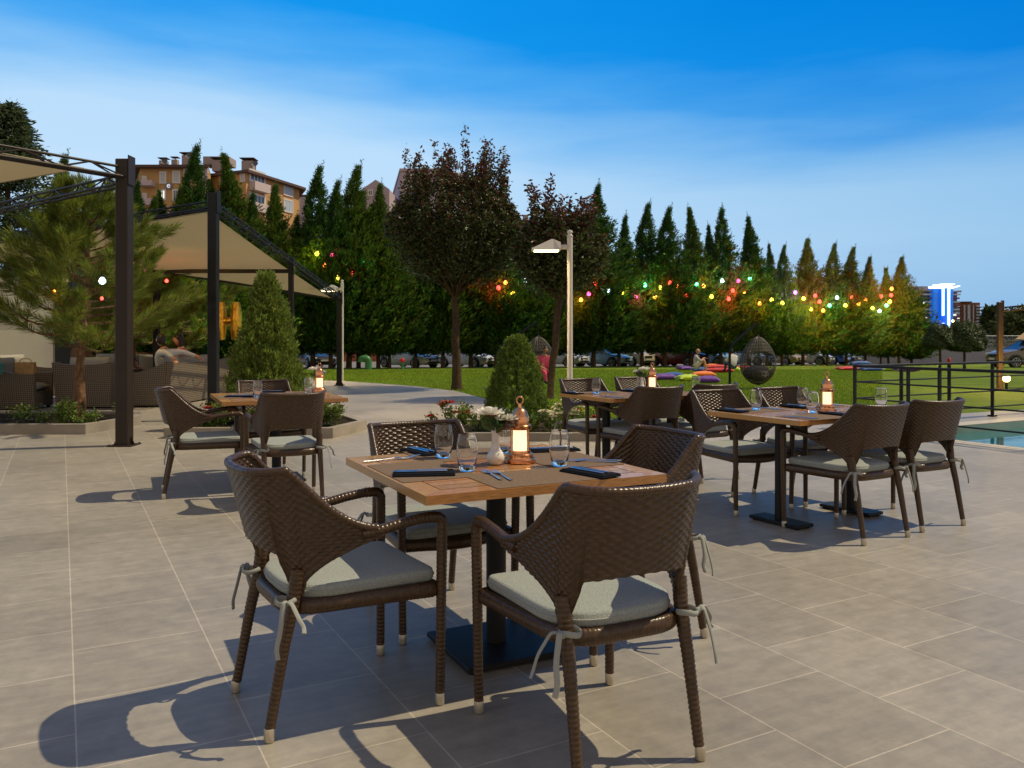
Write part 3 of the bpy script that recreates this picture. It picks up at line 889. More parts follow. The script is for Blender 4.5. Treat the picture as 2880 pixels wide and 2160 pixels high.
fork(-.46, 3.54, -.365, 3.70, 'fork pointing to the far left napkin of the front table', gf)
gg = 'tumblers on the front square table'
put(gl0, (-.297, 3.574, zn), .3, 'water tumbler behind the other on the left of the front table', 'glass', gg)
put(gl0, (-.176, 3.227, zn), 1.1, 'water tumbler beside the forks, nearest the camera on the front table', 'glass', gg)
put(gl0, (.193, 3.35, zn), 2.0, 'water tumbler alone at the right of the front table lantern', 'glass', gg)
put(gl0, (-.035, 3.73, zn), 2.5, 'water tumbler half hidden behind the white vase and lantern of the front table', 'glass', gg)
put(vas0, (-.068, 3.40, ZT), 0, 'white porcelain bud vase beside the lantern on the front table', 'vase', 'bud vases')
put(pos0, (-.068, 3.40, ZT), 0, 'posy of two white roses in the vase on the front table', 'flowers', 'flower posies')
put(lan0, (.033, 3.46, ZT), .0, 'lit copper lantern on the front table', 'lantern', 'copper table lanterns')

# --- left square table
a2 = T2.rotation_euler.z
for (u, v, r, lab) in ((0, -.37, 0, 'grey brown placemat on the near side of the left square table'), (0, .37, 0, 'grey brown placemat on the far side of the left square table'),
                       (-.34, 0, pi / 2, 'grey brown placemat at the left side of the left square table')):
    put(mat0, tloc(T2, u, v), a2 + r, lab, 'placemat', 'placemats on the left square table')
napset(-2.36, 7.14, 2, 'near the front left corner of the left square table', 'napkins on the left square table', 2)
napset(-2.24, 7.72, 10, 'at the back of the left square table', 'napkins on the left square table', 1)
put(gl0, (-2.19, 7.10, zn), .4, 'water tumbler alone in the middle of the left square table', 'glass', 'tumblers on the left square table')
put(gl0, (-1.87, 7.58, zn), .8, 'water tumbler beside the lantern on the left square table', 'glass', 'tumblers on the left square table')
put(lan0, (-1.80, 7.72, ZT), .15, 'lit copper lantern on the left square table', 'lantern', 'copper table lanterns')
put(vas0, (-1.86, 7.86, ZT), 0, 'white bud vase behind the lantern on the left square table', 'vase', 'bud vases')
put(pos0, (-1.86, 7.86, ZT), .6, 'posy of white roses behind the lantern on the left square table', 'flowers', 'flower posies')
fork(-2.50, 7.44, -2.36, 7.42, 'fork on the far left of the left square table', 'forks on the left square table')

def longtable(T, word, glasses, lan, vase=None):
    a = T.rotation_euler.z; g = 'the %s long table' % word
    for i, u in enumerate((-.34, .31)):
        for j, v in enumerate((-.27, .27)):
            w = ('near' if j == 0 else 'far') + ' ' + ('left' if i == 0 else 'right') + ' seat of ' + g
            put(mat0, tloc(T, u, v), a, 'brown placemat at the ' + w, 'placemat', 'placemats on ' + g)
            x, y, _ = tloc(T, u + (.21 if j == 0 else -.21), v)
            napset(x, y, math.degrees(a) + 90, 'at the ' + w, 'napkins on ' + g, 1)
            for k in (0, 1):
                x0, y0, _ = tloc(T, u - (.17 + .035 * k) * (1 if j == 0 else -1), v + (.08 if j == 0 else -.08)); x1, y1, _ = tloc(T, u - (.14 + .035 * k) * (1 if j == 0 else -1), v - (.1 if j == 0 else -.1))
                fork(x0, y0, x1, y1, ('inner' if k == 0 else 'outer') + ' fork at the ' + w, 'forks on ' + g)
    for (x, y, lab) in glasses: put(gl0, (x, y, zn), x, 'water tumbler ' + lab, 'glass', 'tumblers on ' + g)
    put(lan0, (lan[0], lan[1], ZT), -.3, 'lit copper lantern on ' + g, 'lantern', 'copper table lanterns')
    if vase:
        put(vas0, (vase[0], vase[1], ZT), 0, 'white bud vase beside the lantern on ' + g, 'vase', 'bud vases')
        put(pos0, (vase[0], vase[1], ZT), 2.4, 'posy of white roses beside the lantern on ' + g, 'flowers', 'flower posies')
longtable(T4, 'right', ((1.74, 5.88, 'at the left end of the right long table'), (2.06, 5.66, 'just left of the lantern on the right long table'), (2.73, 6.10, 'at the right end of the right long table'),
                        (2.15, 6.10, 'hidden behind the lantern on the right long table')), (2.215, 5.80))
longtable(T3, 'rear', ((.77, 7.55, 'at the left end of the rear long table'), (1.19, 7.62, 'left of the lantern on the rear long table'), (1.76, 7.90, 'at the right end of the rear long table')), (1.33, 7.82), (1.245, 7.88))

# ------------------------------------------------------------------ planters
soil_m = mat('dark_soil', (.028, .02, .014), .95, bump=(60, 1, .02), spec=.1)
def planter(poly, h, w, label, cat='planter'):
    """ring of kerb stones round a bed of soil; POLY counter-clockwise"""
    t = empty('planter', (poly[0][0], poly[0][1], 0), 0, label, cat)
    o = Vector(poly[0])
    n = len(poly); P = [Vector(p) - o for p in poly]
    inn = []
    for i in range(n):
        a, b, c = P[i - 1], P[i], P[(i + 1) % n]
        n1 = Vector((-(b - a).y, (b - a).x)).normalized(); n2 = Vector((-(c - b).y, (c - b).x)).normalized()
        m = (n1 + n2).normalized(); inn.append(b + m * (w / max(.3, m.dot(n1))))
    mb = MB()
    for i in range(n):
        j = (i + 1) % n
        d = (P[j] - P[i]).normalized() * .0015
        q = [P[i] + d, P[j] - d, inn[j] - d, inn[i] + d]
        mb.prism([(p.x, p.y) for p in q], 0, h)
    mb.build('kerb', kerb_m, t, smooth=0)
    mb = MB(); mb.prism([(p.x, p.y) for p in inn], 0, h - .035); mb.build('soil', soil_m, t, smooth=0)
    return t
planter([(-9.2, 10.73), (-5.55, 10.73), (-5.35, 11.9), (-5.75, 12.75), (-9.2, 12.75)], .13, .11, 'low stone kerbed planter bed at the left holding the young pine')
planter([(-4.35, 10.3), (-2.24, 10.3), (-1.98, 11.25), (-2.4, 12.1), (-4.35, 12.1)], .13, .11, 'low stone kerbed planter behind the left square table holding the light conifer')
planter([(-1.05, 10.02), (1.35, 10.02), (1.55, 10.9), (1.2, 11.75), (-.75, 11.75), (-1.25, 10.9)], .10, .10, 'low stone kerbed planter in the centre holding the clipped cone bush')

# ------------------------------------------------------------------ pergolas with shade sails
sail_m = mat('beige_sail_cloth', (.52, .45, .31), .85, spec=.1, noise=(.6, .06), bump=(300, .15, .001))
def _sailtrans():
    m = sail_m; nt = m.node_tree; N = nt.nodes; lk = nt.links.new
    b = N['Principled BSDF']; out = N['Material Output']
    tr = N.new('ShaderNodeBsdfTranslucent'); tr.inputs[0].default_value = (.44, .36, .22, 1)
    mx = N.new('ShaderNodeMixShader'); mx.inputs[0].default_value = .22
    lk(b.outputs[0], mx.inputs[1]); lk(tr.outputs[0], mx.inputs[2]); lk(mx.outputs[0], out.inputs[0])
_sailtrans()
def post(parent, x, y, z, w, m, z0=0.0, plate=True):
    mb = MB(); mb.box((x, y, (z0 + z) / 2 + .005), (w, w, z - z0 - .01), b=.008)
    p = mb.build('post', m, parent, smooth=30)
    if plate:
        mb = MB(); mb.box((x, y, z0 + .006), (w + .13, w + .13, .012), b=.002)
        mb.build('base_plate', m, p, smooth=30)
        mb = MB()
        for s in (-1, 1):
            mb.slab([(y - .006, z0 + .012), (y + .006, z0 + .012), (y + .006, z0 + .012)], x, x) if False else None
            mb.add([(x + s * (w / 2), y - .004, z0 + .012), (x + s * (w / 2 + .05), y - .004, z0 + .012), (x + s * (w / 2), y - .004, z0 + .12),
                    (x + s * (w / 2), y + .004, z0 + .012), (x + s * (w / 2 + .05), y + .004, z0 + .012), (x + s * (w / 2), y + .004, z0 + .12)],
                   [(0, 1, 2), (3, 5, 4), (0, 3, 4, 1), (1, 4, 5, 2), (2, 5, 3, 0)])
            for t in (-1, 1): mb.lathe([(0, 0), (.011, 0), (.011, .014), (0, .016)], 6, (x + s * (w / 2 + .045), y + t * (w / 2 + .045), z0 + .012))
        mb.build('anchor_bolts', m, p, smooth=0)
    mb = MB(); mb.box((x + w * .56, y - .0, z - .13), (.012, w * 1.15, .34), b=.003); mb.build('bracket', m, p, smooth=0)
    return p
def truss(parent, a, b, m, h=.15, w=.13, r=.016, step=.62):
    a, b = Vector(a), Vector(b); d = b - a; L = d.length; t = d.normalized()
    s = t.cross(Vector((0, 0, 1))).normalized(); u = s.cross(t)
    mb = MB(); n = max(2, int(L / step))
    ch = [(0, 0), (w * .5, h), (-w * .5, h)]
    ch = [(-w * .5, 0), (w * .5, 0), (0, h)]
    for (x, z) in ch: mb.tube([a + s * x + u * z, b + s * x + u * z], r, 8)
    for i in range(n):
        for (k, l) in ((0, 2), (1, 2)):
            p = a + t * (L * i / n) + s * ch[k][0] + u * ch[k][1]; q = a + t * (L * (i + .5) / n) + s * ch[l][0] + u * ch[l][1]; p2 = a + t * (L * (i + 1) / n) + s * ch[k][0] + u * ch[k][1]
            mb.tube([p, q], r * .62, 6, cap=False); mb.tube([q, p2], r * .62, 6, cap=False)
        mb.tube([a + t * (L * i / n) - s * w * .5, a + t * (L * i / n) + s * w * .5], r * .6, 6, cap=False)
    return mb.build('truss_beam', m, parent, smooth=50)
def sail(parent, pts, sag, m=sail_m, n=14):
    """cloth stretched over four corners, hanging a little in the middle; hem along the edges"""
    a, b, c, d = [Vector(p) for p in pts]; V, F = [], []
    for j in range(n + 1):
        for i in range(n + 1):
            u, v = i / n, j / n
            p = a * (1 - u) * (1 - v) + b * u * (1 - v) + c * u * v + d * (1 - u) * v
            p.z -= sag * 16 * u * (1 - u) * v * (1 - v) + .012 * math.sin(u * 17 + v * 5) * v * (1 - v) * 4
            ce = (a + b + c + d) / 4
            e = 1 - .02 * (math.sin(pi * u) * (v in (0.0, 1.0)) + math.sin(pi * v) * (u in (0.0, 1.0)))
            V.append(ce + (p - ce) * e)
    F = [(j * (n + 1) + i, j * (n + 1) + i + 1, (j + 1) * (n + 1) + i + 1, (j + 1) * (n + 1) + i) for j in range(n) for i in range(n)]
    mb = MB(); mb.add(V, F)
    s = mb.build('sail_cloth', m, parent, smooth=60, fix=False)
    edge = [i for i in range(n + 1)] + [(j * (n + 1) + n) for j in range(1, n + 1)] + [n * (n + 1) + i for i in range(n - 1, -1, -1)] + [j * (n + 1) for j in range(n - 1, 0, -1)]
    mb = MB(); mb.tube([V[i] for i in edge], .008, 6, closed=True); mb.build('hem_cord', m, s, smooth=60)
    return s
# left foreground pergola
pg = empty('pergola', (-4.53, 9.64, 0), 0, 'near left pergola with a thick brown post and a beige sail leaving the frame', 'pergola', 'pergolas with sails')
I = lambda p: (p[0] + 4.53, p[1] - 9.64, p[2])
post(pg, 0, 0, 3.34, .15, brownpost)
truss(pg, I((-4.55, 9.6, 3.13)), I((-6.6, 6.6, 3.13)), brownpost, h=.12)
truss(pg, I((-4.6, 9.68, 3.05)), I((-8.7, 12.7, 3.03)), brownpost, h=.115)
sail(pg, [I((-4.83, 9.30, 3.17)), I((-6.4, 6.9, 3.22)), I((-9.6, 8.5, 3.0)), I((-8.5, 11.0, 3.05))], .05)
post(pg, *I((-8.75, 12.75, 0))[:2], 3.2, .15, brownpost)
# middle pergola
pg = empty('pergola', (-4.56, 12.6, 0), 0, 'tall dark pergola behind the left square table, its beige sail over the wicker lounge', 'pergola', 'pergolas with sails')
I = lambda p: (p[0] + 4.56, p[1] - 12.6, p[2])
Pa, Pb, Pc, Pd = (-4.56, 12.6, 3.40), (-4.46, 21.3, 2.34), (-7.24, 16.8, 2.74), (-11.5, 15.5, 2.90)
post(pg, 0, 0, 3.46, .14, black)
post(pg, *I(Pb)[:2], 2.40, .12, black)
post(pg, *I(Pc)[:2], 2.76, .11, black)
post(pg, *I((-4.5, 16.8, 0))[:2], 2.84, .10, black)
post(pg, *I((-11.5, 15.5, 0))[:2], 2.95, .11, black)
truss(pg, I((-4.56, 12.66, 3.22)), I((-4.46, 21.3, 2.24)), black, h=.12)
truss(pg, I((-4.62, 12.6, 3.22)), I((-11.5, 15.5, 2.76)), black, h=.115)
truss(pg, I((-7.24, 16.8, 2.62)), I((-11.5, 15.5, 2.76)), black, h=.10)
truss(pg, I((-7.24, 16.8, 2.60)), I((-4.46, 21.3, 2.22)), black, h=.10)
mb = MB(); mb.box((( -7.24 - 4.5) / 2 + 4.56, 16.8 - 12.6, 2.60), (2.64, .05, .08)); mb.build('tie_bar', black, pg, smooth=0)
sail(pg, [I((-4.72, 12.78, 3.20)), I((-4.62, 21.0, 2.24)), I((-7.2, 17.0, 2.62)), I((-11.3, 15.45, 2.76))], .06)
# pergola far right on the lawn
x0, y0 = 12.42, 21.0
pg = empty('pergola', (x0, y0, LZ(0, y0)), 0, 'dark pergola on the lawn at the right edge, only its corner in view', 'pergola', 'pergolas with sails')
post(pg, 0, 0, 2.22, .12, brownpost, 0.0)
truss(pg, (.05, 0, 1.98), (3.4, -1.2, 2.32), brownpost, h=.10)
truss(pg, (.05, .03, 1.98), (3.6, 2.2, 2.2), brownpost, h=.10)
post(pg, 3.45, -1.2, 2.5, .12, brownpost, 0.0); post(pg, 3.6, 2.2, 2.4, .12, brownpost, 0.0)
sail(pg, [(.35, .08, 2.1), (3.4, -1.0, 2.44), (5.5, 1.0, 2.5), (3.6, 2.0, 2.3)], .04)

# ------------------------------------------------------------------ wicker lounge group under the middle pergola
cane = mat('open_cane_weave', (.150, .118, .085), .5)
def _cane():
    m = cane; nt = m.node_tree; N = nt.nodes; lk = nt.links.new; b = N['Principled BSDF']
    tc = N.new('ShaderNodeTexCoord'); sp = N.new('ShaderNodeSeparateXYZ'); lk(tc.outputs['Object'], sp.inputs[0])
    sm = N.new('ShaderNodeMath'); sm.operation = 'ADD'; lk(sp.outputs['X'], sm.inputs[0]); lk(sp.outputs['Y'], sm.inputs[1])
    def saw(src, per):
        a = N.new('ShaderNodeMath'); a.operation = 'MULTIPLY'; a.inputs[1].default_value = pi / per; lk(src, a.inputs[0])
        s = N.new('ShaderNodeMath'); s.operation = 'SINE'; lk(a.outputs[0], s.inputs[0])
        c = N.new('ShaderNodeMath'); c.operation = 'ABSOLUTE'; lk(s.outputs[0], c.inputs[0]); return c.outputs[0]
    a, c = saw(sm.outputs[0], .034), saw(sp.outputs['Z'], .034)
    mi = N.new('ShaderNodeMath'); mi.operation = 'MINIMUM'; lk(a, mi.inputs[0]); lk(c, mi.inputs[1])
    st = N.new('ShaderNodeMapRange'); st.inputs[1].default_value = .62; st.inputs[2].default_value = .74; lk(mi.outputs[0], st.inputs[0])
    mx = N.new('ShaderNodeMixRGB'); mx.inputs[1].default_value = (.215, .168, .118, 1); mx.inputs[2].default_value = (.014, .010, .008, 1); lk(st.outputs[0], mx.inputs[0]); lk(mx.outputs[0], b.inputs['Base Color'])
    bp = N.new('ShaderNodeBump'); bp.inputs['Distance'].default_value = .01; bp.inputs['Strength'].default_value = .8; bp.invert = True; lk(st.outputs[0], bp.inputs['Height']); lk(bp.outputs[0], b.inputs['Normal'])
_cane()
loungecush = mat('lounge_cushion_fabric', (.33, .31, .26), .95, spec=.1, noise=(60, .12), bump=(200, .4, .003))
def tuft_cushion(parent, name, c, d, tilt=0.0, m=loungecush, top=False):
    """thick cushion with a button row pressed into its face"""
    mb = MB(); nx, ny = 13, 11; w, h, th = d
    V = []
    for side in (1, -1):
        for j in range(ny):
            for i in range(nx):
                u, v = i / (nx - 1) * 2 - 1, j / (ny - 1) * 2 - 1
                e = (1 - abs(u) ** 4) * (1 - abs(v) ** 4)
                z = th / 2 * (.25 + .75 * max(e, 0) ** .5)
                for bx in (-.5, 0, .5):
                    for by in (-.4, .4):
                        z -= .022 * math.exp(-((u - bx) ** 2 + (v - by) ** 2) / .012)
                V.append((u * w / 2, v * h / 2, z * side))
    F = []
    for s in (0, 1):
        o = s * nx * ny
        for j in range(ny - 1):
            for i in range(nx - 1):
                q = (o + j * nx + i, o + j * nx + i + 1, o + (j + 1) * nx + i + 1, o + (j + 1) * nx + i)
                F.append(q if s == 0 else tuple(reversed(q)))
    ring = [i for i in range(nx)] + [j * nx + nx - 1 for j in range(1, ny)] + [(ny - 1) * nx + i for i in range(nx - 2, -1, -1)] + [j * nx for j in range(ny - 2, 0, -1)]
    for k in range(len(ring)):
        a, b = ring[k], ring[(k + 1) % len(ring)]; F.append((b, a, a + nx * ny, b + nx * ny))
    mb.add(V, F)
    M = Matrix.Translation(Vector(c)) @ (Matrix.Identity(4) if top else Matrix.Rotation(R(90) - tilt, 4, 'X'))
    mb.xf(M)
    return mb.build(name, m, parent, smooth=70, fix=False)
def lounge(x, y, rz, W, Dp, label, hb=.82, ha=.62, seats=1, flare=.04):
    """deep woven seat: curved-top back and arms, thick cushions; faces local +Y"""
    t = empty('wicker_sofa' if seats > 1 else 'wicker_lounge_chair', (x, y, 0), R(rz), label, 'sofa' if seats > 1 else 'lounge chair', 'wicker lounge seats')
    hx, hy = W / 2, Dp / 2
    mb = MB(); n = 12
    prof = [(-hx - flare * 0, .03)] + [(hx, .03)]
    topz = lambda u: hb - .05 * (1 - abs(u) ** 2.0)
    V, F = [], []
    for k, yy in enumerate((-hy, -hy + .10)):
        for i in range(n + 1):
            u = i / n * 2 - 1
            V.append((u * hx, yy + (.0), .03)); V.append((u * (hx + flare), yy - .09, topz(u)))
    o = 2 * (n + 1)
    for i in range(n):
        a = 2 * i
        F += [(a, a + 2, a + 3, a + 1), (o + a, o + a + 1, o + a + 3, o + a + 2), (a + 1, a + 3, o + a + 3, o + a + 1), (a, o + a, o + a + 2, a + 2)]
    F += [(0, 1, o + 1, o), (2 * n, o + 2 * n, o + 2 * n + 1, 2 * n + 1)]
    mb.add(V, F); mb.build('backrest', cane, t, smooth=40)
    for s in (-1, 1):
        mb = MB(); m = 12; V, F = [], []
        for k in (0, 1):
            for i in range(m + 1):
                q = i / m; yy = -hy + .103 + (Dp - .103) * q
                zz = ha + (hb - ha) * max(0, 1 - q * 1.25) ** 1.6
                xx = s * (hx - k * .10)
                V.append((xx, yy, .03)); V.append((xx + s * flare * (zz - .03) / .8, yy - .085 * (1 - q), zz))
        o = 2 * (m + 1)
        for i in range(m):
            a = 2 * i
            F += [(a, a + 2, a + 3, a + 1), (o + a, o + a + 1, o + a + 3, o + a + 2), (a + 1, a + 3, o + a + 3, o + a + 1), (a, o + a, o + a + 2, a + 2)]
        F += [(0, 1, o + 1, o), (2 * m, o + 2 * m, o + 2 * m + 1, 2 * m + 1)]
        mb.add(V, F); mb.build('armrest', cane, t, smooth=40)
    mb = MB(); mb.box((0, .05, .18), (W - .204, Dp - .1, .26)); mb.build('seat_base', cane, t, smooth=0)
    for sx in (-1, 1):
        for sy in (-1, 1):
            mb = MB(); mb.box((sx * (hx - .06), sy * (hy - .06), .015), (.05, .05, .03)); mb.build('leg', black, t, smooth=0)
    cw = (W - .24) / seats
    for k in range(seats):
        cx = (k - (seats - 1) / 2) * cw
        tuft_cushion(t, 'seat_cushion', (cx, .07, .385), (cw - .02, Dp - .16, .15), top=True)
        tuft_cushion(t, 'back_cushion', (cx, -hy + .20, .67), (cw - .03, .46, .17), tilt=.22)
    return t
lounge(-8.72, 14.55, -80, .86, .86, 'wicker lounge chair leftmost under the pergola, in profile with a tan bag on its arm')
lounge(-7.58, 14.95, 4, .92, .84, 'wicker lounge chair with its back to the camera behind the pine trunk')
lounge(-6.55, 16.2, 88, 2.7, .84, 'long wicker sofa in the middle of the lounge group, its back along the path', seats=3)
lounge(-6.25, 18.3, 92, .95, .84, 'wicker lounge chair behind the sofa, beside the light green conifer')
lounge(-8.05, 17.6, -176, 2.0, .84, 'wicker sofa on the far side of the lounge group, facing the camera', seats=2)
lounge(-10.0, 16.3, -92, 1.9, .84, 'wicker sofa at the far left of the lounge group against the house wall', seats=2)
bag_m = mat('tan_leather', (.40, .23, .075), .55, noise=(14, .25), bump=(60, .3, .004))
bg = empty('bag', (-8.42, 14.28, .625), R(12), 'tan handbag resting on the arm of the leftmost lounge chair', 'bag')
mb = MB(); mb.slab([(-.07, 0), (.07, 0), (.06, .20), (-.06, .20)], -.15, .15); mb.build('body', bag_m, bg, smooth=30)
mb = MB(); mb.tube([(-.09, 0, .195), (-.085, 0, .235), (-.05, 0, .262), (.05, 0, .262), (.085, 0, .235), (.09, 0, .195)], .007, 6); mb.build('handle', bag_m, bg)

# ------------------------------------------------------------------ house wall, flower boxes at the far left
wall_m = mat('cream_render', (.50, .45, .36), .85, noise=(2, .10), bump=(50, .15, .004))
panel_m = mat('pale_wall_panel', (.66, .60, .47), .7, noise=(1.2, .06))
hw = empty('house_wall', (-13.8, 20.5, 0), 0, 'cream rendered house wall with pale panels behind the young pine', 'wall')
mb = MB(); mb.box((0, 0, 1.3), (5.2, .3, 2.6)); mb.build('wall', wall_m, hw, smooth=0)
for (cx, cz, w, h) in ((1.55, 1.92, 1.9, .7), (1.55, .95, 1.9, .95), (-.75, .95, 1.3, .95), (-.75, 1.92, 1.3, .7)):
    mb = MB(); mb.box((cx, -.165, cz), (w, .03, h), b=.008); mb.build('panel', panel_m, hw, smooth=0)
mb = MB(); mb.box((2.82, -.1, 1.3), (.42, .42, 2.6)); mb.build('pilaster', black, hw, smooth=0)
mb = MB(); mb.box((-.1, -.02, 2.66), (5.5, .5, .12)); mb.build('coping', wall_m, hw, smooth=0)
teal_m = mat('teal_plastic', (.03, .22, .19), .4)
ledge = empty('low_wall', (-9.15, 13.9, 0), 0, 'low cream garden wall at the left edge carrying the flower box', 'wall')
mb = MB(); mb.box((-.5, 0, .32), (1.1, .3, .64), b=.01); mb.build('wall', wall_m, ledge, smooth=0)
fb = empty('flower_box', (-8.83, 13.62, .645), 0, 'teal flower box of pink blossoms at the left edge', 'flower box')
mb = MB(); mb.slab([(-.09, 0), (.09, 0), (.12, .17), (-.12, .17)], -.36, .36); mb.slab([(-.13, .165), (.13, .165), (.13, .185), (-.13, .185)], -.375, .375); mb.build('box', teal_m, fb, smooth=0)

# ------------------------------------------------------------------ street lamps
lamp_m = mat('warm_white_paint', (.62, .57, .50), .4, noise=(6, .06))
lens_m = mat('lit_lens', (.9, .85, .7), .4, emit=(1.0, .76, .42), es=5.0)
def street_lamp(x, y, z0, Hh, label, power, rot=0.0):
    t = empty('street_lamp', (x, y, z0), rot, label, 'street lamp', 'slim street lamps')
    mb = MB(); mb.tube([(0, 0, .012), (0, 0, Hh)], .043, 16); mb.lathe([(0, .0), (.075, .0), (.08, .012), (.0, .012)], 18)
    mb.lathe([(.043, Hh), (.05, Hh + .005), (.05, Hh + .02), (.035, Hh + .03), (.03, Hh + .05), (.044, Hh + .068), (.04, Hh + .095), (0, Hh + .11)], 16); mb.build('pole', lamp_m, t, smooth=40)
    z = Hh - .16
    mb = MB(); mb.box((-.10, 0, z), (.14, .055, .075), b=.012); mb.build('arm', lamp_m, t, smooth=30)
    mb = MB()                                                                     # wedge-shaped hood, ridge near the pole
    hw_, b0 = .155, z - .055
    pr = [(-.15, z + .06), (-.26, z + .12), (-.29, z + .122), (-.60, b0 + .022), (-.60, b0), (-.15, b0)]
    V = []
    for s, k in ((-1, 1.0), (1, 1.0)):
        for (a, zz) in pr: V.append((a, s * hw_ * (1.0 if zz < z + .1 else .35), zz))
    n = len(pr)
    F = [(i, (i + 1) % n, n + (i + 1) % n, n + i) for i in range(n)] + [(0, 1, 2, 3, 4, 5), (11, 10, 9, 8, 7, 6)]
    mb.add(V, F); mb.build('hood', lamp_m, t, smooth=25)
    mb = MB(); mb.box((-.37, 0, b0 - .008), (.38, .25, .012), b=.003); mb.build('lens', lens_m, t, smooth=0)
    L = bpy.data.lights.new('lamp_light', 'SPOT'); L.energy = power; L.color = (1, .72, .38); L.shadow_soft_size = .12; L.spot_size = R(150); L.spot_blend = .6
    lo = link('lamp_light', L, t); lo.location = (-.37, 0, b0 - .03)
    return t
street_lamp(.905, 12.9, -.03, 2.86, 'slim white street lamp standing in the middle between the two round trees, lit', 520)
street_lamp(-4.85, 23.55, 0.0, 2.78, 'slim white street lamp behind the far post of the middle pergola', 320)
# garden light at the right
gl = empty('garden_light', (12.05, 20.1, LZ(0, 20.1)), 0, 'glowing globe light low on the lawn at the right edge', 'garden light')
mb = MB(); mb.lathe([(0, 0), (.06, 0), (.05, .03), (.035, .05), (.035, .22), (0, .22)], 14); mb.build('stand', black, gl)
orange_glow = mat('orange_lit_globe', (1, .8, .4), .4, emit=(1.0, .62, .16), es=26)
mb = MB(); mb.ball((0, 0, .30), .085, 16, 10); mb.build('globe', orange_glow, gl)
L = bpy.data.lights.new('globe_light', 'POINT'); L.energy = 260; L.color = (1, .6, .15); L.shadow_soft_size = .06
link('globe_light', L, gl).location = (0, 0, .43)

# ------------------------------------------------------------------ black railing along the pool
def railing(a, d, n, spacing, label, first=True):
    t = empty('railing', (a.x, a.y, 0), math.atan2(d.y, d.x), label, 'railing', 'black pool railings')
    L = spacing[-1]
    for k, s in enumerate(spacing[:-1]):
        if k == 0 and not first: continue
        mb = MB(); mb.box((s, 0, .435), (.03, .046, .815), b=.003); p = mb.build('post', black, t, smooth=30)
        mb = MB(); mb.box((s, 0, .016), (.09, .11, .024), b=.003); mb.build('base_plate', black, p, smooth=0)
    s0 = 0 if first else .06
    mb = MB(); mb.box(((L + s0) / 2, 0, .86), (L - s0 + .04, .058, .036), b=.006); mb.build('handrail', black, t, smooth=30)
    for z in (.64, .41, .16):
        mb = MB(); mb.tube([(s0 + .02, 0, z), (L, 0, z)], .011, 8); mb.build('bar', black, t)
    return t
cr = Vector((4.80, 11.55))
railing(cr, -A_, 3, [0, .83, 1.27, 2.6, 3.9, 4.6], 'black railing running toward the camera along the near pool edge')
railing(cr, B_, 3, [0, 1.0, 2.12, 3.22, 4.4, 5.6, 6.8, 7.0], 'black railing running away along the far pool edge', first=False)

# ------------------------------------------------------------------ hanging egg chairs on the lawn
rattan_m = mat('dark_rattan', (.070, .060, .050), .5)
seatpad_m = mat('dark_pad', (.02, .02, .022), .9)
def egg_chair(px, x, y, label, hz, ez, arm):
    """basket woven of hoops, open to the camera, hanging from a bent pole at PX"""
    z0 = LZ(0, y)
    t = empty('hanging_egg_chair', (px, y, z0), 0, label, 'hanging chair', 'hanging egg chairs')
    dx = x - px
    mb = MB(); mb.lathe([(0, 0), (.45, 0), (.45, .02), (0, .03)], 24); mb.build('base', rattan_m, t)
    mb = MB(); mb.tube(rounded([(0, 0, .02), (0, 0, arm[0]), (dx * .98, 0, arm[1])], .22, 8), .032, 10); mb.build('pole', black, t)
    mb = MB(); mb.tube([(dx, 0, arm[1] - .02), (dx, 0, ez + hz)], .008, 6); mb.ball((dx, 0, ez + hz), .035); mb.build('hanger', black, t)
    def R_(q):       # radius along the height of the egg
        return .44 * math.sin(pi * min(.5, q * .58 + .02)) ** .8 if q < .83 else .44 * math.sin(pi * .5) * math.sqrt(max(0, 1 - ((q - .83) / .19) ** 2)) if q < 1 else 0
    prof = lambda q: .44 * (math.sin(pi * q ** .85)) ** .62
    mb = MB(); nr, na = 34, 26
    for j in range(1, nr):
        q = j / nr; r = prof(1 - q); z = ez + hz * (1 - q)
        gap = 0 if q < .30 or q > .70 else .95 * math.sin((q - .30) / .40 * pi) ** .5
        aa = np.linspace(-pi / 2 + gap, 3 * pi / 2 - gap, 30)
        pts = [(dx + r * math.cos(a), r * math.sin(a), z) for a in aa]
        mb.tube(pts if gap else pts[:-1], .0075, 5, closed=not gap)
    for k in range(na):
        a = 2 * pi * k / na; run = []
        for j in range(0, nr + 1):
            q = j / nr; gap = 0 if q < .30 or q > .70 else .95 * math.sin((q - .30) / .40 * pi) ** .5
            dlt = abs((a - 3 * pi / 2 + pi) % (2 * pi) - pi)
            if dlt < gap:
                if len(run) > 1: mb.tube(run, .0068, 5)
                run = []
            else: r = max(prof(1 - q), .012); run.append((dx + r * math.cos(a), r * math.sin(a), ez + hz * (1 - q)))
        if len(run) > 1: mb.tube(run, .0068, 5)
    mb.build('basket', rattan_m, t, smooth=60, fix=False)
    mb = MB(); mb.ball((dx, .02, ez + hz * .24), (.37, .34, .20), 18, 10); mb.build('seat_pad', seatpad_m, t)
    return t
egg_chair(5.49, 6.2, 20.8, 'dark woven egg chair on a bent pole right of the two men on the lawn', 1.22, .12, (1.08, 1.68))
egg_chair(-.36, .66, 20.8, 'woven egg chair hanging behind the clipped cone bush, a child in pink sitting in it', 1.20, .14, (1.05, 1.70))

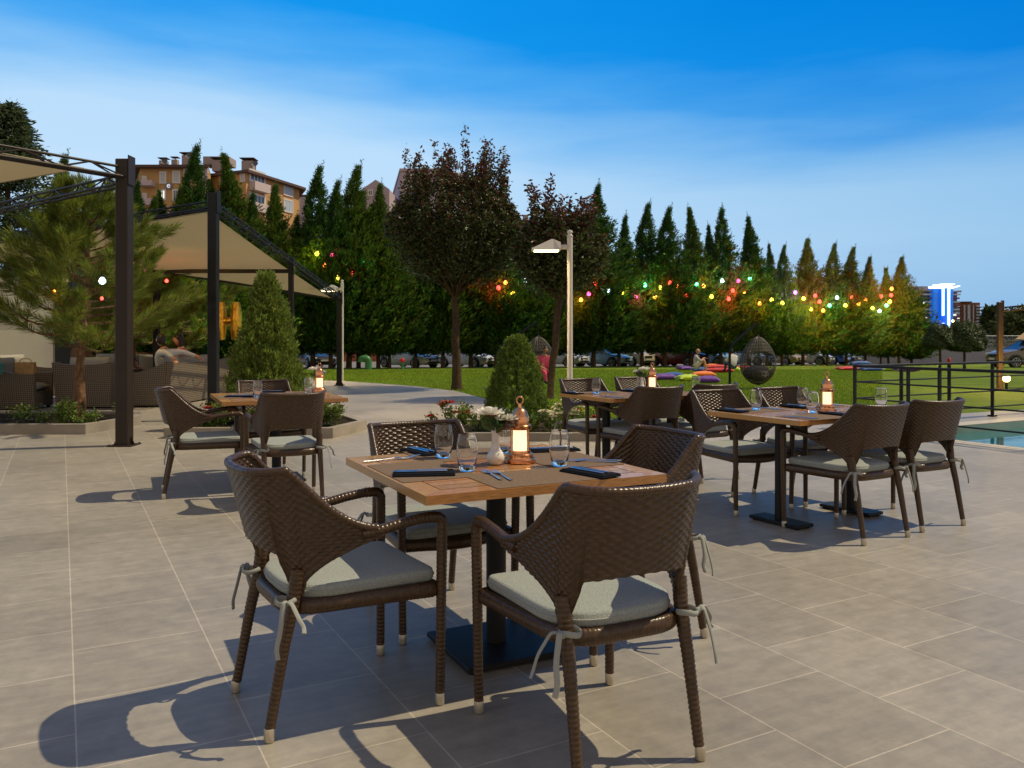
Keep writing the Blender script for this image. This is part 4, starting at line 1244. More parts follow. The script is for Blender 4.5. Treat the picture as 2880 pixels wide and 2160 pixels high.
# ------------------------------------------------------------------ floor cushions on the lawn
def cush_mat(n, c): return mat('cushion_' + n, c, .55, spec=.35, noise=(7, .12), bump=(22, .7, .02), sheen=.2)
CUS = {'purple': cush_mat('purple', (.115, .03, .26)), 'blue': cush_mat('blue', (.012, .07, .30)), 'lime': cush_mat('lime', (.42, .58, .015)),
       'orange': cush_mat('orange', (.80, .19, .02)), 'red': cush_mat('red', (.52, .015, .018))}
def floor_cushion(col, fx, fy, wpx, label, grp, rz=0.0, h=.24, dep=.75, Dd=None):
    # ground height falls with distance: solve the distance at which the pixel meets the lawn
    D = Dd
    if D is None:
        D = 25.0
        for _ in range(60): D = F0 * (H - LZ(0, D)) / (fy - YH)
    w = wpx / F0 * D
    x = (fx - 1440) / F0 * D
    mb = MB(); n = 20; V = []
    for s in (1, -1):
        for j in range(n + 1):
            for i in range(n + 1):
                u, v = i / n * 2 - 1, j / n * 2 - 1
                e = max(0, (1 - abs(u) ** 2.6) * (1 - abs(v) ** 2.6)) ** .5
                pinch = 1 - .10 * (1 - abs(v) ** 2) * 0 - .07 * (abs(u) ** 3) * (1 - v * v)
                z = h * .5 * e * (1 + .08 * math.sin(5 * u + 3 * v) + .05 * math.sin(11 * u - 7 * v))
                V.append((u * w / 2 * (1 - .09 * (1 - v * v) * abs(u) ** 4), v * dep / 2 * (1 - .09 * (1 - u * u) * abs(v) ** 4), h * .42 + (z if s > 0 else -z * .8)))
    m = (n + 1) ** 2
    for s in (0, 1):
        for j in range(n):
            for i in range(n):
                q = (s * m + j * (n + 1) + i, s * m + j * (n + 1) + i + 1, s * m + (j + 1) * (n + 1) + i + 1, s * m + (j + 1) * (n + 1) + i)
                if s == 0: mb.f.append(q)
                else: mb.f.append(tuple(reversed(q)))
                mb.mi.append(0)
    mb.v = V
    o = mb.build('floor_cushion', CUS[col], smooth=80, fix=False, weld=1e-5)
    o.location = (x, D + dep / 2, LZ(0, D)); o.rotation_euler = (0, 0, R(rz))
    return tag(o, label, 'cushion', grp)
g = 'floor cushions on the lawn'
floor_cushion('purple', 1872, 1071, 72, 'purple floor cushion at the left end of the nearest cushion group, before the lantern', g, 8)
floor_cushion('blue', 1900, 1066, 62, 'blue floor cushion behind the leftmost purple one in the nearest group', g, -12)
floor_cushion('lime', 1943, 1074, 68, 'lime green floor cushion in the middle of the nearest group', g, 5)
floor_cushion('orange', 1985, 1062, 68, 'orange floor cushion at the back of the nearest group', g, -6)
floor_cushion('purple', 1999, 1080, 70, 'purple floor cushion nearest the camera, at the right end of its group', g, -10)
floor_cushion('purple', 1929, 1042, 40, 'purple floor cushion behind the man in the grey polo shirt', g, 20)
floor_cushion('blue', 1974, 1046, 46, 'blue floor cushion between the seated man and the long red one', g, 6)
floor_cushion('red', 2026, 1049, 88, 'long red floor cushion in front of the man in white', g, -4)
floor_cushion('red', 2020, 1037, 68, 'red floor cushion at the back, between the two men', g, 8)
floor_cushion('orange', 2006, 1034, 40, 'orange floor cushion touching the red one between the two men', g, 12)
floor_cushion('lime', 2070, 1045, 36, 'lime green floor cushion under the man in white', g, -20)
floor_cushion('red', 2095, 1041, 50, 'dark red floor cushion half hidden by the hanging chair', g, 4)
floor_cushion('red', 2398, 1043, 72, 'red floor cushion at the left end of the far group by the railing', g, 3, dep=.9)
floor_cushion('blue', 2459, 1045, 58, 'blue floor cushion in the far group by the railing, right of the red one', g, 0, dep=.9)
floor_cushion('lime', 2508, 1044, 48, 'lime green floor cushion in the far group by the railing', g, 0, dep=.9)
floor_cushion('purple', 2562, 1046, 66, 'purple floor cushion at the right end of the far group by the railing', g, -4, dep=.9)
floor_cushion('blue', 2425, 1031, 60, 'blue floor cushion lying behind the red one in the far group', g, 6, h=.4)

# ------------------------------------------------------------------ trees
bark_m = mat('brown_bark', (.075, .050, .033), .9, noise=(14, .4, 6), bump=(30, 1, .02), spec=.1)
pinebark_m = mat('flaky_pine_bark', (.17, .095, .05), .85, noise=(22, .65, 6), bump=(26, 1, .03), spec=.1, stretch=(1, 1, .45))
cyp_m = leafmat('cypress_foliage', (.045, .105, .017), .6, .35)
cyp2_m = leafmat('yellow_cypress_foliage', (.072, .128, .017), .6, .35)
spr_m = leafmat('blue_spruce_foliage', (.075, .105, .050), .45, .3)
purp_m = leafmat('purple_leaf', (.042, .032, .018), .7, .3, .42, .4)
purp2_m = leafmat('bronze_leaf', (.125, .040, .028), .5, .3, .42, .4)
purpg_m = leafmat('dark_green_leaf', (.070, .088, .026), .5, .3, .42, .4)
ndl_m = leafmat('pine_needle', (.19, .235, .035), .5, .35)
jun_m = leafmat('conifer_spray', (.175, .235, .040), .5, .35)
box_m = leafmat('clipped_conifer', (.120, .185, .030), .5, .3)
rose_m = leafmat('rose_leaf', (.130, .185, .035), .5, .35)
redp = leafmat('red_petal', (.36, .010, .014), .35, .2)
whitep = leafmat('white_blossom', (.75, .68, .55), .15, .3)
pinkp = leafmat('pink_petal', (.72, .10, .30), .3, .3)
poplar_m = leafmat('poplar_leaf', (.055, .080, .025), .45, .25)

def cypress_mesh(seed, h, r, z0, nb, lean, m, bend=0.0, per=26, ls=1.0):
    rg = np.random.default_rng(seed)
    t = rg.random(nb) ** 1.2
    spire = (t > .97)
    z = z0 + t * (h - z0)
    prof = np.where(t < .10, .80 + 2.0 * t, 1.0) * np.clip((1 - np.clip((t - .34) / .66, 0, 1)) ** 1.12, .035, 1)
    rr = r * prof * (0.55 + .68 * rg.random(nb) ** 1.2)
    az = rg.random(nb) * 2 * pi
    # a few longer sprays break the outline, in clumps
    ck = np.sin(az * 3 + z * 1.7 + seed) * np.sin(z * 2.9 + az + seed * 2)
    rr *= 1 + .28 * ck
    k = per
    s = np.sqrt(rg.random((nb, k))) * 1.0
    s = .22 + .78 * s
    dirx, diry = np.cos(az), np.sin(az)
    up = (.42 + .5 * rg.random(nb))[:, None]
    X = dirx[:, None] * rr[:, None] * s + lean * (rr[:, None] * s) * .9
    Y = diry[:, None] * rr[:, None] * s
    Z = z[:, None] + rr[:, None] * up * s ** 1.6 - .12 * rr[:, None]
    w = .045 * r * (1.1 - .3 * s)
    X = X + rg.normal(0, 1, X.shape) * w; Y = Y + rg.normal(0, 1, X.shape) * w; Z = Z + rg.normal(0, 1, X.shape) * w
    X = X + bend * np.clip((Z - h * .75) / (h * .25), 0, 1.2) ** 2
    Dx = dirx[:, None] + lean * .5 + rg.normal(0, .5, X.shape); Dy = diry[:, None] + rg.normal(0, .5, X.shape); Dz = up * 1.3 + rg.normal(0, .45, X.shape)
    P = np.stack([X, Y, Z], -1).reshape(-1, 3); D = np.stack([Dx, Dy, Dz], -1).reshape(-1, 3)
    ok = P[:, 2] > z0 * .55
    P, D = P[ok], D[ok]
    n = len(P)
    tz = np.clip((P[:, 2] / h - .45) / .55, 0, 1)
    L = (.16 + .17 * rg.random(n)) * ls * (1.45 - 1.05 * tz); W = L * .26
    # leader tip
    nt = 50; q = rg.random(nt)
    P2 = np.stack([bend * (1 + .25 * q) ** 2 + rg.normal(0, .03, nt), rg.normal(0, .03, nt), h * (.93 + .10 * q)], 1); D2 = np.stack([rg.normal(0, .6, nt), rg.normal(0, .6, nt), np.ones(nt) * .9], 1)
    P2[:, 2] = h * (.90 + .14 * q); P = np.concatenate([P, P2]); D = np.concatenate([D, D2]); L = np.concatenate([L, np.full(nt, .14)]); W = np.concatenate([W, np.full(nt, .035)])
    return P, D, L, W
def trunk(parent, h, r0, r1, m, seed=0, bend=.0, z0=-.1, name='trunk', wob=.02):
    rg = random.Random(seed); mb = MB(); n = 8
    pts = [(bend * (i / n) + (rg.uniform(-wob, wob) if i else 0), rg.uniform(-wob, wob) if i else 0, z0 + (h - z0) * i / n) for i in range(n + 1)]
    mb.tube(pts, lambda t: (r0 * (1.35 - .35 * min(1, t * 7)) if t < .14 else r0 + (r1 - r0) * t), 10)
    return mb.build(name, m, parent, smooth=60)
protos = []
for k, (h, r, seed, lean, bend, m) in enumerate(((10.5, 1.75, 11, .45, .15, cyp_m), (10.5, 1.9, 23, .35, .35, cyp2_m), (10.5, 1.6, 37, .5, -.1, cyp_m), (10.5, 2.05, 41, .4, .25, cyp2_m), (10.5, 1.85, 59, .6, .4, cyp_m), (10.5, 1.7, 67, .3, -.25, cyp2_m))):
    t = empty('cypress_tree', (0, 0, 0))
    trunk(t, 8.6, .12, .03, bark_m, seed)
    P, D, L, W = cypress_mesh(seed, h, r, .85, 950, lean, m, bend, 30)
    leaves('crown', P, D, L, W, m, t, seed)
    protos.append(t)
# tops measured in the photograph (2212-pixel copy): x, y of each tip and relative width
tips = [(300, 380, 1.0), (330, 415, .9), (352, 400, .9), (385, 390, .9), (415, 296, 1.15), (455, 375, .9), (500, 318, 1.1), (545, 405, .95), (590, 385, 1.05), (640, 455, .9), (680, 345, 1.1), (718, 380, .85), (757, 345, 1.1), (778, 402, .9), (800, 430, .95), (821, 386, .9),
        (845, 470, .9), (900, 430, 1.0), (960, 440, .95), (1020, 450, 1.0), (1075, 480, .9), (1110, 465, .9), (1150, 490, .9), (1195, 470, .9), (1240, 485, .85), (1285, 388, 1.15), (1340, 455, .95), (1390, 427, 1.1), (1440, 437, 1.05),
        (1495, 437, 1.1), (1530, 477, .85), (1560, 437, 1.1), (1620, 458, 1.15), (1660, 520, .8), (1692, 522, .85), (1737, 507, .95), (1790, 517, 1.0), (1830, 527, .95), (1872, 547, .95), (1905, 572, .75), (1922, 572, .75), (1945, 547, 1.0), (1972, 640, .9)]
nT = len(tips)
rg_ = random.Random(8)
for i, (dx, dy, wd) in enumerate(tips):
    fx, fy = dx * 1.302, dy * 1.302
    D = 44.5
    for _ in range(30): D = row_y((fx - 1440) / F0 * D)
    D += rg_.uniform(-.9, .9)
    top = H + (YH - fy) / F0 * D
    x = (fx - 1440) / F0 * D
    z = LZ(x, D)
    p = protos[i] if i < 6 else copy_tree(protos[rg_.choice((0, 1, 2, 3, 4, 5))])
    hh = top - z
    s = hh / 10.9
    w = .95 * wd * (.75 + .25 * s) * (1.0 if fx < 1700 else .86)
    p.location = (x - .1, D, z); p.rotation_euler = (rg_.uniform(-.02, .02), rg_.uniform(-.015, .04), rg_.uniform(-.6, .6)); w *= rg_.uniform(.85, 1.15); p.scale = (w, w, s)
    size = 'tall' if hh > 10.5 else ('slim' if wd < .9 else 'bushy')
    if i < nT / 2: lab = '%s cypress in the row behind the lawn, %s from the left end of the row' % (size, ORD[i])
    else: lab = '%s cypress in the row behind the lawn, %s from the right end of the row' % (size, ORD[nT - 1 - i])
    tag(p, lab, 'tree', 'cypress trees behind the lawn')
# lower cypresses filling in the left, beyond the lounge
for k, (fx, fy, D, wd) in enumerate(((60, 640, 36, 1.2), (170, 420, 37, 1.0), (262, 500, 38, .9), (545, 560, 33, 1.1), (640, 590, 31, .95))):
    p = copy_tree(protos[k % 4]); top = H + (YH - fy) / F0 * D; x = (fx - 1440) / F0 * D; hh = top - gz(D)
    p.location = (x, D, gz(D)); p.scale = (.8 * wd, .8 * wd, hh / 10.9)
    tag(p, ('broad', 'tall', 'thin-topped', 'low', 'small yellowish')[k] + ' cypress beyond the lounge, ' + ('left of the spruce shadow by the frame edge', 'seen through the beams of the near pergola', 'just left of the thick brown post', 'under the middle sail right of the black post', 'behind the light green conifer')[k], 'tree', 'cypress trees beyond the lounge')

# big spruce at the left edge
t = empty('spruce_tree', (-16.2, 26.5, -.15), 0, 'large grey green spruce at the left edge behind the near pergola', 'tree')
trunk(t, 8.0, .2, .04, bark_m, 2)
rg = np.random.default_rng(77); P, D, L, W = [], [], [], []
for b in range(520):
    q = rg.random() ** .85; z = 1.2 + q * 7.6; r = 3.4 * (1 - q) ** .8 * (.55 + .5 * rg.random()) + .15; a = rg.random() * 2 * pi
    for k in range(46):
        s = rg.random() ** .6
        P.append((math.cos(a) * r * s + rg.normal(0, .10), math.sin(a) * r * s + rg.normal(0, .10), z - .18 * r * s + .2 * r * s * s + rg.normal(0, .09)))
        D.append((math.cos(a) + rg.normal(0, .6), math.sin(a) + rg.normal(0, .6), .1 + rg.normal(0, .45)))
leaves('crown', P, D, .15 + .10 * rg.random(len(P)), .06, spr_m, t, 3)

# purple-leaved round trees
def purple_tree(x, y, ztop, zb, r, lean, seed, label, nshoot):
    z0 = LZ(x, y)
    t = empty('purple_leaf_tree', (x, y, z0), 0, label, 'tree', 'purple leaved trees on the lawn')
    zf = zb - z0 + .25
    trunk(t, zf + .15, .115 * (r / 1.6), .075, bark_m, seed, lean, wob=.015)
    rg = np.random.default_rng(seed); h = ztop - z0
    cz = zb - z0; ch = (h * .80 - cz)
    P, D, S = [], [], []
    mb = MB()
    for k in range(nshoot):
        a = rg.random() * 2 * pi; e = rg.random() ** .55
        # shoots fan out from the fork and end on an egg-shaped crown
        th = e * 1.35
        top = Vector((lean + r * math.sin(th) * math.cos(a) * (1.0 if th < 1 else 1.02), r * math.sin(th) * math.sin(a), cz + ch * (.42 + .55 * math.cos(th)) + .25 * rg.random()))
        start = Vector((lean * .95, 0, zf - .1 + .3 * rg.random()))
        ex = (.12 + .88 * rg.random() ** 1.6) * (h * .22) if th < .85 else .22 * rg.random()
        mid = start.lerp(top, .55) + Vector((math.cos(a) * r * .16, math.sin(a) * r * .16, -.12))
        path = [start, mid, top, top + Vector((math.cos(a) * .06, math.sin(a) * .06, 1)) * ex]
        if k < 40: mb.tube([path[0], path[1], path[2]], [.028, .016, .006], 5, cap=False)
        nl = int(105 + 110 * ex)
        for i in range(nl):
            q = rg.random() ** .62 * 3
            j = min(int(q), 2); f = q - j
            p = path[j].lerp(path[j + 1], f)
            if q < .5: continue
            sp = .13 if q < 2 else .04
            P.append((p.x + rg.normal(0, sp), p.y + rg.normal(0, sp), p.z + rg.normal(0, sp)))
            D.append((rg.normal(0, .8) + math.cos(a) * .4, rg.normal(0, .8) + math.sin(a) * .4, .15 + rg.normal(0, .5)))
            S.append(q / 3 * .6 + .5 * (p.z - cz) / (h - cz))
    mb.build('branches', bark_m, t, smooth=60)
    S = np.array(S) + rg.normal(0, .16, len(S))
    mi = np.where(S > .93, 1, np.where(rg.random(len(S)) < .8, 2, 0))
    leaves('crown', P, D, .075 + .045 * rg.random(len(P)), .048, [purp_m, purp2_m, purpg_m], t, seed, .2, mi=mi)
    return t
purple_tree(-1.36, 20.3, 6.15, 2.05, 1.66, -.05, 5, 'large round purple leaved tree standing alone on the lawn left of the lit street lamp', 290)
purple_tree(.77, 17.0, 4.36, 1.85, .95, .22, 9, 'smaller purple leaved tree with a leaning trunk behind the lit street lamp', 130)

# young pines with long needles
def pine(x, y, h, r, zb, seed, label, tr, nb=46, lean=0.0):
    t = empty('pine_tree', (x, y, .06), 0, label, 'tree', 'young pines by the lounge')
    rg = np.random.default_rng(seed)
    mb = MB()
    tp = [(0, 0, 0), (.05, 0, h * .12), (.02, .02, h * .24), (.10, 0, h * .38), (.16, 0, h * .6), (.18 + lean, .0, h * .97)]
    mb.tube(rounded(tp, .3, 4), lambda q: tr * (1.25 - .25 * min(1, q * 6)) * (1 - .82 * q), 10)
    mb.build('trunk', pinebark_m, t, smooth=60)
    P, D = [], []
    mb = MB()
    for b in range(nb):
        q = (b + .5 * rg.random()) / nb
        z = zb + (h * .97 - zb) * q ** .9; a = b * 2.399 + rg.normal(0, .3)
        ln = r * (1.05 - .66 * q) * (.75 + .4 * rg.random())
        bx = .16 * min(1, z / (h * .6)); base = Vector((bx, 0, z))
        d = Vector((math.cos(a), math.sin(a), -.02 + .72 * q)); d.normalize()
        tip = base + d * ln; tip.z += ln * .32
        mid = base + d * ln * .55; mid.z -= ln * .04
        pts = [base, mid, tip]
        mb.tube(rounded(pts, .2, 3), lambda s: .016 * (1 - .7 * s) * (1.2 - .6 * q) + .002, 5, cap=False)
        twigs = [(mid, tip, 1.0)]
        for k in range(4):
            s = .35 + .55 * rg.random(); o = base.lerp(mid, s / .55) if s < .55 else mid.lerp(tip, (s - .55) / .45)
            dd = Vector((math.cos(a + rg.choice((-1, 1)) * (.5 + .5 * rg.random())), math.sin(a + rg.choice((-1, 1)) * (.5 + .5 * rg.random())), .25 + .5 * rg.random())).normalized()
            e = o + dd * ln * (.25 + .25 * rg.random()); twigs.append((o, e, .8))
            mb.tube([o, e], [.006, .003], 5, cap=False)
        for (o, e, w) in twigs:
            v = (e - o); L = v.length; v.normalize()
            nn = int(125 * w + 250 * L)
            for i in range(nn):
                s = rg.random() ** .7
                p = o.lerp(e, s)
                P.append((p.x, p.y, p.z)); k = rg.normal(size=3); k = Vector(k); k = (k - v * k.dot(v)).normalized()
                f = v * (.62 + .9 * s) + k * (.85 - .15 * s) + Vector((0, 0, .14)); D.append(tuple(f))
    mb.build('branches', pinebark_m, t, smooth=60)
    n = len(P)
    leaves('needles', P, D, .13 + .08 * rg.random(n), .0065 + .0006 * (y - 11), ndl_m, t, seed, .05)
    return t
pine(-6.2, 11.75, 3.12, 1.2, 1.05, 3, 'young pine with flaky bark growing in the left planter before the lounge chairs', .085, 56)
pine(-7.85, 17.0, 2.9, 1.15, .85, 7, 'young pine behind the thick brown post, its crown touching the sail edge', .06, 38)
pine(-8.25, 20.4, 3.2, 1.5, .95, 13, 'bushy young pine between the thick brown post and the black post, under the string bulbs', .06, 44)

# light green conifer beside the lounge, and the clipped cone bush
def conifer(x, y, z0, h, r, seed, label, m, n, ls, name='conifer_bush', ragged=.22, pw=.8, up=1.3):
    t = empty(name, (x, y, z0), 0, label, 'bush')
    trunk(t, h * .8, .035, .01, bark_m, seed, z0=-.05)
    rg = np.random.default_rng(seed)
    nc = n // 26
    q = rg.random(nc); a = rg.random(nc) * 2 * pi
    rr = r * np.where(q < .16, .70 + 1.9 * q, 1.0) * (1 - np.clip((q - .12) / .88, 0, 1)) ** pw
    depth = .55 + .47 * rg.random(nc) ** .5
    bump = 1 + ragged * np.sin(a * 3 + q * 9 + seed) * np.sin(q * 21 + a * 2) + ragged * .5 * rg.normal(size=nc)
    cx, cy, cz = np.cos(a) * rr * depth * bump, np.sin(a) * rr * depth * bump, .05 + q * (h - .05)
    k = 26; s = rg.random((nc, k))
    ux, uy = np.cos(a)[:, None] * .5, np.sin(a)[:, None] * .5
    ln = (.07 + .07 * rg.random(nc))[:, None] * ls / .05
    sp = .018 * ls / .05
    X = cx[:, None] + ux * ln * s + rg.normal(0, sp, s.shape); Y = cy[:, None] + uy * ln * s + rg.normal(0, sp, s.shape); Z = cz[:, None] + up * .7 * ln * s + rg.normal(0, sp, s.shape)
    P = np.stack([X, Y, Z], -1).reshape(-1, 3)
    D = np.stack([ux + rg.normal(0, .45, s.shape), uy + rg.normal(0, .45, s.shape), np.full(s.shape, up * .8) + rg.normal(0, .4, s.shape)], -1).reshape(-1, 3)
    ok = P[:, 2] > .01
    P, D = P[ok], D[ok]
    leaves('foliage', P, D, ls * (.7 + .6 * rg.random(len(P))), ls * .34, m, t, seed, .2)
    return t
conifer(-3.42, 11.5, .09, 1.95, .50, 21, 'light green pointed conifer behind the left square table', jun_m, 42000, .055)
conifer(.06, 10.95, .06, 1.18, .40, 33, 'clipped dark green cone shaped bush in the centre planter', box_m, 40000, .032, name='cone_bush', ragged=.10, pw=.52, up=.9)

# roses and small plants
def plant(x, y, z0, h, r, seed, label, nl, ls, flower=None, nf=0, fr=.03, m=None, grp='rose bushes in the planters', name='rose_bush'):
    t = empty(name, (x, y, z0), 0, label, 'plant', grp); rg = np.random.default_rng(seed)
    mb = MB(); P, D = [], []; tops = []
    ns = max(5, int(r * 34))
    for s in range(ns):
        a = rg.random() * 2 * pi; q = rg.random() ** .5 * r; hh = h * (.55 + .45 * rg.random()) * (1 - .25 * (q / r) ** 2)
        b = Vector((math.cos(a) * q * .45, math.sin(a) * q * .45, -.03)); e = Vector((math.cos(a) * q, math.sin(a) * q, hh))
        mi_ = b.lerp(e, .5) + Vector((0, 0, .05 * h)); mb.tube([b, mi_, e], .003, 4, cap=False); tops.append(e)
        for k in range(nl // ns):
            f = .2 + .8 * rg.random() ** .7; p = (b.lerp(mi_, f * 2) if f < .5 else mi_.lerp(e, f * 2 - 1))
            P.append((p.x + rg.normal(0, .035), p.y + rg.normal(0, .035), max(.0, p.z + rg.normal(0, .03)))); D.append((rg.normal(), rg.normal(), .35 + .5 * rg.random()))
    mb.build('stems', stemgreen, t, smooth=60)
    leaves('foliage', P, D, ls * (.7 + .6 * rg.random(len(P))), ls * .55, m or rose_m, t, seed, .2)
    if flower is not None and nf:
        rn = random.Random(seed)
        for k in range(nf):
            p = tops[int(rg.integers(len(tops)))] + Vector(rg.normal(0, .03, 3)); mb = MB(); rose_head(mb, p + Vector((0, 0, .02)), fr * (.75 + .5 * rg.random()), rn)
            mb.build('flower', flower, t, smooth=80, fix=False)
    return t
zc = .055
plant(-.78, 10.42, zc, .44, .26, 1, 'red flowering rose bush at the left end of the centre planter', 900, .045, redp, 12)
plant(-.33, 10.38, zc, .33, .24, 2, 'leafy green rose bush left of the cone bush in the centre planter', 1000, .045, redp, 2)
plant(.18, 10.32, zc, .26, .22, 3, 'low leafy bush directly in front of the cone bush', 800, .042)
plant(.62, 10.42, zc, .34, .26, 4, 'white flowering bush right of the cone bush in the centre planter', 900, .042, whitep, 14, .026)
plant(1.02, 10.60, zc, .32, .24, 5, 'bush with red and white flowers at the right end of the centre planter', 800, .042, redp, 6)
plant(.75, 11.1, zc, .36, .24, 6, 'white flowering bush at the back of the centre planter', 700, .042, whitep, 10, .026)
zc = .09
plant(-2.42, 10.85, zc, .42, .24, 7, 'rose bush at the right corner of the planter behind the left square table', 1000, .045, redp, 4)
plant(-2.75, 10.62, zc, .34, .26, 8, 'rose bush behind the left square table, right of the pedestal', 900, .045, redp, 5)
plant(-3.3, 10.62, zc, .30, .26, 9, 'dark leafy rose bush behind the left square table under its far chair', 1100, .045, redp, 3)
plant(-3.88, 10.62, zc, .36, .26, 10, 'red flowering rose bush at the left end of the planter behind the left square table', 1100, .045, redp, 12)
plant(-3.95, 11.2, zc, .34, .24, 11, 'rose bush at the back left of the planter behind the left square table', 800, .045, redp, 5)
gq = 'small plants in the left planter'
plant(-7.15, 11.05, zc, .34, .20, 12, 'small rose with red blooms at the left edge of the left planter', 380, .045, redp, 5, grp=gq)
plant(-6.75, 11.35, zc, .30, .18, 13, 'sparse young rose left of the pine trunk', 260, .045, grp=gq)
plant(-6.35, 11.1, zc, .24, .15, 14, 'tiny young rose just left of the pine trunk', 160, .04, grp=gq)
plant(-5.98, 11.2, zc, .33, .22, 15, 'full leafed young rose right in front of the pine trunk', 620, .048, grp=gq)
plant(-5.72, 11.05, zc, .22, .14, 16, 'small leafy plant right of the pine trunk', 260, .045, grp=gq)
plant(-5.6, 11.95, zc, .36, .16, 17, 'slender young rose at the right end of the left planter beside the brown post', 240, .045, grp=gq)
plant(-8.83, 13.62, .80, .22, .26, 18, 'pink geraniums growing in the teal flower box', 500, .05, pinkp, 26, .032, grp='flower box plants', name='geranium')
plant(-9.3, 19.6, 1.75, .25, .3, 19, 'red geraniums hanging on the house wall at the left edge', 300, .05, redp, 16, .045, grp='flower box plants', name='geranium')
hd = empty('low_hedge', (-9.0, 13.0, 0), 0, 'dark low hedge under the flower box at the left edge', 'hedge')
rg = np.random.default_rng(4); n = 9000
P = np.stack([rg.uniform(-1.0, .45, n), rg.uniform(-.22, .22, n), rg.uniform(.05, .42, n) ** 1.0], 1); D = rg.normal(size=(n, 3)) + np.array([0, -.3, .5])
leaves('foliage', P, D, .05, .028, box_m, hd, 2)
mb = MB(); mb.box((-.3, -.34, .045), (1.6, .10, .09)); mb.build('kerb', kerb_m, hd, smooth=0)

# small round topiary trees at the right
def topiary(fx, fyb, D, zc, r, seed, label, hz=.8):
    x = (fx - 1440) / F0 * D; z0 = LZ(x, D)
    t = empty('round_tree', (x, D, z0), 0, label, 'tree', 'small round trees by the car park')
    trunk(t, zc, .075, .05, bark_m, seed)
    rg = np.random.default_rng(seed); n = 9000
    v = rg.normal(size=(n, 3)); v /= np.linalg.norm(v, axis=1, keepdims=True); rr = r * (.55 + .47 * rg.random(n) ** .5) * (1 + .10 * np.sin(v[:, 0] * 7 + v[:, 2] * 5))
    P = v * rr[:, None]; P[:, 2] = np.where(P[:, 2] > 0, P[:, 2] * .95, P[:, 2] * .55) + zc; P[:, 2] -= .25 * (P[:, 0] ** 2 + P[:, 1] ** 2) / r
    D_ = v * .4 + np.array([0, 0, -.7]) + rg.normal(0, .4, (n, 3))
    leaves('crown', P, D_, .17, .10, poplar_m, t, seed)
topiary(2644, 1020, 46, 1.75, .80, 1, 'small round headed tree by the grey wall, the left one of two')
topiary(2712, 1020, 46, 1.72, 1.05, 2, 'wider round headed tree by the grey wall, the right one of two')

# ------------------------------------------------------------------ coloured string lights in the trees
BC = {'red': (1, .035, .02), 'yellow': (1, .74, .05), 'white': (.62, .82, 1.0), 'green': (.10, 1.0, .38), 'purple': (.65, .12, 1.0), 'pink': (1, .05, .22), 'orange': (1, .26, .02), 'blue': (.10, .35, 1.0)}
BM = {k: mat('bulb_' + k, c, .3, emit=tuple(min(1, x + .02) for x in c), es=6) for k, c in BC.items()}
bulbs = [(685, 548, 'yellow', 1.3), (717, 552, 'pink', 1.5), (745, 574, 'red', .6), (790, 565, 'green', 1), (1077, 622, 'red', .9), (1108, 634, 'yellow', 1.4), (1135, 606, 'white', .8), (1285, 612, 'red', 1), (1272, 635, 'pink', 1),
         (1315, 628, 'white', 1), (1343, 633, 'yellow', 1.2), (1373, 642, 'pink', 1), (1393, 616, 'green', .8), (1427, 622, 'yellow', 1.2), (1462, 618, 'orange', 1), (1483, 638, 'red', 1.1), (1505, 615, 'green', .9), (1520, 618, 'orange', .9),
         (1560, 607, 'white', 1.2), (1595, 607, 'pink', 1.3), (1583, 628, 'red', 1), (1607, 633, 'orange', .8), (1620, 602, 'green', .8), (1667, 648, 'yellow', 1.2), (1690, 655, 'yellow', 1), (1718, 632, 'purple', 1), (1736, 645, 'yellow', .9),
         (1770, 652, 'red', 1), (1778, 671, 'orange', 1), (1792, 660, 'green', .9), (1808, 643, 'white', 1.1), (1826, 660, 'yellow', 1), (1840, 643, 'red', 1.2), (1870, 648, 'orange', .8), (1885, 666, 'yellow', 1), (1900, 672, 'white', 1.2),
         (1903, 640, 'red', 1), (1915, 660, 'green', .8), (1925, 638, 'red', 1), (1926, 624, 'orange', 1.1), (1922, 652, 'yellow', .9), (1255, 648, 'orange', .8), (1415, 641, 'orange', .8), (1448, 611, 'red', .9), (1537, 641, 'yellow', .9), (1574, 646, 'red', .9), (1641, 656, 'orange', .9), (1752, 668, 'yellow', 1),
         (1761, 639, 'red', .9), (1855, 657, 'orange', .9), (1092, 611, 'orange', 1), (700, 572, 'orange', .9), (762, 592, 'red', .9), (731, 600, 'yellow', 1.1)]
near = [(402, 571, 'green', 18.6, 'green', 'under the sail just left of the black post'), (424, 582, 'yellow', 18.7, 'yellow', 'under the sail left of the black post, below the green one'), (515, 590, 'yellow', 30.6, 'dim yellow', 'behind the slanting sail edge, above the light green conifer'), (590, 598, 'yellow', 29.0, 'yellow', 'above the tip of the light green conifer'), (285, 570, 'yellow', 14.8, 'yellow', 'over the right shoulder of the thick brown post'), (312, 583, 'pink', 15.0, 'pink', 'right of the thick brown post, under the sail edge'), (360, 607, 'red', 15.6, 'red', 'below the sail right of the rear post of the middle pergola'),
        (221, 607, 'white', 10.75, 'bright white', 'shining through the needles left of the thick brown post'), (220, 645, 'red', 10.7, 'small red', 'among the pine needles below the bright white bulb'), (118, 628, 'orange', 10.8, 'small orange', 'in the left part of the young pine')]
sock_m = black
bproto = {}
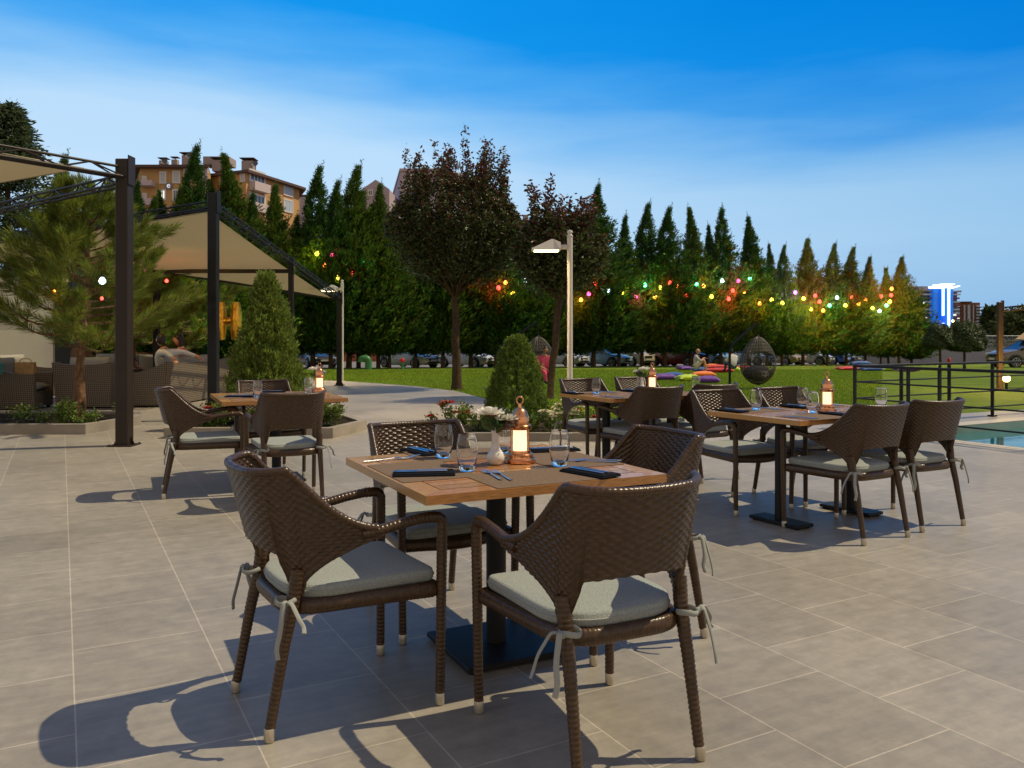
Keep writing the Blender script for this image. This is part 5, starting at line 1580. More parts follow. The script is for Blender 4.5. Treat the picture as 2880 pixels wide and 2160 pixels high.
def bulb(col, loc, power, label, r=.12):
    if col not in bproto:
        t = empty('string_bulb')
        mb = MB(); mb.lathe([(0, -1.0), (.5, -.88), (.9, -.45), (1.0, 0), (.85, .5), (.5, .95), (.36, 1.2), (0, 1.2)], 12); mb.build('bulb', BM[col], t)
        mb = MB(); mb.lathe([(0, 1.1), (.4, 1.1), (.42, 1.9), (.2, 2.1), (0, 2.1)], 8); mb.build('socket', sock_m, t)
        bproto[col] = t
    else:
        t = bproto[col].copy(); COL.objects.link(t)
        for ch in bproto[col].children:
            if ch.type == 'MESH': c_ = ch.copy(); COL.objects.link(c_); c_.parent = t
    t.location = loc; t.scale = (r, r, r)
    L = bpy.data.lights.new('bulb_glow', 'SPOT'); L.energy = power; L.color = BC[col]; L.shadow_soft_size = r * 1.3
    lo = link('bulb_glow', L, t)
    if L.type == 'SPOT': L.spot_size = R(176); L.spot_blend = .12; lo.rotation_euler = (R(82), 0, 0)          # these shine into the foliage
    return tag(t, label, 'light bulb', 'coloured string light bulbs')
seen = {}
pts = []
for (dx, dy, c, pw) in bulbs:
    fx, fy = dx * 1.302, dy * 1.302
    D = 44.5
    for _ in range(30): D = row_y((fx - 1440) / F0 * D) - 1.85
    p = At(fx, fy, D); pts.append((p, c, pw))
tot = {}
for (_, c, _) in pts: tot[c] = tot.get(c, 0) + 1
for (p, c, pw) in pts:
    k = seen.get(c, 0); seen[c] = k + 1
    if tot[c] == 1: lab = 'only %s bulb of the string lights in the cypress row' % c
    elif k < tot[c] / 2: lab = '%s string light bulb in the cypress row, %s of its colour from the left' % (c, ORD[k])
    else: lab = '%s string light bulb in the cypress row, %s of its colour from the right' % (c, ORD[tot[c] - 1 - k])
    bulb(c, p, {'yellow': 4200, 'orange': 3800, 'red': 4600, 'pink': 3800, 'green': 1700, 'white': 1300, 'purple': 2400}[c] * pw, lab)
for (dx, dy, c, D, cn, where) in near:
    sm = 'small' in cn
    bulb(c, At(dx * 1.302, dy * 1.302, D), 4 if sm else (30 if c == 'white' else (1500 if D > 25 else 160 if D > 18 else 60) if c in ('yellow', 'green') else 14), '%s string light bulb %s' % (cn, where), .02 if sm else (.07 if D > 25 else .04 if D > 18 else .042 if c == 'white' else .032))
cm = MB(); order = sorted([p for p, c, w in pts], key=lambda q: q.x); path = []
for i in range(len(order) - 1):
    a, b = order[i] + Vector((0, 0, .2)), order[i + 1] + Vector((0, 0, .2))
    for k in range(5):
        t = k / 5; q = a.lerp(b, t); q.z -= .12 * (b - a).length * t * (1 - t) * 1.5; path.append(q)
cm.tube(path, .018, 4); tag(cm.build('light_cable', black, smooth=60, fix=False), 'thin black cable carrying the coloured bulbs along the cypress row', 'cable')

# ------------------------------------------------------------------ cars
tyre_m = mat('tyre_rubber', (.012, .012, .013), .8)
rim_m = mat('wheel_rim', (.42, .43, .45), .3, metal=.8)
cglass = mat('car_window_glass', (.015, .022, .035), .06, spec=.9)
hl_m = mat('headlamp_glass', (.6, .6, .62), .12, spec=.8)
plate_m = mat('number_plate', (.65, .64, .58), .5)
trim_m = mat('black_trim', (.015, .015, .016), .5)
def paint(n, c): return mat('paint_' + n, c, .28, coat=.7, noise=(2, .05))
def car(x, y, heading, pm, label, style='sedan', sc_=1.0):
    """front along local +X"""
    t = empty('parked_car', (x, y, gz(y) - .085), R(heading), label, 'car', 'cars parked behind the trees')
    t.scale = (sc_, sc_, sc_)
    suv = style == 'suv'; up = .14 if suv else 0
    hood = .90 + up; roof = (1.62 if suv else 1.44)
    secs = [(-2.15, .42, .74 + up, .70), (-2.08, .32, .90 + up, .82), (-1.7, .24, .96 + up, .87), (-.6, .20, .96 + up, .90), (.7, .20, .94 + up, .90), (1.15, .20, hood, .89), (1.7, .24, hood - .09, .87), (2.02, .30, hood - .20, .80), (2.15, .36, hood - .33, .68)]
    V, F = [], []
    for (sx, zl, zt, w) in secs:
        zm = zl + (zt - zl) * .55
        V += [(sx, -w * .88, zl), (sx, -w * .985, zl + .12), (sx, -w, zm), (sx, -w * .93, zt - .03), (sx, -w * .80, zt), (sx, 0, zt + .025), (sx, w * .80, zt), (sx, w * .93, zt - .03), (sx, w, zm), (sx, w * .985, zl + .12), (sx, w * .88, zl)]
    m = 11
    for i in range(len(secs) - 1):
        for k in range(m): F.append((i * m + k, i * m + (k + 1) % m, (i + 1) * m + (k + 1) % m, (i + 1) * m + k))
    F += [tuple(range(m)), tuple(range((len(secs) - 1) * m, len(secs) * m))]
    mb = MB(); mb.add(V, F); body = mb.build('body', pm, t, smooth=40)
    zb = .93 + up
    xr0, xr1 = (-2.02, -1.55) if style in ('hatch', 'suv') else (-1.75, -1.05)
    bot = [(xr0, .78), (1.12, .80)]; top = [(xr1, .60), (.22, .61)]
    b = [(xr0, -.80, zb), (1.15, -.82, zb - .03), (1.15, .82, zb - .03), (xr0, .80, zb)]
    tp = [(xr1, -.60, roof - .06), (.20, -.61, roof - .05), (.20, .61, roof - .05), (xr1, .60, roof - .06)]
    mb = MB(); mb.add(b + tp, [(0, 1, 5, 4), (1, 2, 6, 5), (2, 3, 7, 6), (3, 0, 4, 7)]); mb.build('windows', cglass, t, smooth=0)
    mb = MB(); V = []; n = 5
    for i in range(n):
        for j in range(n):
            u, v = i / (n - 1), j / (n - 1); xx = xr1 - .03 + (.28 - xr1) * u; yy = -.64 + 1.28 * v
            V.append((xx, yy, roof - .055 + .075 * (1 - (2 * v - 1) ** 2) ** .6 * (1 - (2 * u - 1) ** 4)))
    mb.add(V, [(i * n + j, i * n + j + 1, (i + 1) * n + j + 1, (i + 1) * n + j) for i in range(n - 1) for j in range(n - 1)])
    for (p, q) in ((b[0], tp[0]), (b[1], tp[1]), (b[2], tp[2]), (b[3], tp[3]), (tp[0], tp[1]), (tp[3], tp[2]), (((b[0][0] + b[1][0]) / 2, -.815, zb), ((tp[0][0] + tp[1][0]) / 2, -.615, roof - .05)), (((b[0][0] + b[1][0]) / 2, .815, zb), ((tp[0][0] + tp[1][0]) / 2, .615, roof - .05))):
        mb.tube([p, q], .034, 6)
    mb.build('roof', pm, t, smooth=50)
    rw = .36 if suv else .325
    for wx in (-1.32, 1.35):
        for s in (-1, 1):
            mb = MB(); mb.lathe([(0, -.11), (rw * .62, -.11), (rw * .7, -.115), (rw * .97, -.1), (rw, -.06), (rw, .06), (rw * .97, .1), (0, .1)], 22)
            mb.xf(Matrix.Translation((wx, s * .80, rw)) @ Matrix.Rotation(R(90) * (1 if s > 0 else -1) * 1, 4, 'X'))
            w = mb.build('wheel', tyre_m, t, smooth=40)
            mb = MB()
            for k in range(8):
                a = 2 * pi * k / 8; mb.tube([(wx + .06 * math.cos(a), s * .905, rw + .06 * math.sin(a)), (wx + rw * .6 * math.cos(a), s * .915, rw + rw * .6 * math.sin(a))], .026, 5)
            mb.tube([(wx + rw * .64 * math.cos(a), s * .912, rw + rw * .64 * math.sin(a)) for a in np.linspace(0, 2 * pi, 19)[:-1]], .022, 5, closed=True, up=Vector((0, 1, 0)))
            mb.lathe([(0, 0), (.075, 0), (.075, .02), (0, .02)], 10, (0, 0, 0)) if False else None
            mb.build('rim', rim_m, w, smooth=50)
            mb = MB(); aa = np.linspace(-.25, pi + .25, 16); mb.tube([(wx + (rw + .045) * math.cos(a), s * .86, rw + (rw + .045) * math.sin(a)) for a in aa], .04, 6, up=Vector((0, 1, 0))); mb.build('wheel_arch', trim_m, t, smooth=50)
    zf = hood - .30
    for s in (-1, 1):
        mb = MB(); mb.box((2.02, s * .60, zf + .06), (.16, .34, .12), rz=-s * .45, b=.03); mb.build('headlight', hl_m, t, smooth=40)
        mb = MB(); mb.box((.95, s * .98, zb + .06), (.14, .16, .12), b=.03); mb.build('wing_mirror', pm, t, smooth=40)
        mb = MB(); mb.box((-2.08, s * .66, .80 + up), (.12, .22, .16), rz=s * .3, b=.02); mb.build('tail_light', CUS['red'], t, smooth=40)
    mb = MB(); mb.box((2.12, 0, zf - .02), (.10, .80, .15), b=.02); mb.box((2.10, 0, .40), (.14, 1.1, .12), b=.02); mb.build('grille', trim_m, t, smooth=30)
    mb = MB(); mb.box((2.185, 0, .53), (.012, .52, .115)); mb.build('number_plate', plate_m, t, smooth=0)
    return t
white_p, black_p, tan_p, red_p, maroon_p = paint('white', (.62, .63, .66)), paint('black', (.012, .013, .016)), paint('tan', (.48, .40, .26)), paint('red', (.38, .015, .02)), paint('maroon', (.16, .012, .02))
blue_p, lblue_p, gold_p, brown_p = paint('blue', (.015, .09, .42)), paint('light_blue', (.25, .42, .58)), paint('gold', (.36, .26, .13)), paint('taupe', (.15, .115, .085))
def carpos(fx, D): return ((fx - 1440) / F0 * D, D)
for (fx, D, hd_, pm, st, lab) in (
    (885, 53.5, -60, black_p, 'sedan', 'black car at the left end of the parked row, seen past the light green conifer'),
    (1150, 52.5, -38, white_p, 'hatch', 'white hatchback parked left of the big purple leaved tree'),
    (1315, 54.5, -38, white_p, 'sedan', 'white car parked half behind the trunk of the big purple leaved tree'),
    (1415, 56.0, -42, gold_p, 'sedan', 'beige car hidden behind the clipped cone bush'),
    (1570, 57.0, -38, white_p, 'sedan', 'white car between the leaning trunk and the street lamp pole'),
    (1690, 57.5, -36, lblue_p, 'sedan', 'pale blue sedan parked right of the street lamp pole'),
    (1760, 59.5, -50, tan_p, 'suv', 'tan van with its front to the lawn beside the pale blue sedan'),
    (1835, 61.0, -36, red_p, 'sedan', 'bright red car behind the maroon one'),
    (1905, 58.5, -42, maroon_p, 'suv', 'maroon sport utility car left of the man in the grey polo shirt'),
    (1990, 60.5, -46, lblue_p, 'hatch', 'light blue car between the two seated men'),
    (2100, 62.0, -46, white_p, 'hatch', 'white car behind the hanging egg chair'),
    (2185, 64.0, -52, gold_p, 'hatch', 'gold car just right of the hanging egg chair'),
    (2262, 64.5, -34, white_p, 'sedan', 'white sedan with a black wheel, near the right end of the row'),
    (2310, 67.0, -46, blue_p, 'suv', 'bright blue car behind the white sedan near the right end'),
    (2355, 68.5, -60, black_p, 'sedan', 'black car at the right end of the parked row')):
    x, y = carpos(fx, D); car(x, y, hd_, pm, lab, st)
# off-road car at the right edge, nose to the left
x, y = carpos(2845, 52.0)
t = car(x + 1.2, y, 180, brown_p, 'taupe off-road car at the right edge with a round badge on its door', 'suv', 1.12)
t['group'] = 'cars parked by the wall'
rb_m = mat('tan_roof_box', (.62, .40, .16), .55, noise=(5, .12))
rb = empty('roof_box', (x + 1.75, y, t.location.z + 1.83), R(180), 'tan roof box strapped on the off-road car at the right edge', 'roof box')
mb = MB(); mb.slab([(.75, 0), (.35, .42), (-1.2, .45), (-1.2, 0)], -.6, .6, 'y') if False else mb.add([(1.15, -.6, 0), (.55, -.58, .46), (-1.3, -.58, .46), (-1.3, -.6, 0), (1.15, .6, 0), (.55, .58, .46), (-1.3, .58, .46), (-1.3, .6, 0)], [(0, 1, 2, 3), (4, 7, 6, 5), (0, 4, 5, 1), (1, 5, 6, 2), (2, 6, 7, 3), (0, 3, 7, 4)]); mb.build('box', rb_m, rb, smooth=0)
mb = MB(); mb.box((-.3, .63, .26), (.9, .03, .09)); mb.box((.15, .63, .26), (.28, .03, .17), b=.01); mb.build('shovel', trim_m, rb, smooth=0)
badge_m = mat('badge_cream', (.62, .52, .36), .6)
mb = MB()
for r_ in (.235, .2): mb.tube([(.42 + r_ * 1.25 * math.cos(a), 1.0 - .10 + .012, .80 + r_ * math.sin(a)) for a in np.linspace(.35, 2 * pi - .35, 24)], .012, 5, up=Vector((0, 1, 0)))
for k in range(3): mb.box((.42, .912, .72 + k * .05), (.5 - .08 * k, .012, .022))
for s in (-1, 0, 1): mb.add([(.42 + s * .11 - .06, .912, .86), (.42 + s * .11 + .06, .912, .86), (.42 + s * .11, .912, .99)], [(0, 1, 2)])
mb.build('door_badge', badge_m, t, smooth=0)
mb = MB(); mb.tube(rounded([(1.0, .86, 1.0), (.95, .86, 1.15), (.35, .66, 1.75)], .1), .035, 8); mb.build('snorkel', trim_m, t)

# ------------------------------------------------------------------ walls, fence and small things beyond the lawn
grey_wall_m = mat('grey_concrete_wall', (.25, .25, .27), .8, noise=(1, .1))
def line_pt(fx, A, B):
    """point of the plan line A-B met by the picture column FX"""
    k = (fx - 1440) / F0
    dx, dy = B[0] - A[0], B[1] - A[1]
    s = (k * A[1] - A[0]) / (dx - k * dy)
    return s
t = empty('concrete_wall', (36, 71, -1.12), R(4), 'low grey concrete wall behind the two round headed trees', 'wall')
for k in range(7):
    mb = MB(); mb.box((-3 + k * 3.5 - 3, 0, .66), (3.48, .2, 1.32)); mb.build('panel', grey_wall_m, t, smooth=0)
fence_m = mat('galvanised_wire', (.34, .36, .38), .5, metal=.4)
t = empty('wire_fence', (33.2, 71, .22), R(4), 'wire mesh fence standing on the grey concrete wall', 'fence')
mb = MB()
for k in range(26): mb.tube([(k * .45, 0, 0), (k * .45, 0, 1.05)], .012, 4, cap=False)
for k in range(9): mb.tube([(0, 0, .06 + k * .12), (11.3, 0, .06 + k * .12)], .011, 4, cap=False)
mb.build('mesh', fence_m, t, smooth=0)
for k in range(6):
    mb = MB(); mb.box((k * 2.26, 0, .53), (.07, .07, 1.12)); mb.build('post', fence_m, t, smooth=0)
mb = MB(); mb.tube([(0, 0, 1.07), (11.3, 0, 1.07)], .03, 6); mb.build('rail', fence_m, t)
orange_lit_brick = mat('red_lit_wall', (.34, .105, .05), .85, noise=(2, .2))  # reddish brick, with the orange light on the wall put into its base colour
t = empty('garden_wall', (-14, 78, -1.14), 0, 'long low orange red wall seen under the trees behind the cars', 'wall')
mb = MB(); mb.box((0, 0, .75), (70, .3, 1.5)); mb.build('wall', orange_lit_brick, t, smooth=0)
mb = MB(); mb.box((0, 0, 1.55), (70.2, .5, .1)); mb.build('coping', grey_wall_m, t, smooth=0)
# dark hedge behind the car park closes the gaps between the trees
rg = np.random.default_rng(12); n = 42000
hx = rg.uniform(-46, 28, n); P = np.stack([hx, 82 + rg.normal(0, .8, n), -1 + rg.random(n) * (5.0 + 1.3 * np.sin(hx * .7) + .8 * np.sin(hx * 1.9))], 1)
D = rg.normal(size=(n, 3)) + np.array([0, -.5, .5])
hgd = leaves('far_hedge', P, D, .55, .28, cyp_m, None, 5); tag(hgd, 'dark mass of far trees behind the car park', 'trees', kind='stuff')
grn_m = mat('green_pipe_paint', (.04, .17, .06), .45)
x, y = carpos(1031, 45.5)
t = empty('vent_pipe', (x, y, gz(y) - .05), 0, 'green bent vent pipe at the lawn edge under the trees', 'pipe')
mb = MB(); mb.tube(rounded([(.1, 0, 0), (.1, 0, .62), (-.30, 0, .62), (-.30, 0, .42)], .22, 8), .19, 14); mb.build('pipe', grn_m, t)
x, y = carpos(1132, 45.0)
t = empty('hydrant', (x, y, gz(y) - .05), 0, 'green hydrant with a red top at the lawn edge before the white hatchback', 'hydrant')
mb = MB(); mb.lathe([(0, 0), (.11, 0), (.11, .05), (.07, .07), (.07, .42), (0, .42)], 12); mb.build('pipe', grn_m, t)
mb = MB(); mb.lathe([(0, .42), (.10, .42), (.11, .48), (.10, .58), (.05, .64), (0, .66)], 12); mb.tube([(-.17, 0, .52), (.17, 0, .52)], .045, 8); mb.build('cap', CUS['red'], t)
x, y = carpos(2669, 50)
t = empty('hydrant', (x, y, gz(y) - .05), 0, 'red hydrant post between the two round headed trees', 'hydrant'); t.scale = (.75,) * 3
mb = MB(); mb.lathe([(0, 0), (.14, 0), (.14, .06), (.10, .09), (.10, .62), (.13, .66), (.12, .76), (.05, .84), (0, .85)], 12); mb.tube([(-.18, 0, .55), (.18, 0, .55)], .05, 8); mb.build('body', CUS['red'], t)
# far street lamps
star_m = mat('sodium_lamp', (1, .7, .3), .4, emit=(1.0, .55, .16), es=40)
for (fx, fy, D, r, lab) in ((2672, 940, 95, .36, 'bright orange street lamp shining over the two round headed trees'), (2679, 903, 210, .28, 'far street lamp on a tall mast before the blue lit tower'), (2836, 968, 110, .16, 'small far lamp left of the off-road car')):
    p = At(fx, fy, D)
    t = empty('far_street_lamp', (p.x, p.y, -1.2), 0, lab, 'street lamp', 'far street lamps')
    mb = MB(); mb.tube([(0, 0, 0), (0, 0, p.z + 1.2 + r * .8)], .06, 8); mb.build('pole', fence_m, t)
    mb = MB(); mb.ball((0, -.05 - r * .3, p.z + 1.2), r, 12, 8); mb.build('lamp_globe', star_m, t)
    L = bpy.data.lights.new('sodium_light', 'POINT'); L.energy = 500; L.color = (1, .55, .15); L.shadow_soft_size = .3
    link('sodium_light', L, t).location = (0, -1.0, p.z + 1.2)

# ------------------------------------------------------------------ buildings beyond the trees
frame_m = mat('white_window_frame', (.62, .58, .55), .5)
pane_m = mat('window_glass', (.06, .08, .11), .08, spec=.8)
lit_m = mat('lit_window', (.8, .8, .8), .5, emit=(1.0, .92, .80), es=.9)
curtain_m = mat('curtained_window', (.42, .47, .55), .3, spec=.6)
def zat(fy, D): return H + (YH - fy) / F0 * D
class Block:
    """building on a plan polygon (clockwise seen from the camera: left to right along the front)"""
    def __init__(s, name, pts, label, wallm, ztop, roofm, eave=.6, z0=-1.2, roof=.35):
        s.o = Vector((pts[0][0], pts[0][1], z0)); s.pts = pts; s.z0 = z0
        s.t = empty(name, s.o, 0, label, 'building')
        a = sum(pts[i][0] * pts[(i + 1) % len(pts)][1] - pts[(i + 1) % len(pts)][0] * pts[i][1] for i in range(len(pts)))
        P = pts if a > 0 else list(reversed(pts))
        L = [(p[0] - s.o.x, p[1] - s.o.y) for p in P]
        mb = MB(); mb.prism(L, 0, ztop - z0); mb.build('wall', wallm, s.t, smooth=0)
        if roof:
            c = Vector((sum(p[0] for p in L) / len(L), sum(p[1] for p in L) / len(L)))
            E = [tuple(Vector(p) + (Vector(p) - c).normalized() * eave) for p in L]
            mb = MB(); mb.prism(E, ztop - z0, ztop - z0 + roof); s.roof = mb.build('roof', roofm, s.t, smooth=0)
    def L(s, p): return (p[0] - s.o.x, p[1] - s.o.y, p[2] - s.z0)
    def rect(s, A, B, fx0, fx1, fy0, fy1):
        s0, s1 = line_pt(fx0, A, B), line_pt(fx1, A, B)
        p, q = Vector(A).lerp(Vector(B), s0), Vector(A).lerp(Vector(B), s1)
        Dm = (p.y + q.y) / 2
        return p, q, zat(fy1, Dm), zat(fy0, Dm)
    def window(s, A, B, fx0, fx1, fy0, fy1, m=pane_m, fr=.22, mull=1):
        p, q, za, zb = s.rect(A, B, fx0, fx1, fy0, fy1)
        d = (q - p); w = d.length; ang = math.atan2(d.y, d.x); n = Vector((d.y, -d.x)).normalized()
        c = (p + q) / 2 + n * .05
        mb = MB(); cz = (za + zb) / 2; h = zb - za
        c3 = s.L((c.x, c.y, cz))
        ux, uy = math.cos(ang), math.sin(ang)
        for (dx, dz, ww, hh) in ((0, h / 2 - fr / 2, w, fr), (0, -h / 2 + fr / 2, w, fr), (-w / 2 + fr / 2, 0, fr, h - 2 * fr), (w / 2 - fr / 2, 0, fr, h - 2 * fr)) + tuple(((k / (mull + 1) - .5) * (w - 2 * fr), 0, fr * .4, h - 2 * fr) for k in range(1, mull + 1)):
            mb.box((c3[0] + ux * dx, c3[1] + uy * dx, c3[2] + dz), (ww, .16, hh), rz=ang)
        f = mb.build('window', frame_m, s.t, smooth=0)
        mb = MB(); mb.box((c3[0], c3[1], c3[2]), (w - 2 * fr, .08, h - 2 * fr), rz=ang); mb.build('pane', m, f, smooth=0)
    def ledge(s, name, A, B, fx0, fx1, fy0, fy1, m, depth=1.2):
        p, q, za, zb = s.rect(A, B, fx0, fx1, fy0, fy1)
        d = (q - p); w = d.length; ang = math.atan2(d.y, d.x); n = Vector((d.y, -d.x)).normalized()
        c = (p + q) / 2 + n * depth / 2
        mb = MB(); c3 = s.L((c.x, c.y, (za + zb) / 2)); mb.box(c3, (w, depth, zb - za), rz=ang); return mb.build(name, m, s.t, smooth=0)
ochre_m = mat('ochre_render', (.50, .285, .115), .85, noise=(.3, .10))
pinkish_m = mat('pink_grey_render', (.43, .35, .38), .85, noise=(.3, .08))
salmon_m = mat('salmon_render', (.50, .17, .13), .85, noise=(.3, .08))
roof_m = mat('dark_roof', (.10, .055, .045), .8)
groof_m = mat('green_roof', (.035, .10, .07), .7)
stone_m = mat('pale_balcony', (.52, .42, .42), .8)
X = lambda fx, D: ((fx - 1440) / F0 * D, D)
a, b, c, d, e = X(394, 110), X(586, 110), X(594, 116), X(692, 113), X(842, 126)
B1 = Block('apartment_building', [a, b, c, d, e, X(800, 150), X(350, 150)], 'ochre apartment block with white balconies and a round letter sign behind the trees', ochre_m, 23.6, roof_m, 1.0)
for q in ((a, b, 449, 469, 482, 517, curtain_m), (a, b, 449, 468, 532, 563, lit_m), (a, b, 485, 508, 480, 516, curtain_m), (a, b, 485, 508, 532, 566, pane_m), (a, b, 400, 414, 495, 512, curtain_m), (a, b, 400, 414, 543, 562, curtain_m), (a, b, 562, 580, 482, 510, curtain_m), (a, b, 517, 545, 474, 510, pane_m),
          (a, b, 449, 468, 582, 612, pane_m), (a, b, 485, 508, 582, 612, pane_m), (c, d, 618, 642, 487, 522, pane_m), (c, d, 618, 642, 537, 570, pane_m), (c, d, 676, 690, 480, 512, curtain_m), (d, e, 796, 823, 513, 552, curtain_m), (d, e, 796, 823, 561, 598, curtain_m)):
    B1.window(*q[:6], m=q[6], mull=2 if q[3] - q[2] > 22 else 1)
B1.ledge('balcony', a, b, 400, 438, 512, 526, stone_m, 1.4); B1.ledge('balcony', a, b, 402, 438, 562, 580, stone_m, 1.4)
B1.ledge('pilaster', a, b, 575, 586, 474, 600, stone_m, .3)
B1.window(d, e, 700, 745, 480, 516, pane_m, .3, 3); B1.ledge('balcony', d, e, 700, 745, 516, 540, stone_m, 1.0); B1.window(d, e, 700, 745, 545, 575, pane_m, .3, 3)
B1.ledge('balcony', d, e, 700, 745, 575, 598, stone_m, 1.0)
chim_m = mat('chimney_render', (.36, .29, .27), .85)
def chimney(B, fx, fy0, fy1, D, w=1.0, cap=True):
    p = At(fx, fy1, D); q = At(fx, fy0, D); c3 = B.L((p.x, p.y, (p.z + q.z) / 2 - .3))
    mb = MB(); mb.box(c3, (w, w, q.z - p.z + .6)); ch = mb.build('chimney', chim_m, B.t, smooth=0)
    if cap:
        mb = MB(); mb.box((c3[0], c3[1], c3[2] + (q.z - p.z + .6) / 2 + .35), (w * 1.3, w * 1.3, .1)); mb.box((c3[0], c3[1], c3[2] + (q.z - p.z + .6) / 2 + .15), (.1, .1, .3)); mb.build('cap', roof_m, ch, smooth=0)
for (fx, y0, y1, D, w) in ((461, 453, 470, 118, 1.0), (493, 450, 466, 118, .8), (616, 453, 472, 120, 1.5), (700, 455, 474, 118, 1.6), (535, 440, 470, 122, 1.8)): chimney(B1, fx, y0, y1, D, w)
B1.ledge('stair_hut', X(590, 124), X(665, 124), 592, 664, 452, 474, chim_m, 3.0)
def dish(B, fx, fy, D, r=.45):
    p = At(fx, fy, D); c3 = Vector(B.L(p)); mb = MB()
    mb.lathe([(0, .0), (r * .5, .05), (r * .85, .14), (r, .22), (r * .86, .15), (0, .02)], 14)
    mb.xf(Matrix.Translation(c3) @ Matrix.Rotation(R(70), 4, 'X')); mb.tube([c3, c3 + Vector((0, .1, -1.1))], .05, 5); mb.build('satellite_dish', mat('dish_grey', (.12, .12, .14), .5) if 'dish_grey' not in MATS else MATS['dish_grey'], B.t, smooth=50)
for (fx, fy) in ((533, 439), (541, 443), (718, 462), (464, 456)): dish(B1, fx, fy, 117)
p, q, za, zb = B1.rect(a, b, 467, 485, 515, 532)
cxy = (p + q) / 2; cz = (za + zb) / 2
disc_m = mat('sign_grey', (.20, .20, .24), .5); glow_m = mat('sign_letter_white', (.8, .8, .85), .5, emit=(.85, .85, 1.0), es=.55)
mb = MB(); c3 = Vector(B1.L((cxy.x, cxy.y - .12, cz))); mb.lathe([(0, 0), (.46, 0), (.46, .12), (0, .12)], 24); mb.xf(Matrix.Translation(c3) @ Matrix.Rotation(R(90), 4, 'X')); sg = mb.build('letter_sign', disc_m, B1.t, smooth=30)
TXT('letter', 'e', 1.05, Matrix.Translation(c3 + Vector((0, -.14, .06))) @ Matrix.Rotation(R(90), 4, 'X'), glow_m, sg, .02)

a2, b2 = X(1126, 150), X(1260, 150); c2 = X(1409, 173)
B2 = Block('apartment_building', [a2, b2, c2, X(1380, 190), X(1100, 185)], 'pink grey apartment block with roof lettering behind the big purple leaved tree', pinkish_m, 31.2, pinkish_m, .3, roof=.5)
for (fx0, fx1, fy0, fy1) in ((1142, 1158, 482, 505), (1175, 1190, 482, 505), (1210, 1226, 482, 505), (1142, 1158, 520, 545), (1175, 1190, 520, 545), (1210, 1226, 520, 545)): B2.window(a2, b2, fx0, fx1, fy0, fy1)
for (fx0, fx1, fy0, fy1, m) in ((1275, 1290, 500, 524, pane_m), (1310, 1325, 515, 538, pane_m), (1388, 1400, 554, 580, lit_m), (1345, 1358, 530, 552, pane_m)): B2.window(b2, c2, fx0, fx1, fy0, fy1, m)
B2.ledge('balcony', b2, c2, 1386, 1408, 578, 592, stone_m, 1.0); B2.ledge('balcony', b2, c2, 1386, 1408, 548, 553, stone_m, 1.0)
gp = X(1018, 142); gq = X(1095, 142)
o = B2.o; zpk, zev = zat(505, 142), zat(532, 142)
mb = MB(); V = []
for yy in (142, 158):
    V += [(gp[0] - o.x, yy - o.y, 0), (gq[0] - o.x, yy - o.y, 0), (gq[0] - o.x, yy - o.y, zev + 1.2), ((gp[0] + gq[0]) / 2 - o.x, yy - o.y, zpk + 1.2), (gp[0] - o.x, yy - o.y, zev + 1.2)]
mb.add(V, [(0, 1, 2, 3, 4), (5, 9, 8, 7, 6), (0, 5, 6, 1), (1, 6, 7, 2), (2, 7, 8, 3), (3, 8, 9, 4), (4, 9, 5, 0)]); mb.build('gable_wing', pinkish_m, B2.t, smooth=0)
B2.window(gp, gq, 1035, 1050, 533, 552); B2.window(gp, gq, 1056, 1070, 533, 550); B2.window(gp, gq, 1035, 1050, 572, 592)
sgm = mat('roof_letter_steel', (.16, .17, .24), .5)
dd = Vector(c2) - Vector(b2); ang = math.atan2(dd.y, dd.x); s0 = line_pt(1266, b2, c2); p = Vector(b2).lerp(Vector(c2), s0)
for body_, off_ in (('QUAT', 0.0), ('T', 9.3)): TXT('roof_letters' if off_ == 0 else 'roof_letter', body_, 2.5, Matrix.Translation(Vector(B2.L((p.x, p.y, 33.0)))) @ Matrix.Rotation(ang, 4, 'Z') @ Matrix.Translation((off_, 0, 0)) @ Matrix.Rotation(-ang, 4, 'Z') @ Matrix.Rotation(ang, 4, 'Z') @ Matrix.Rotation(R(90), 4, 'X') @ Matrix.Scale(.85, 4, (1, 0, 0)), sgm, B2.t, .08, 'LEFT')
a3, b3 = X(1408, 130), X(1700, 136)
B3 = Block('apartment_building', [a3, X(1452, 126), b3, X(1690, 150), X(1410, 150)], 'salmon apartment block with a green roof between the two purple leaved trees', salmon_m, 18.4, groof_m, .5, roof=.7)
for (fx0, fx1, fy0, fy1, m) in ((1421, 1432, 630, 648, lit_m), (1421, 1432, 655, 670, lit_m)): B3.window(a3, X(1452, 126), fx0, fx1, fy0, fy1, m)
for (fx0, fx1) in ((1462, 1478), (1500, 1516), (1540, 1556), (1600, 1616), (1650, 1666)): B3.window(X(1452, 126), b3, fx0, fx1, 640, 662); B3.window(X(1452, 126), b3, fx0, fx1, 676, 698)
for (fx, y0, y1, D, w) in ((1440, 607, 624, 132, .9), (1478, 605, 616, 132, .9), (1575, 607, 618, 134, 1.0)): chimney(B3, fx, y0, y1, D, w, False)
B4 = Block('apartment_building', [X(838, 160), X(870, 160), X(868, 175), X(836, 175)], 'small grey block showing right of the ochre apartment block', pinkish_m, zat(553, 160), roof_m, .2)
B4.window(X(838, 160), X(870, 160), 840, 846, 560, 574); B4.window(X(838, 160), X(870, 160), 856, 862, 560, 574)

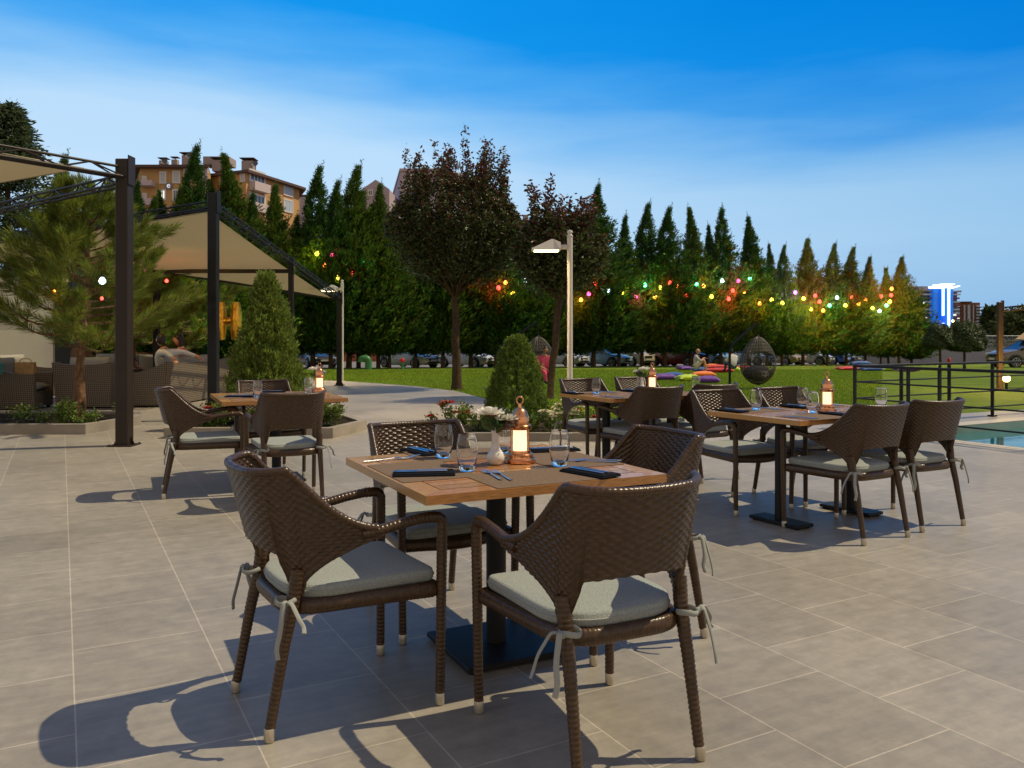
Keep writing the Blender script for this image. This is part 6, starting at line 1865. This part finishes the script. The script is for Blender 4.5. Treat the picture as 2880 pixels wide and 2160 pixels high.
# blue lit tower and brown tower far right
blue_m = mat('blue_lit_facade', (.02, .10, .45), .4, emit=(.0, .07, .62), es=.85); blue2_m = mat('blue_lit_glass', (.02, .14, .4), .3, emit=(.005, .13, .60), es=.62)
led_m = mat('led_strip', (.7, .9, 1), .4, emit=(.55, .85, 1.0), es=4.0); crown_m = mat('lit_crown', (.9, .9, 1), .4, emit=(.85, .85, 1.0), es=2.2)
wing_m = mat('tower_grey', (.25, .24, .28), .7); plum_m = mat('tower_plum', (.14, .05, .09), .7)
DT = 500.0
p = At(2642, 945, DT); T = empty('tower_building', (p.x, p.y, 0), 0, 'tall tower with blue lit glass front and white light strips far right', 'building')
def tb(name, m, fx0, fx1, fy0, fy1, yoff=0, dep=16, parent=None):
    x0, x1 = (fx0 - 2642) / F0 * DT, (fx1 - 2642) / F0 * DT; z0, z1 = zat(fy1, DT), zat(fy0, DT)
    mb = MB(); mb.box(((x0 + x1) / 2, yoff + dep / 2, (z0 + z1) / 2), (x1 - x0, dep, z1 - z0)); return mb.build(name, m, parent or T, smooth=0)
tb('core', blue_m, 2637, 2660, 811, 960, -4, 20)
tb('glass_front', blue2_m, 2620.5, 2636.9, 812, 960, -2, 16); tb('glass_front', blue2_m, 2660.1, 2676, 814, 960, -2, 16)
tb('light_strip', led_m, 2639.5, 2643.5, 812, 888, -5, .9); tb('light_strip', led_m, 2639.5, 2643.5, 909, 932, -5, .9); tb('light_strip', led_m, 2655.5, 2659.5, 812, 936, -5, .9)
cr_ = tb('crown', crown_m, 2634, 2664, 802, 810.8, -6, 10); tb('crown_rim', led_m, 2632, 2666, 800.5, 802, -8, 12)
for s in (-1, 1):
    mb = MB(); xa = 0; z = zat(811, DT); xx = s * 6.0
    x2 = ((2612 if s < 0 else 2690) - 2642) / F0 * DT + (2.0 if s < 0 else -1.0)
    x1_ = (2642 + s * 16 + 6 - 2642) / F0 * DT if s > 0 else (2642 - 6 - 2642) / F0 * DT
    mb.add([(x1_, -6, z - .4), (x1_, 6, z - .4), (x2, 6, z + .9), (x2, -6, z + .9), (x1_, -6, z + .2), (x1_, 6, z + .2), (x2, 6, z + 1.3), (x2, -6, z + 1.3)], [(0, 1, 2, 3), (4, 7, 6, 5), (0, 3, 7, 4), (1, 5, 6, 2), (2, 6, 7, 3), (0, 4, 5, 1)]); mb.build('light_wing', crown_m, T, smooth=0)
TXT('crown_letters', 'BETUN', 1.9, Matrix.Translation(((2649 - 2642) / F0 * DT, -6.15, zat(807, DT))) @ Matrix.Rotation(R(90), 4, 'X'), mat('sign_red', (.6, .02, .05), .5, emit=(.9, .03, .10), es=1.0), cr_, .05)
tb('wing', wing_m, 2590, 2620.4, 820, 960, 2, 14); tb('wing', wing_m, 2676.1, 2697, 819, 960, 2, 14); tb('roof_slab', wing_m, 2560, 2622, 817, 820, -1, 18); tb('roof_slab', wing_m, 2674, 2702, 817.5, 822, -1, 18); tb('penthouse', wing_m, 2590, 2620, 804, 817, 4, 10)
tb('wing', wing_m, 2560, 2589.9, 822, 960, 4, 12)
for k in range(12):
    y0 = 826 + k * 10.6
    m = plum_m if k in (1, 3, 6) else curtain_m
    tb('balcony', m, 2594, 2620, y0, y0 + 4.2, -.5, 2.4); tb('balcony', m, 2676.5, 2698 if k % 3 else 2701, y0, y0 + 4.2, -.5, 2.4)
    tb('window', pane_m, 2596, 2618, y0 + 4.3, y0 + 9, 1.8, .3); tb('window', lit_m if k in (5, 8) else pane_m, 2679, 2694, y0 + 4.3, y0 + 9, 1.8, .3)
    tb('floor_line', wing_m, 2621, 2636.5, y0, y0 + .8, -2.3, .25); tb('floor_line', wing_m, 2660.5, 2675.5, y0, y0 + .8, -2.3, .25)
for (fx, yy) in ((2593, 850), (2596, 868), (2601, 892)): tb('window', lit_m, fx, fx + 5, yy, yy + 4, -.8, .2)
DT2 = DT; rust_m = mat('rust_brick', (.22, .085, .045), .8); beige_m = mat('beige_render', (.42, .38, .34), .8); navy_m = mat('navy_glazing', (.02, .03, .06), .2)
p = At(2642, 945, DT); T0 = T; T = empty('tower_building', (p.x, p.y, 0), 0, 'brown and beige tower right of the blue lit tower', 'building')
tb('wall', rust_m, 2697.2, 2752, 850, 965, 6, 16); tb('wall', rust_m, 2757.5, 2772, 850, 965, 6, 16); tb('wall', navy_m, 2752.1, 2757.4, 853, 965, 8, 10); tb('roof_slab', roof_m, 2716, 2745, 847, 850, 4, 14)
for (x0, x1, m) in ((2724, 2728.5, beige_m), (2728.7, 2734.5, navy_m), (2735, 2742.5, beige_m), (2743, 2749.5, navy_m), (2750, 2753.5, beige_m)): tb('facade_strip', m, x0, x1, 856, 965, 5.2, .7)
for k in range(12):
    y0 = 857 + k * 8.6; tb('window', curtain_m if k % 4 else lit_m, 2705, 2713, y0, y0 + 4.8, 5.6, .3); tb('balcony', roof_m, 2703, 2719, y0 + 5, y0 + 7.6, 4.2, 1.7); tb('window', curtain_m, 2761, 2771, y0, y0 + 4.8, 5.6, .3); tb('balcony', roof_m, 2759, 2773.5, y0 + 5, y0 + 7.6, 4.2, 1.7)

# far trees at the right
def far_tree(fx, D, ztop, r, seed, label, slim=False):
    x = (fx - 1440) / F0 * D; t = empty('poplar_tree' if slim else 'broadleaf_tree', (x, D, -1.3), 0, label, 'tree')
    h = ztop + 1.3; trunk(t, h * .7, .2, .08, bark_m, seed)
    rg = np.random.default_rng(seed); n = 7000
    v = rg.normal(size=(n, 3)); v /= np.linalg.norm(v, axis=1, keepdims=True); q = rg.random(n) ** .35
    lump = 1 + .22 * np.sin(v[:, 0] * 6 + v[:, 2] * 9 + seed) + .15 * np.sin(v[:, 1] * 11 + v[:, 2] * 17)
    P = v * (q * lump)[:, None] * np.array([r, r, h * (.46 if slim else .40)]) + np.array([0, 0, h * (.54 if slim else .60)])
    leaves('crown', P, v + rg.normal(0, .6, (n, 3)), D * .0075, D * .004, poplar_m, t, seed)
far_tree(2786, 200, zat(874, 200), 1.25, 3, 'slim dark poplar right of the brown tower', True)
far_tree(2850, 105, zat(884, 105), 2.0, 4, 'dark broadleaf tree behind the far right pergola')
far_tree(2900, 105, zat(880, 105), 2.4, 8, 'dark broadleaf tree cut by the right frame edge')
far_tree(2600, 150, zat(925, 150), 3.0, 9, 'low dark tree at the foot of the blue lit tower')

# ------------------------------------------------------------------ golden letter balloon
gold_m = mat('gold_foil', (.85, .48, .06), .28, metal=1.0, noise=(7, .25), bump=(9, .9, .03))
bx, by, bz = -6.05, 17.6, 1.60
t = empty('letter_balloon', (bx, by, bz), R(-6), 'golden foil letter balloon floating above the lounge, right of the black post', 'balloon')
mb = MB()
for s in (-1, 1): mb.tube(rounded([(s * .155, 0, -.40), (s * .175, 0, -.15), (s * .17, 0, .15), (s * .165, 0, .40)], .1, 4), lambda q: .122 * (1 - .35 * abs(2 * q - 1) ** 6), 14, flat=1.0)
mb.tube([(-.12, 0, 0), (.12, 0, 0)], .085, 14, cap=False); mb.build('foil_letter', gold_m, t, smooth=60)
mb = MB(); mb.tube([(.165, 0, -.40), (.20, .03, -.58), (.22, .12, -.80)], .004, 5); mb.build('ribbon', mat('gold_ribbon', (.5, .36, .12), .4), t)

# ------------------------------------------------------------------ people
skin_m = mat('skin', (.50, .25, .15), .5, sub=.1); hair_m = mat('dark_hair', (.015, .009, .006), .5, noise=(40, .3)); ghair_m = mat('grey_hair', (.16, .14, .12), .6)
def cloth(n, c): return mat('cloth_' + n, c, .85, spec=.15, noise=(30, .12), bump=(40, .5, .01))
greyshirt, whiteshirt, darktr, pinkc, checks, cream, bluej = cloth('grey_polo', (.36, .38, .43)), cloth('white_shirt', (.62, .62, .60)), cloth('dark_trousers', (.03, .032, .045)), cloth('pink', (.62, .09, .16)), cloth('checked', (.10, .10, .14)), cloth('cream', (.55, .47, .38)), cloth('denim', (.06, .09, .17))
def _check():
    nt = checks.node_tree; N = nt.nodes; lk = nt.links.new; tc = N.new('ShaderNodeTexCoord'); k = N.new('ShaderNodeTexChecker'); k.inputs['Scale'].default_value = 22; k.inputs['Color1'].default_value = (.05, .06, .11, 1); k.inputs['Color2'].default_value = (.26, .20, .20, 1)
    lk(tc.outputs['Object'], k.inputs['Vector']); lk(k.outputs['Color'], N['Principled BSDF'].inputs['Base Color'])
_check()
def person(loc, rz, J, top_m, leg_m, label, hairm=hair_m, long_hair=False, bald=False, scale=1.0, short_sleeve=True, shoes=darktr, shorts=False):
    """J: joint name -> position, facing local +X.  One skinned body mesh; hair is its child."""
    t = empty('person', loc, rz, label, 'person'); t.scale = (scale,) * 3
    rad = {'hip': .175, 'waist': .165, 'chest': .19, 'neck0': .09, 'neck': .065, 'sh': .095, 'el': .06, 'wr': .038, 'hand': .042, 'lg': .12, 'kn': .078, 'an': .052, 'toe': .045}
    names, edges = [], []
    def v(n): 
        if n not in names: names.append(n)
        return names.index(n)
    for a_, b_ in (('hip', 'waist'), ('waist', 'chest'), ('chest', 'neck0'), ('neck0', 'neck')): edges.append((v(a_), v(b_)))
    for s in 'lr':
        for a_, b_ in (('chest', 'sh' + s), ('sh' + s, 'el' + s), ('el' + s, 'wr' + s), ('wr' + s, 'hand' + s), ('hip', 'lg' + s), ('lg' + s, 'kn' + s), ('kn' + s, 'an' + s), ('an' + s, 'toe' + s)): edges.append((v(a_), v(b_)))
    me = bpy.data.meshes.new('body'); me.from_pydata([J[n] for n in names], edges, [])
    ob = bpy.data.objects.new('body', me); COL.objects.link(ob)
    md = ob.modifiers.new('skin', 'SKIN'); md.use_smooth_shade = True
    for i, n in enumerate(names):
        r_ = rad.get(n, rad.get(n[:-1], .05)); sv = me.skin_vertices[0].data[i]; sv.radius = (r_, r_ * (.85 if n in ('hip', 'waist', 'chest') else 1)); sv.use_root = (n == 'hip')
    sb = ob.modifiers.new('sub', 'SUBSURF'); sb.levels = 2; sb.render_levels = 2
    bpy.context.view_layer.update()
    m2 = bpy.data.meshes.new_from_object(ob.evaluated_get(bpy.context.evaluated_depsgraph_get()))
    bpy.data.objects.remove(ob)
    bm = bmesh.new(); bm.from_mesh(m2)
    # head with nose, brow and ears, joined to the same mesh
    hc = Vector(J['head']); fwd = Vector(J.get('look', (1, 0, 0))).normalized(); side = fwd.cross(Vector((0, 0, 1))).normalized(); upv = side.cross(fwd)
    mb = MB(); V, F = [], []; n, m = 16, 12
    for i in range(m + 1):
        p_ = pi * i / m
        for k in range(n):
            q = 2 * pi * k / n; cx, sy, cz_ = math.sin(p_) * math.cos(q), math.sin(p_) * math.sin(q), math.cos(p_)
            rx, ry, rz_ = .096, .076, .118
            if cz_ < 0: rx *= 1 + .18 * cz_; ry *= 1 + .28 * cz_
            nose = .024 * math.exp(-((q if q < pi else q - 2 * pi) ** 2) / .035 - (cz_ + .12) ** 2 / .03)
            eye = -.008 * sum(math.exp(-(((q if q < pi else q - 2 * pi) - e_) ** 2) / .03 - (cz_ - .10) ** 2 / .012) for e_ in (-.42, .42))
            V.append(hc + fwd * (cx * rx + (nose + eye) * math.cos(q)) + side * (sy * ry) + upv * (cz_ * rz_))
    for i in range(m):
        for k in range(n): F.append((i * n + k, (i + 1) * n + k, (i + 1) * n + (k + 1) % n, i * n + (k + 1) % n))
    mb.add(V, F)
    for s in (-1, 1): mb.ball(tuple(hc + side * s * .08 - fwd * .01), (.02, .012, .03), 8, 6)
    for s in 'lr':                      # hands: five short tapering fingers from the palm
        w_, hd2 = Vector(J['wr' + s]), Vector(J['hand' + s]); d_ = (hd2 - w_).normalized(); o_ = d_.cross(Vector((0, 0, 1))); o_ = o_.normalized() if o_.length > .1 else Vector((0, 1, 0)); nn = o_.cross(d_)
        for k in range(4):
            b0 = hd2 + o_ * ((k - 1.5) * .019) + d_ * .02; l_ = (.066, .075, .070, .055)[k]
            mb.tube([b0, b0 + d_ * l_ * .55 - nn * .004, b0 + d_ * l_ - nn * .02], [.0095, .0085, .007], 6)
        mb.tube([hd2 + o_ * .028 - d_ * .02, hd2 + o_ * .052 + d_ * .012, hd2 + o_ * .055 + d_ * .045], [.011, .0095, .008], 6)
    base = len(bm.verts)
    vs = [bm.verts.new(p_) for p_ in mb.v]
    for f in mb.f:
        try: bm.faces.new([vs[i] for i in f])
        except ValueError: pass
    bm.verts.index_update()
    segs = [('hip', 'waist', 0), ('waist', 'chest', 0), ('chest', 'neck0', 0), ('neck0', 'neck', 2)]
    for s in 'lr': segs += [('chest', 'sh' + s, 0), ('sh' + s, 'el' + s, 0), ('el' + s, 'wr' + s, 2 if short_sleeve else 0), ('wr' + s, 'hand' + s, 2), ('hip', 'lg' + s, 1), ('lg' + s, 'kn' + s, 1), ('kn' + s, 'an' + s, 2 if shorts else 1), ('an' + s, 'toe' + s, 3)]
    A_s = [(Vector(J[x_]), Vector(J[y_]), k) for x_, y_, k in segs]
    for f in bm.faces:
        if f.verts[0].index >= base: f.material_index = 2; f.smooth = True; continue
        c_ = f.calc_center_median(); best = 9
        for (p_, q_, k) in A_s:
            d_ = q_ - p_; t_ = max(0, min(1, (c_ - p_).dot(d_) / d_.length_squared)); dist = (c_ - p_ - d_ * t_).length
            if dist < best: best, f.material_index = dist, k
        f.smooth = True
    m3 = bpy.data.meshes.new('body')
    for q_ in (top_m, leg_m, skin_m, shoes): m3.materials.append(q_)
    bm.to_mesh(m3); bm.free()
    bo = link('body', m3, t)
    if not bald or True:
        mb = MB(); V, F = [], []; n, m = 18, 9
        lim = (.62 if bald else .95)
        for i in range(m + 1):
            for k in range(n):
                q = 2 * pi * k / n; front = .5 + .5 * math.cos(q)
                p_ = pi * (i / m) * (.30 + .42 * (1 - front) ** .8 + (.04 if not bald else -.02))
                if bald: p_ = pi * (.38 + .22 * (i / m)) * (1 if front < .6 else .0) + (0 if front < .6 else pi * .38)
                cx, sy, cz_ = math.sin(p_) * math.cos(q), math.sin(p_) * math.sin(q), math.cos(p_)
                V.append(hc + fwd * (cx * .104 - .004) + side * sy * .084 + upv * (cz_ * .127))
        for i in range(m):
            for k in range(n): F.append((i * n + k, (i + 1) * n + k, (i + 1) * n + (k + 1) % n, i * n + (k + 1) % n))
        mb.add(V, F)
        if long_hair:
            for k in range(11):
                q = pi * (.5 + k / 10); r0 = hc + fwd * math.cos(q) * .075 + side * math.sin(q) * .075
                mb.tube([r0 + upv * .05, r0 + upv * -.08 - fwd * .02, r0 + upv * -.30 - fwd * .03], [.032, .034, .018], 7)
        mb.build('hair', hairm, bo, smooth=70, fix=False)
    return t
def seated(hz, lean=.0, knee=(.46, .50), foot=(.50, .0), arm='lap', spread=.12, look=(1, 0, 0)):
    h = Vector((0, 0, hz))
    J = {'hip': (0, 0, hz), 'waist': (.02 + lean * .3, 0, hz + .18), 'chest': (.02 + lean * .7, 0, hz + .36), 'neck0': (.02 + lean, 0, hz + .50), 'neck': (.04 + lean * 1.15, 0, hz + .57), 'head': (.075 + lean * 1.3, 0, hz + .685), 'look': look}
    for s, y_ in (('l', 1), ('r', -1)):
        J['sh' + s] = (.02 + lean * .9, y_ * .175, hz + .44); J['lg' + s] = (.06, y_ * .10, hz - .01)
        J['kn' + s] = (knee[0], y_ * spread, knee[1]); J['an' + s] = (foot[0], y_ * spread, foot[1] + .07); J['toe' + s] = (foot[0] + .16, y_ * (spread + .02), foot[1] + .035)
        if arm == 'lap': J['el' + s] = (.10 + lean * .6, y_ * .25, hz + .18); J['wr' + s] = (.30, y_ * .14, hz + .12); J['hand' + s] = (.37, y_ * .12, hz + .11)
        if arm == 'knees': J['el' + s] = (.26 + lean * .5, y_ * .24, hz + .24); J['wr' + s] = (knee[0] - .02, y_ * .10, knee[1] + .06); J['hand' + s] = (knee[0] + .06, y_ * .07, knee[1] + .06)
    return J
Dm = 37.2; zg = LZ(0, Dm)
person(((1953 - 1440) / F0 * Dm, Dm, zg + .12), R(-12), seated(.18, .06, (.42, .50), (.52, -.06), 'knees'), greyshirt, cream, 'man in a grey polo shirt sitting on the lawn cushions with raised knees', ghair_m, bald=True, shorts=True)
J = seated(.18, .10, (.40, .46), (.50, -.06), 'knees')
person(((2064 - 1440) / F0 * Dm, Dm, zg + .12), R(112), J, whiteshirt, bluej, 'man in a white shirt sitting on the lawn cushions, his back to the camera')
person((-8.28, 15.75, 0), R(-8), seated(.55, .03, (.44, .50), (.46, 0), 'lap'), checks if False else cloth('brown_top', (.12, .075, .05)), darktr, 'woman with long dark hair sitting in the lounge behind the pine trunk', long_hair=True)
J = seated(.52, .10, (.50, .52), (.62, 0), 'lap')
person((-8.15, 17.15, 0), R(-14), J, checks, darktr, 'man in a checked shirt sitting in the lounge left of the thick brown post')
J = seated(.52, .02, (.46, .50), (.50, 0), 'lap')
J['ell'] = (-.16, .36, .98); J['wrl'] = (-.36, .52, .90); J['handl'] = (-.43, .57, .84); J['look'] = (.7, -.6, 0)
J['elr'] = (-.14, -.36, .98); J['wrr'] = (-.34, -.50, .90); J['handr'] = (-.41, -.54, .86)
person((-6.48, 15.45, 0), R(178), J, whiteshirt, bluej, 'person in a white shirt on the long wicker sofa, an arm laid over its back', short_sleeve=False)
person((-6.52, 16.42, 0), R(176), seated(.52, .04, (.46, .50), (.50, 0), 'lap', look=(.6, .6, 0)), cloth('rose_top', (.45, .16, .13)), darktr, 'person in a reddish top on the long wicker sofa beside the one in white', long_hair=True)
person((.80, 20.62, LZ(0, 20.7) + .12), R(-70), seated(.42, .02, (.30, .42), (.34, .06), 'lap', .09), pinkc, pinkc, 'child in pink sitting in the hanging chair behind the cone bush', scale=.80)
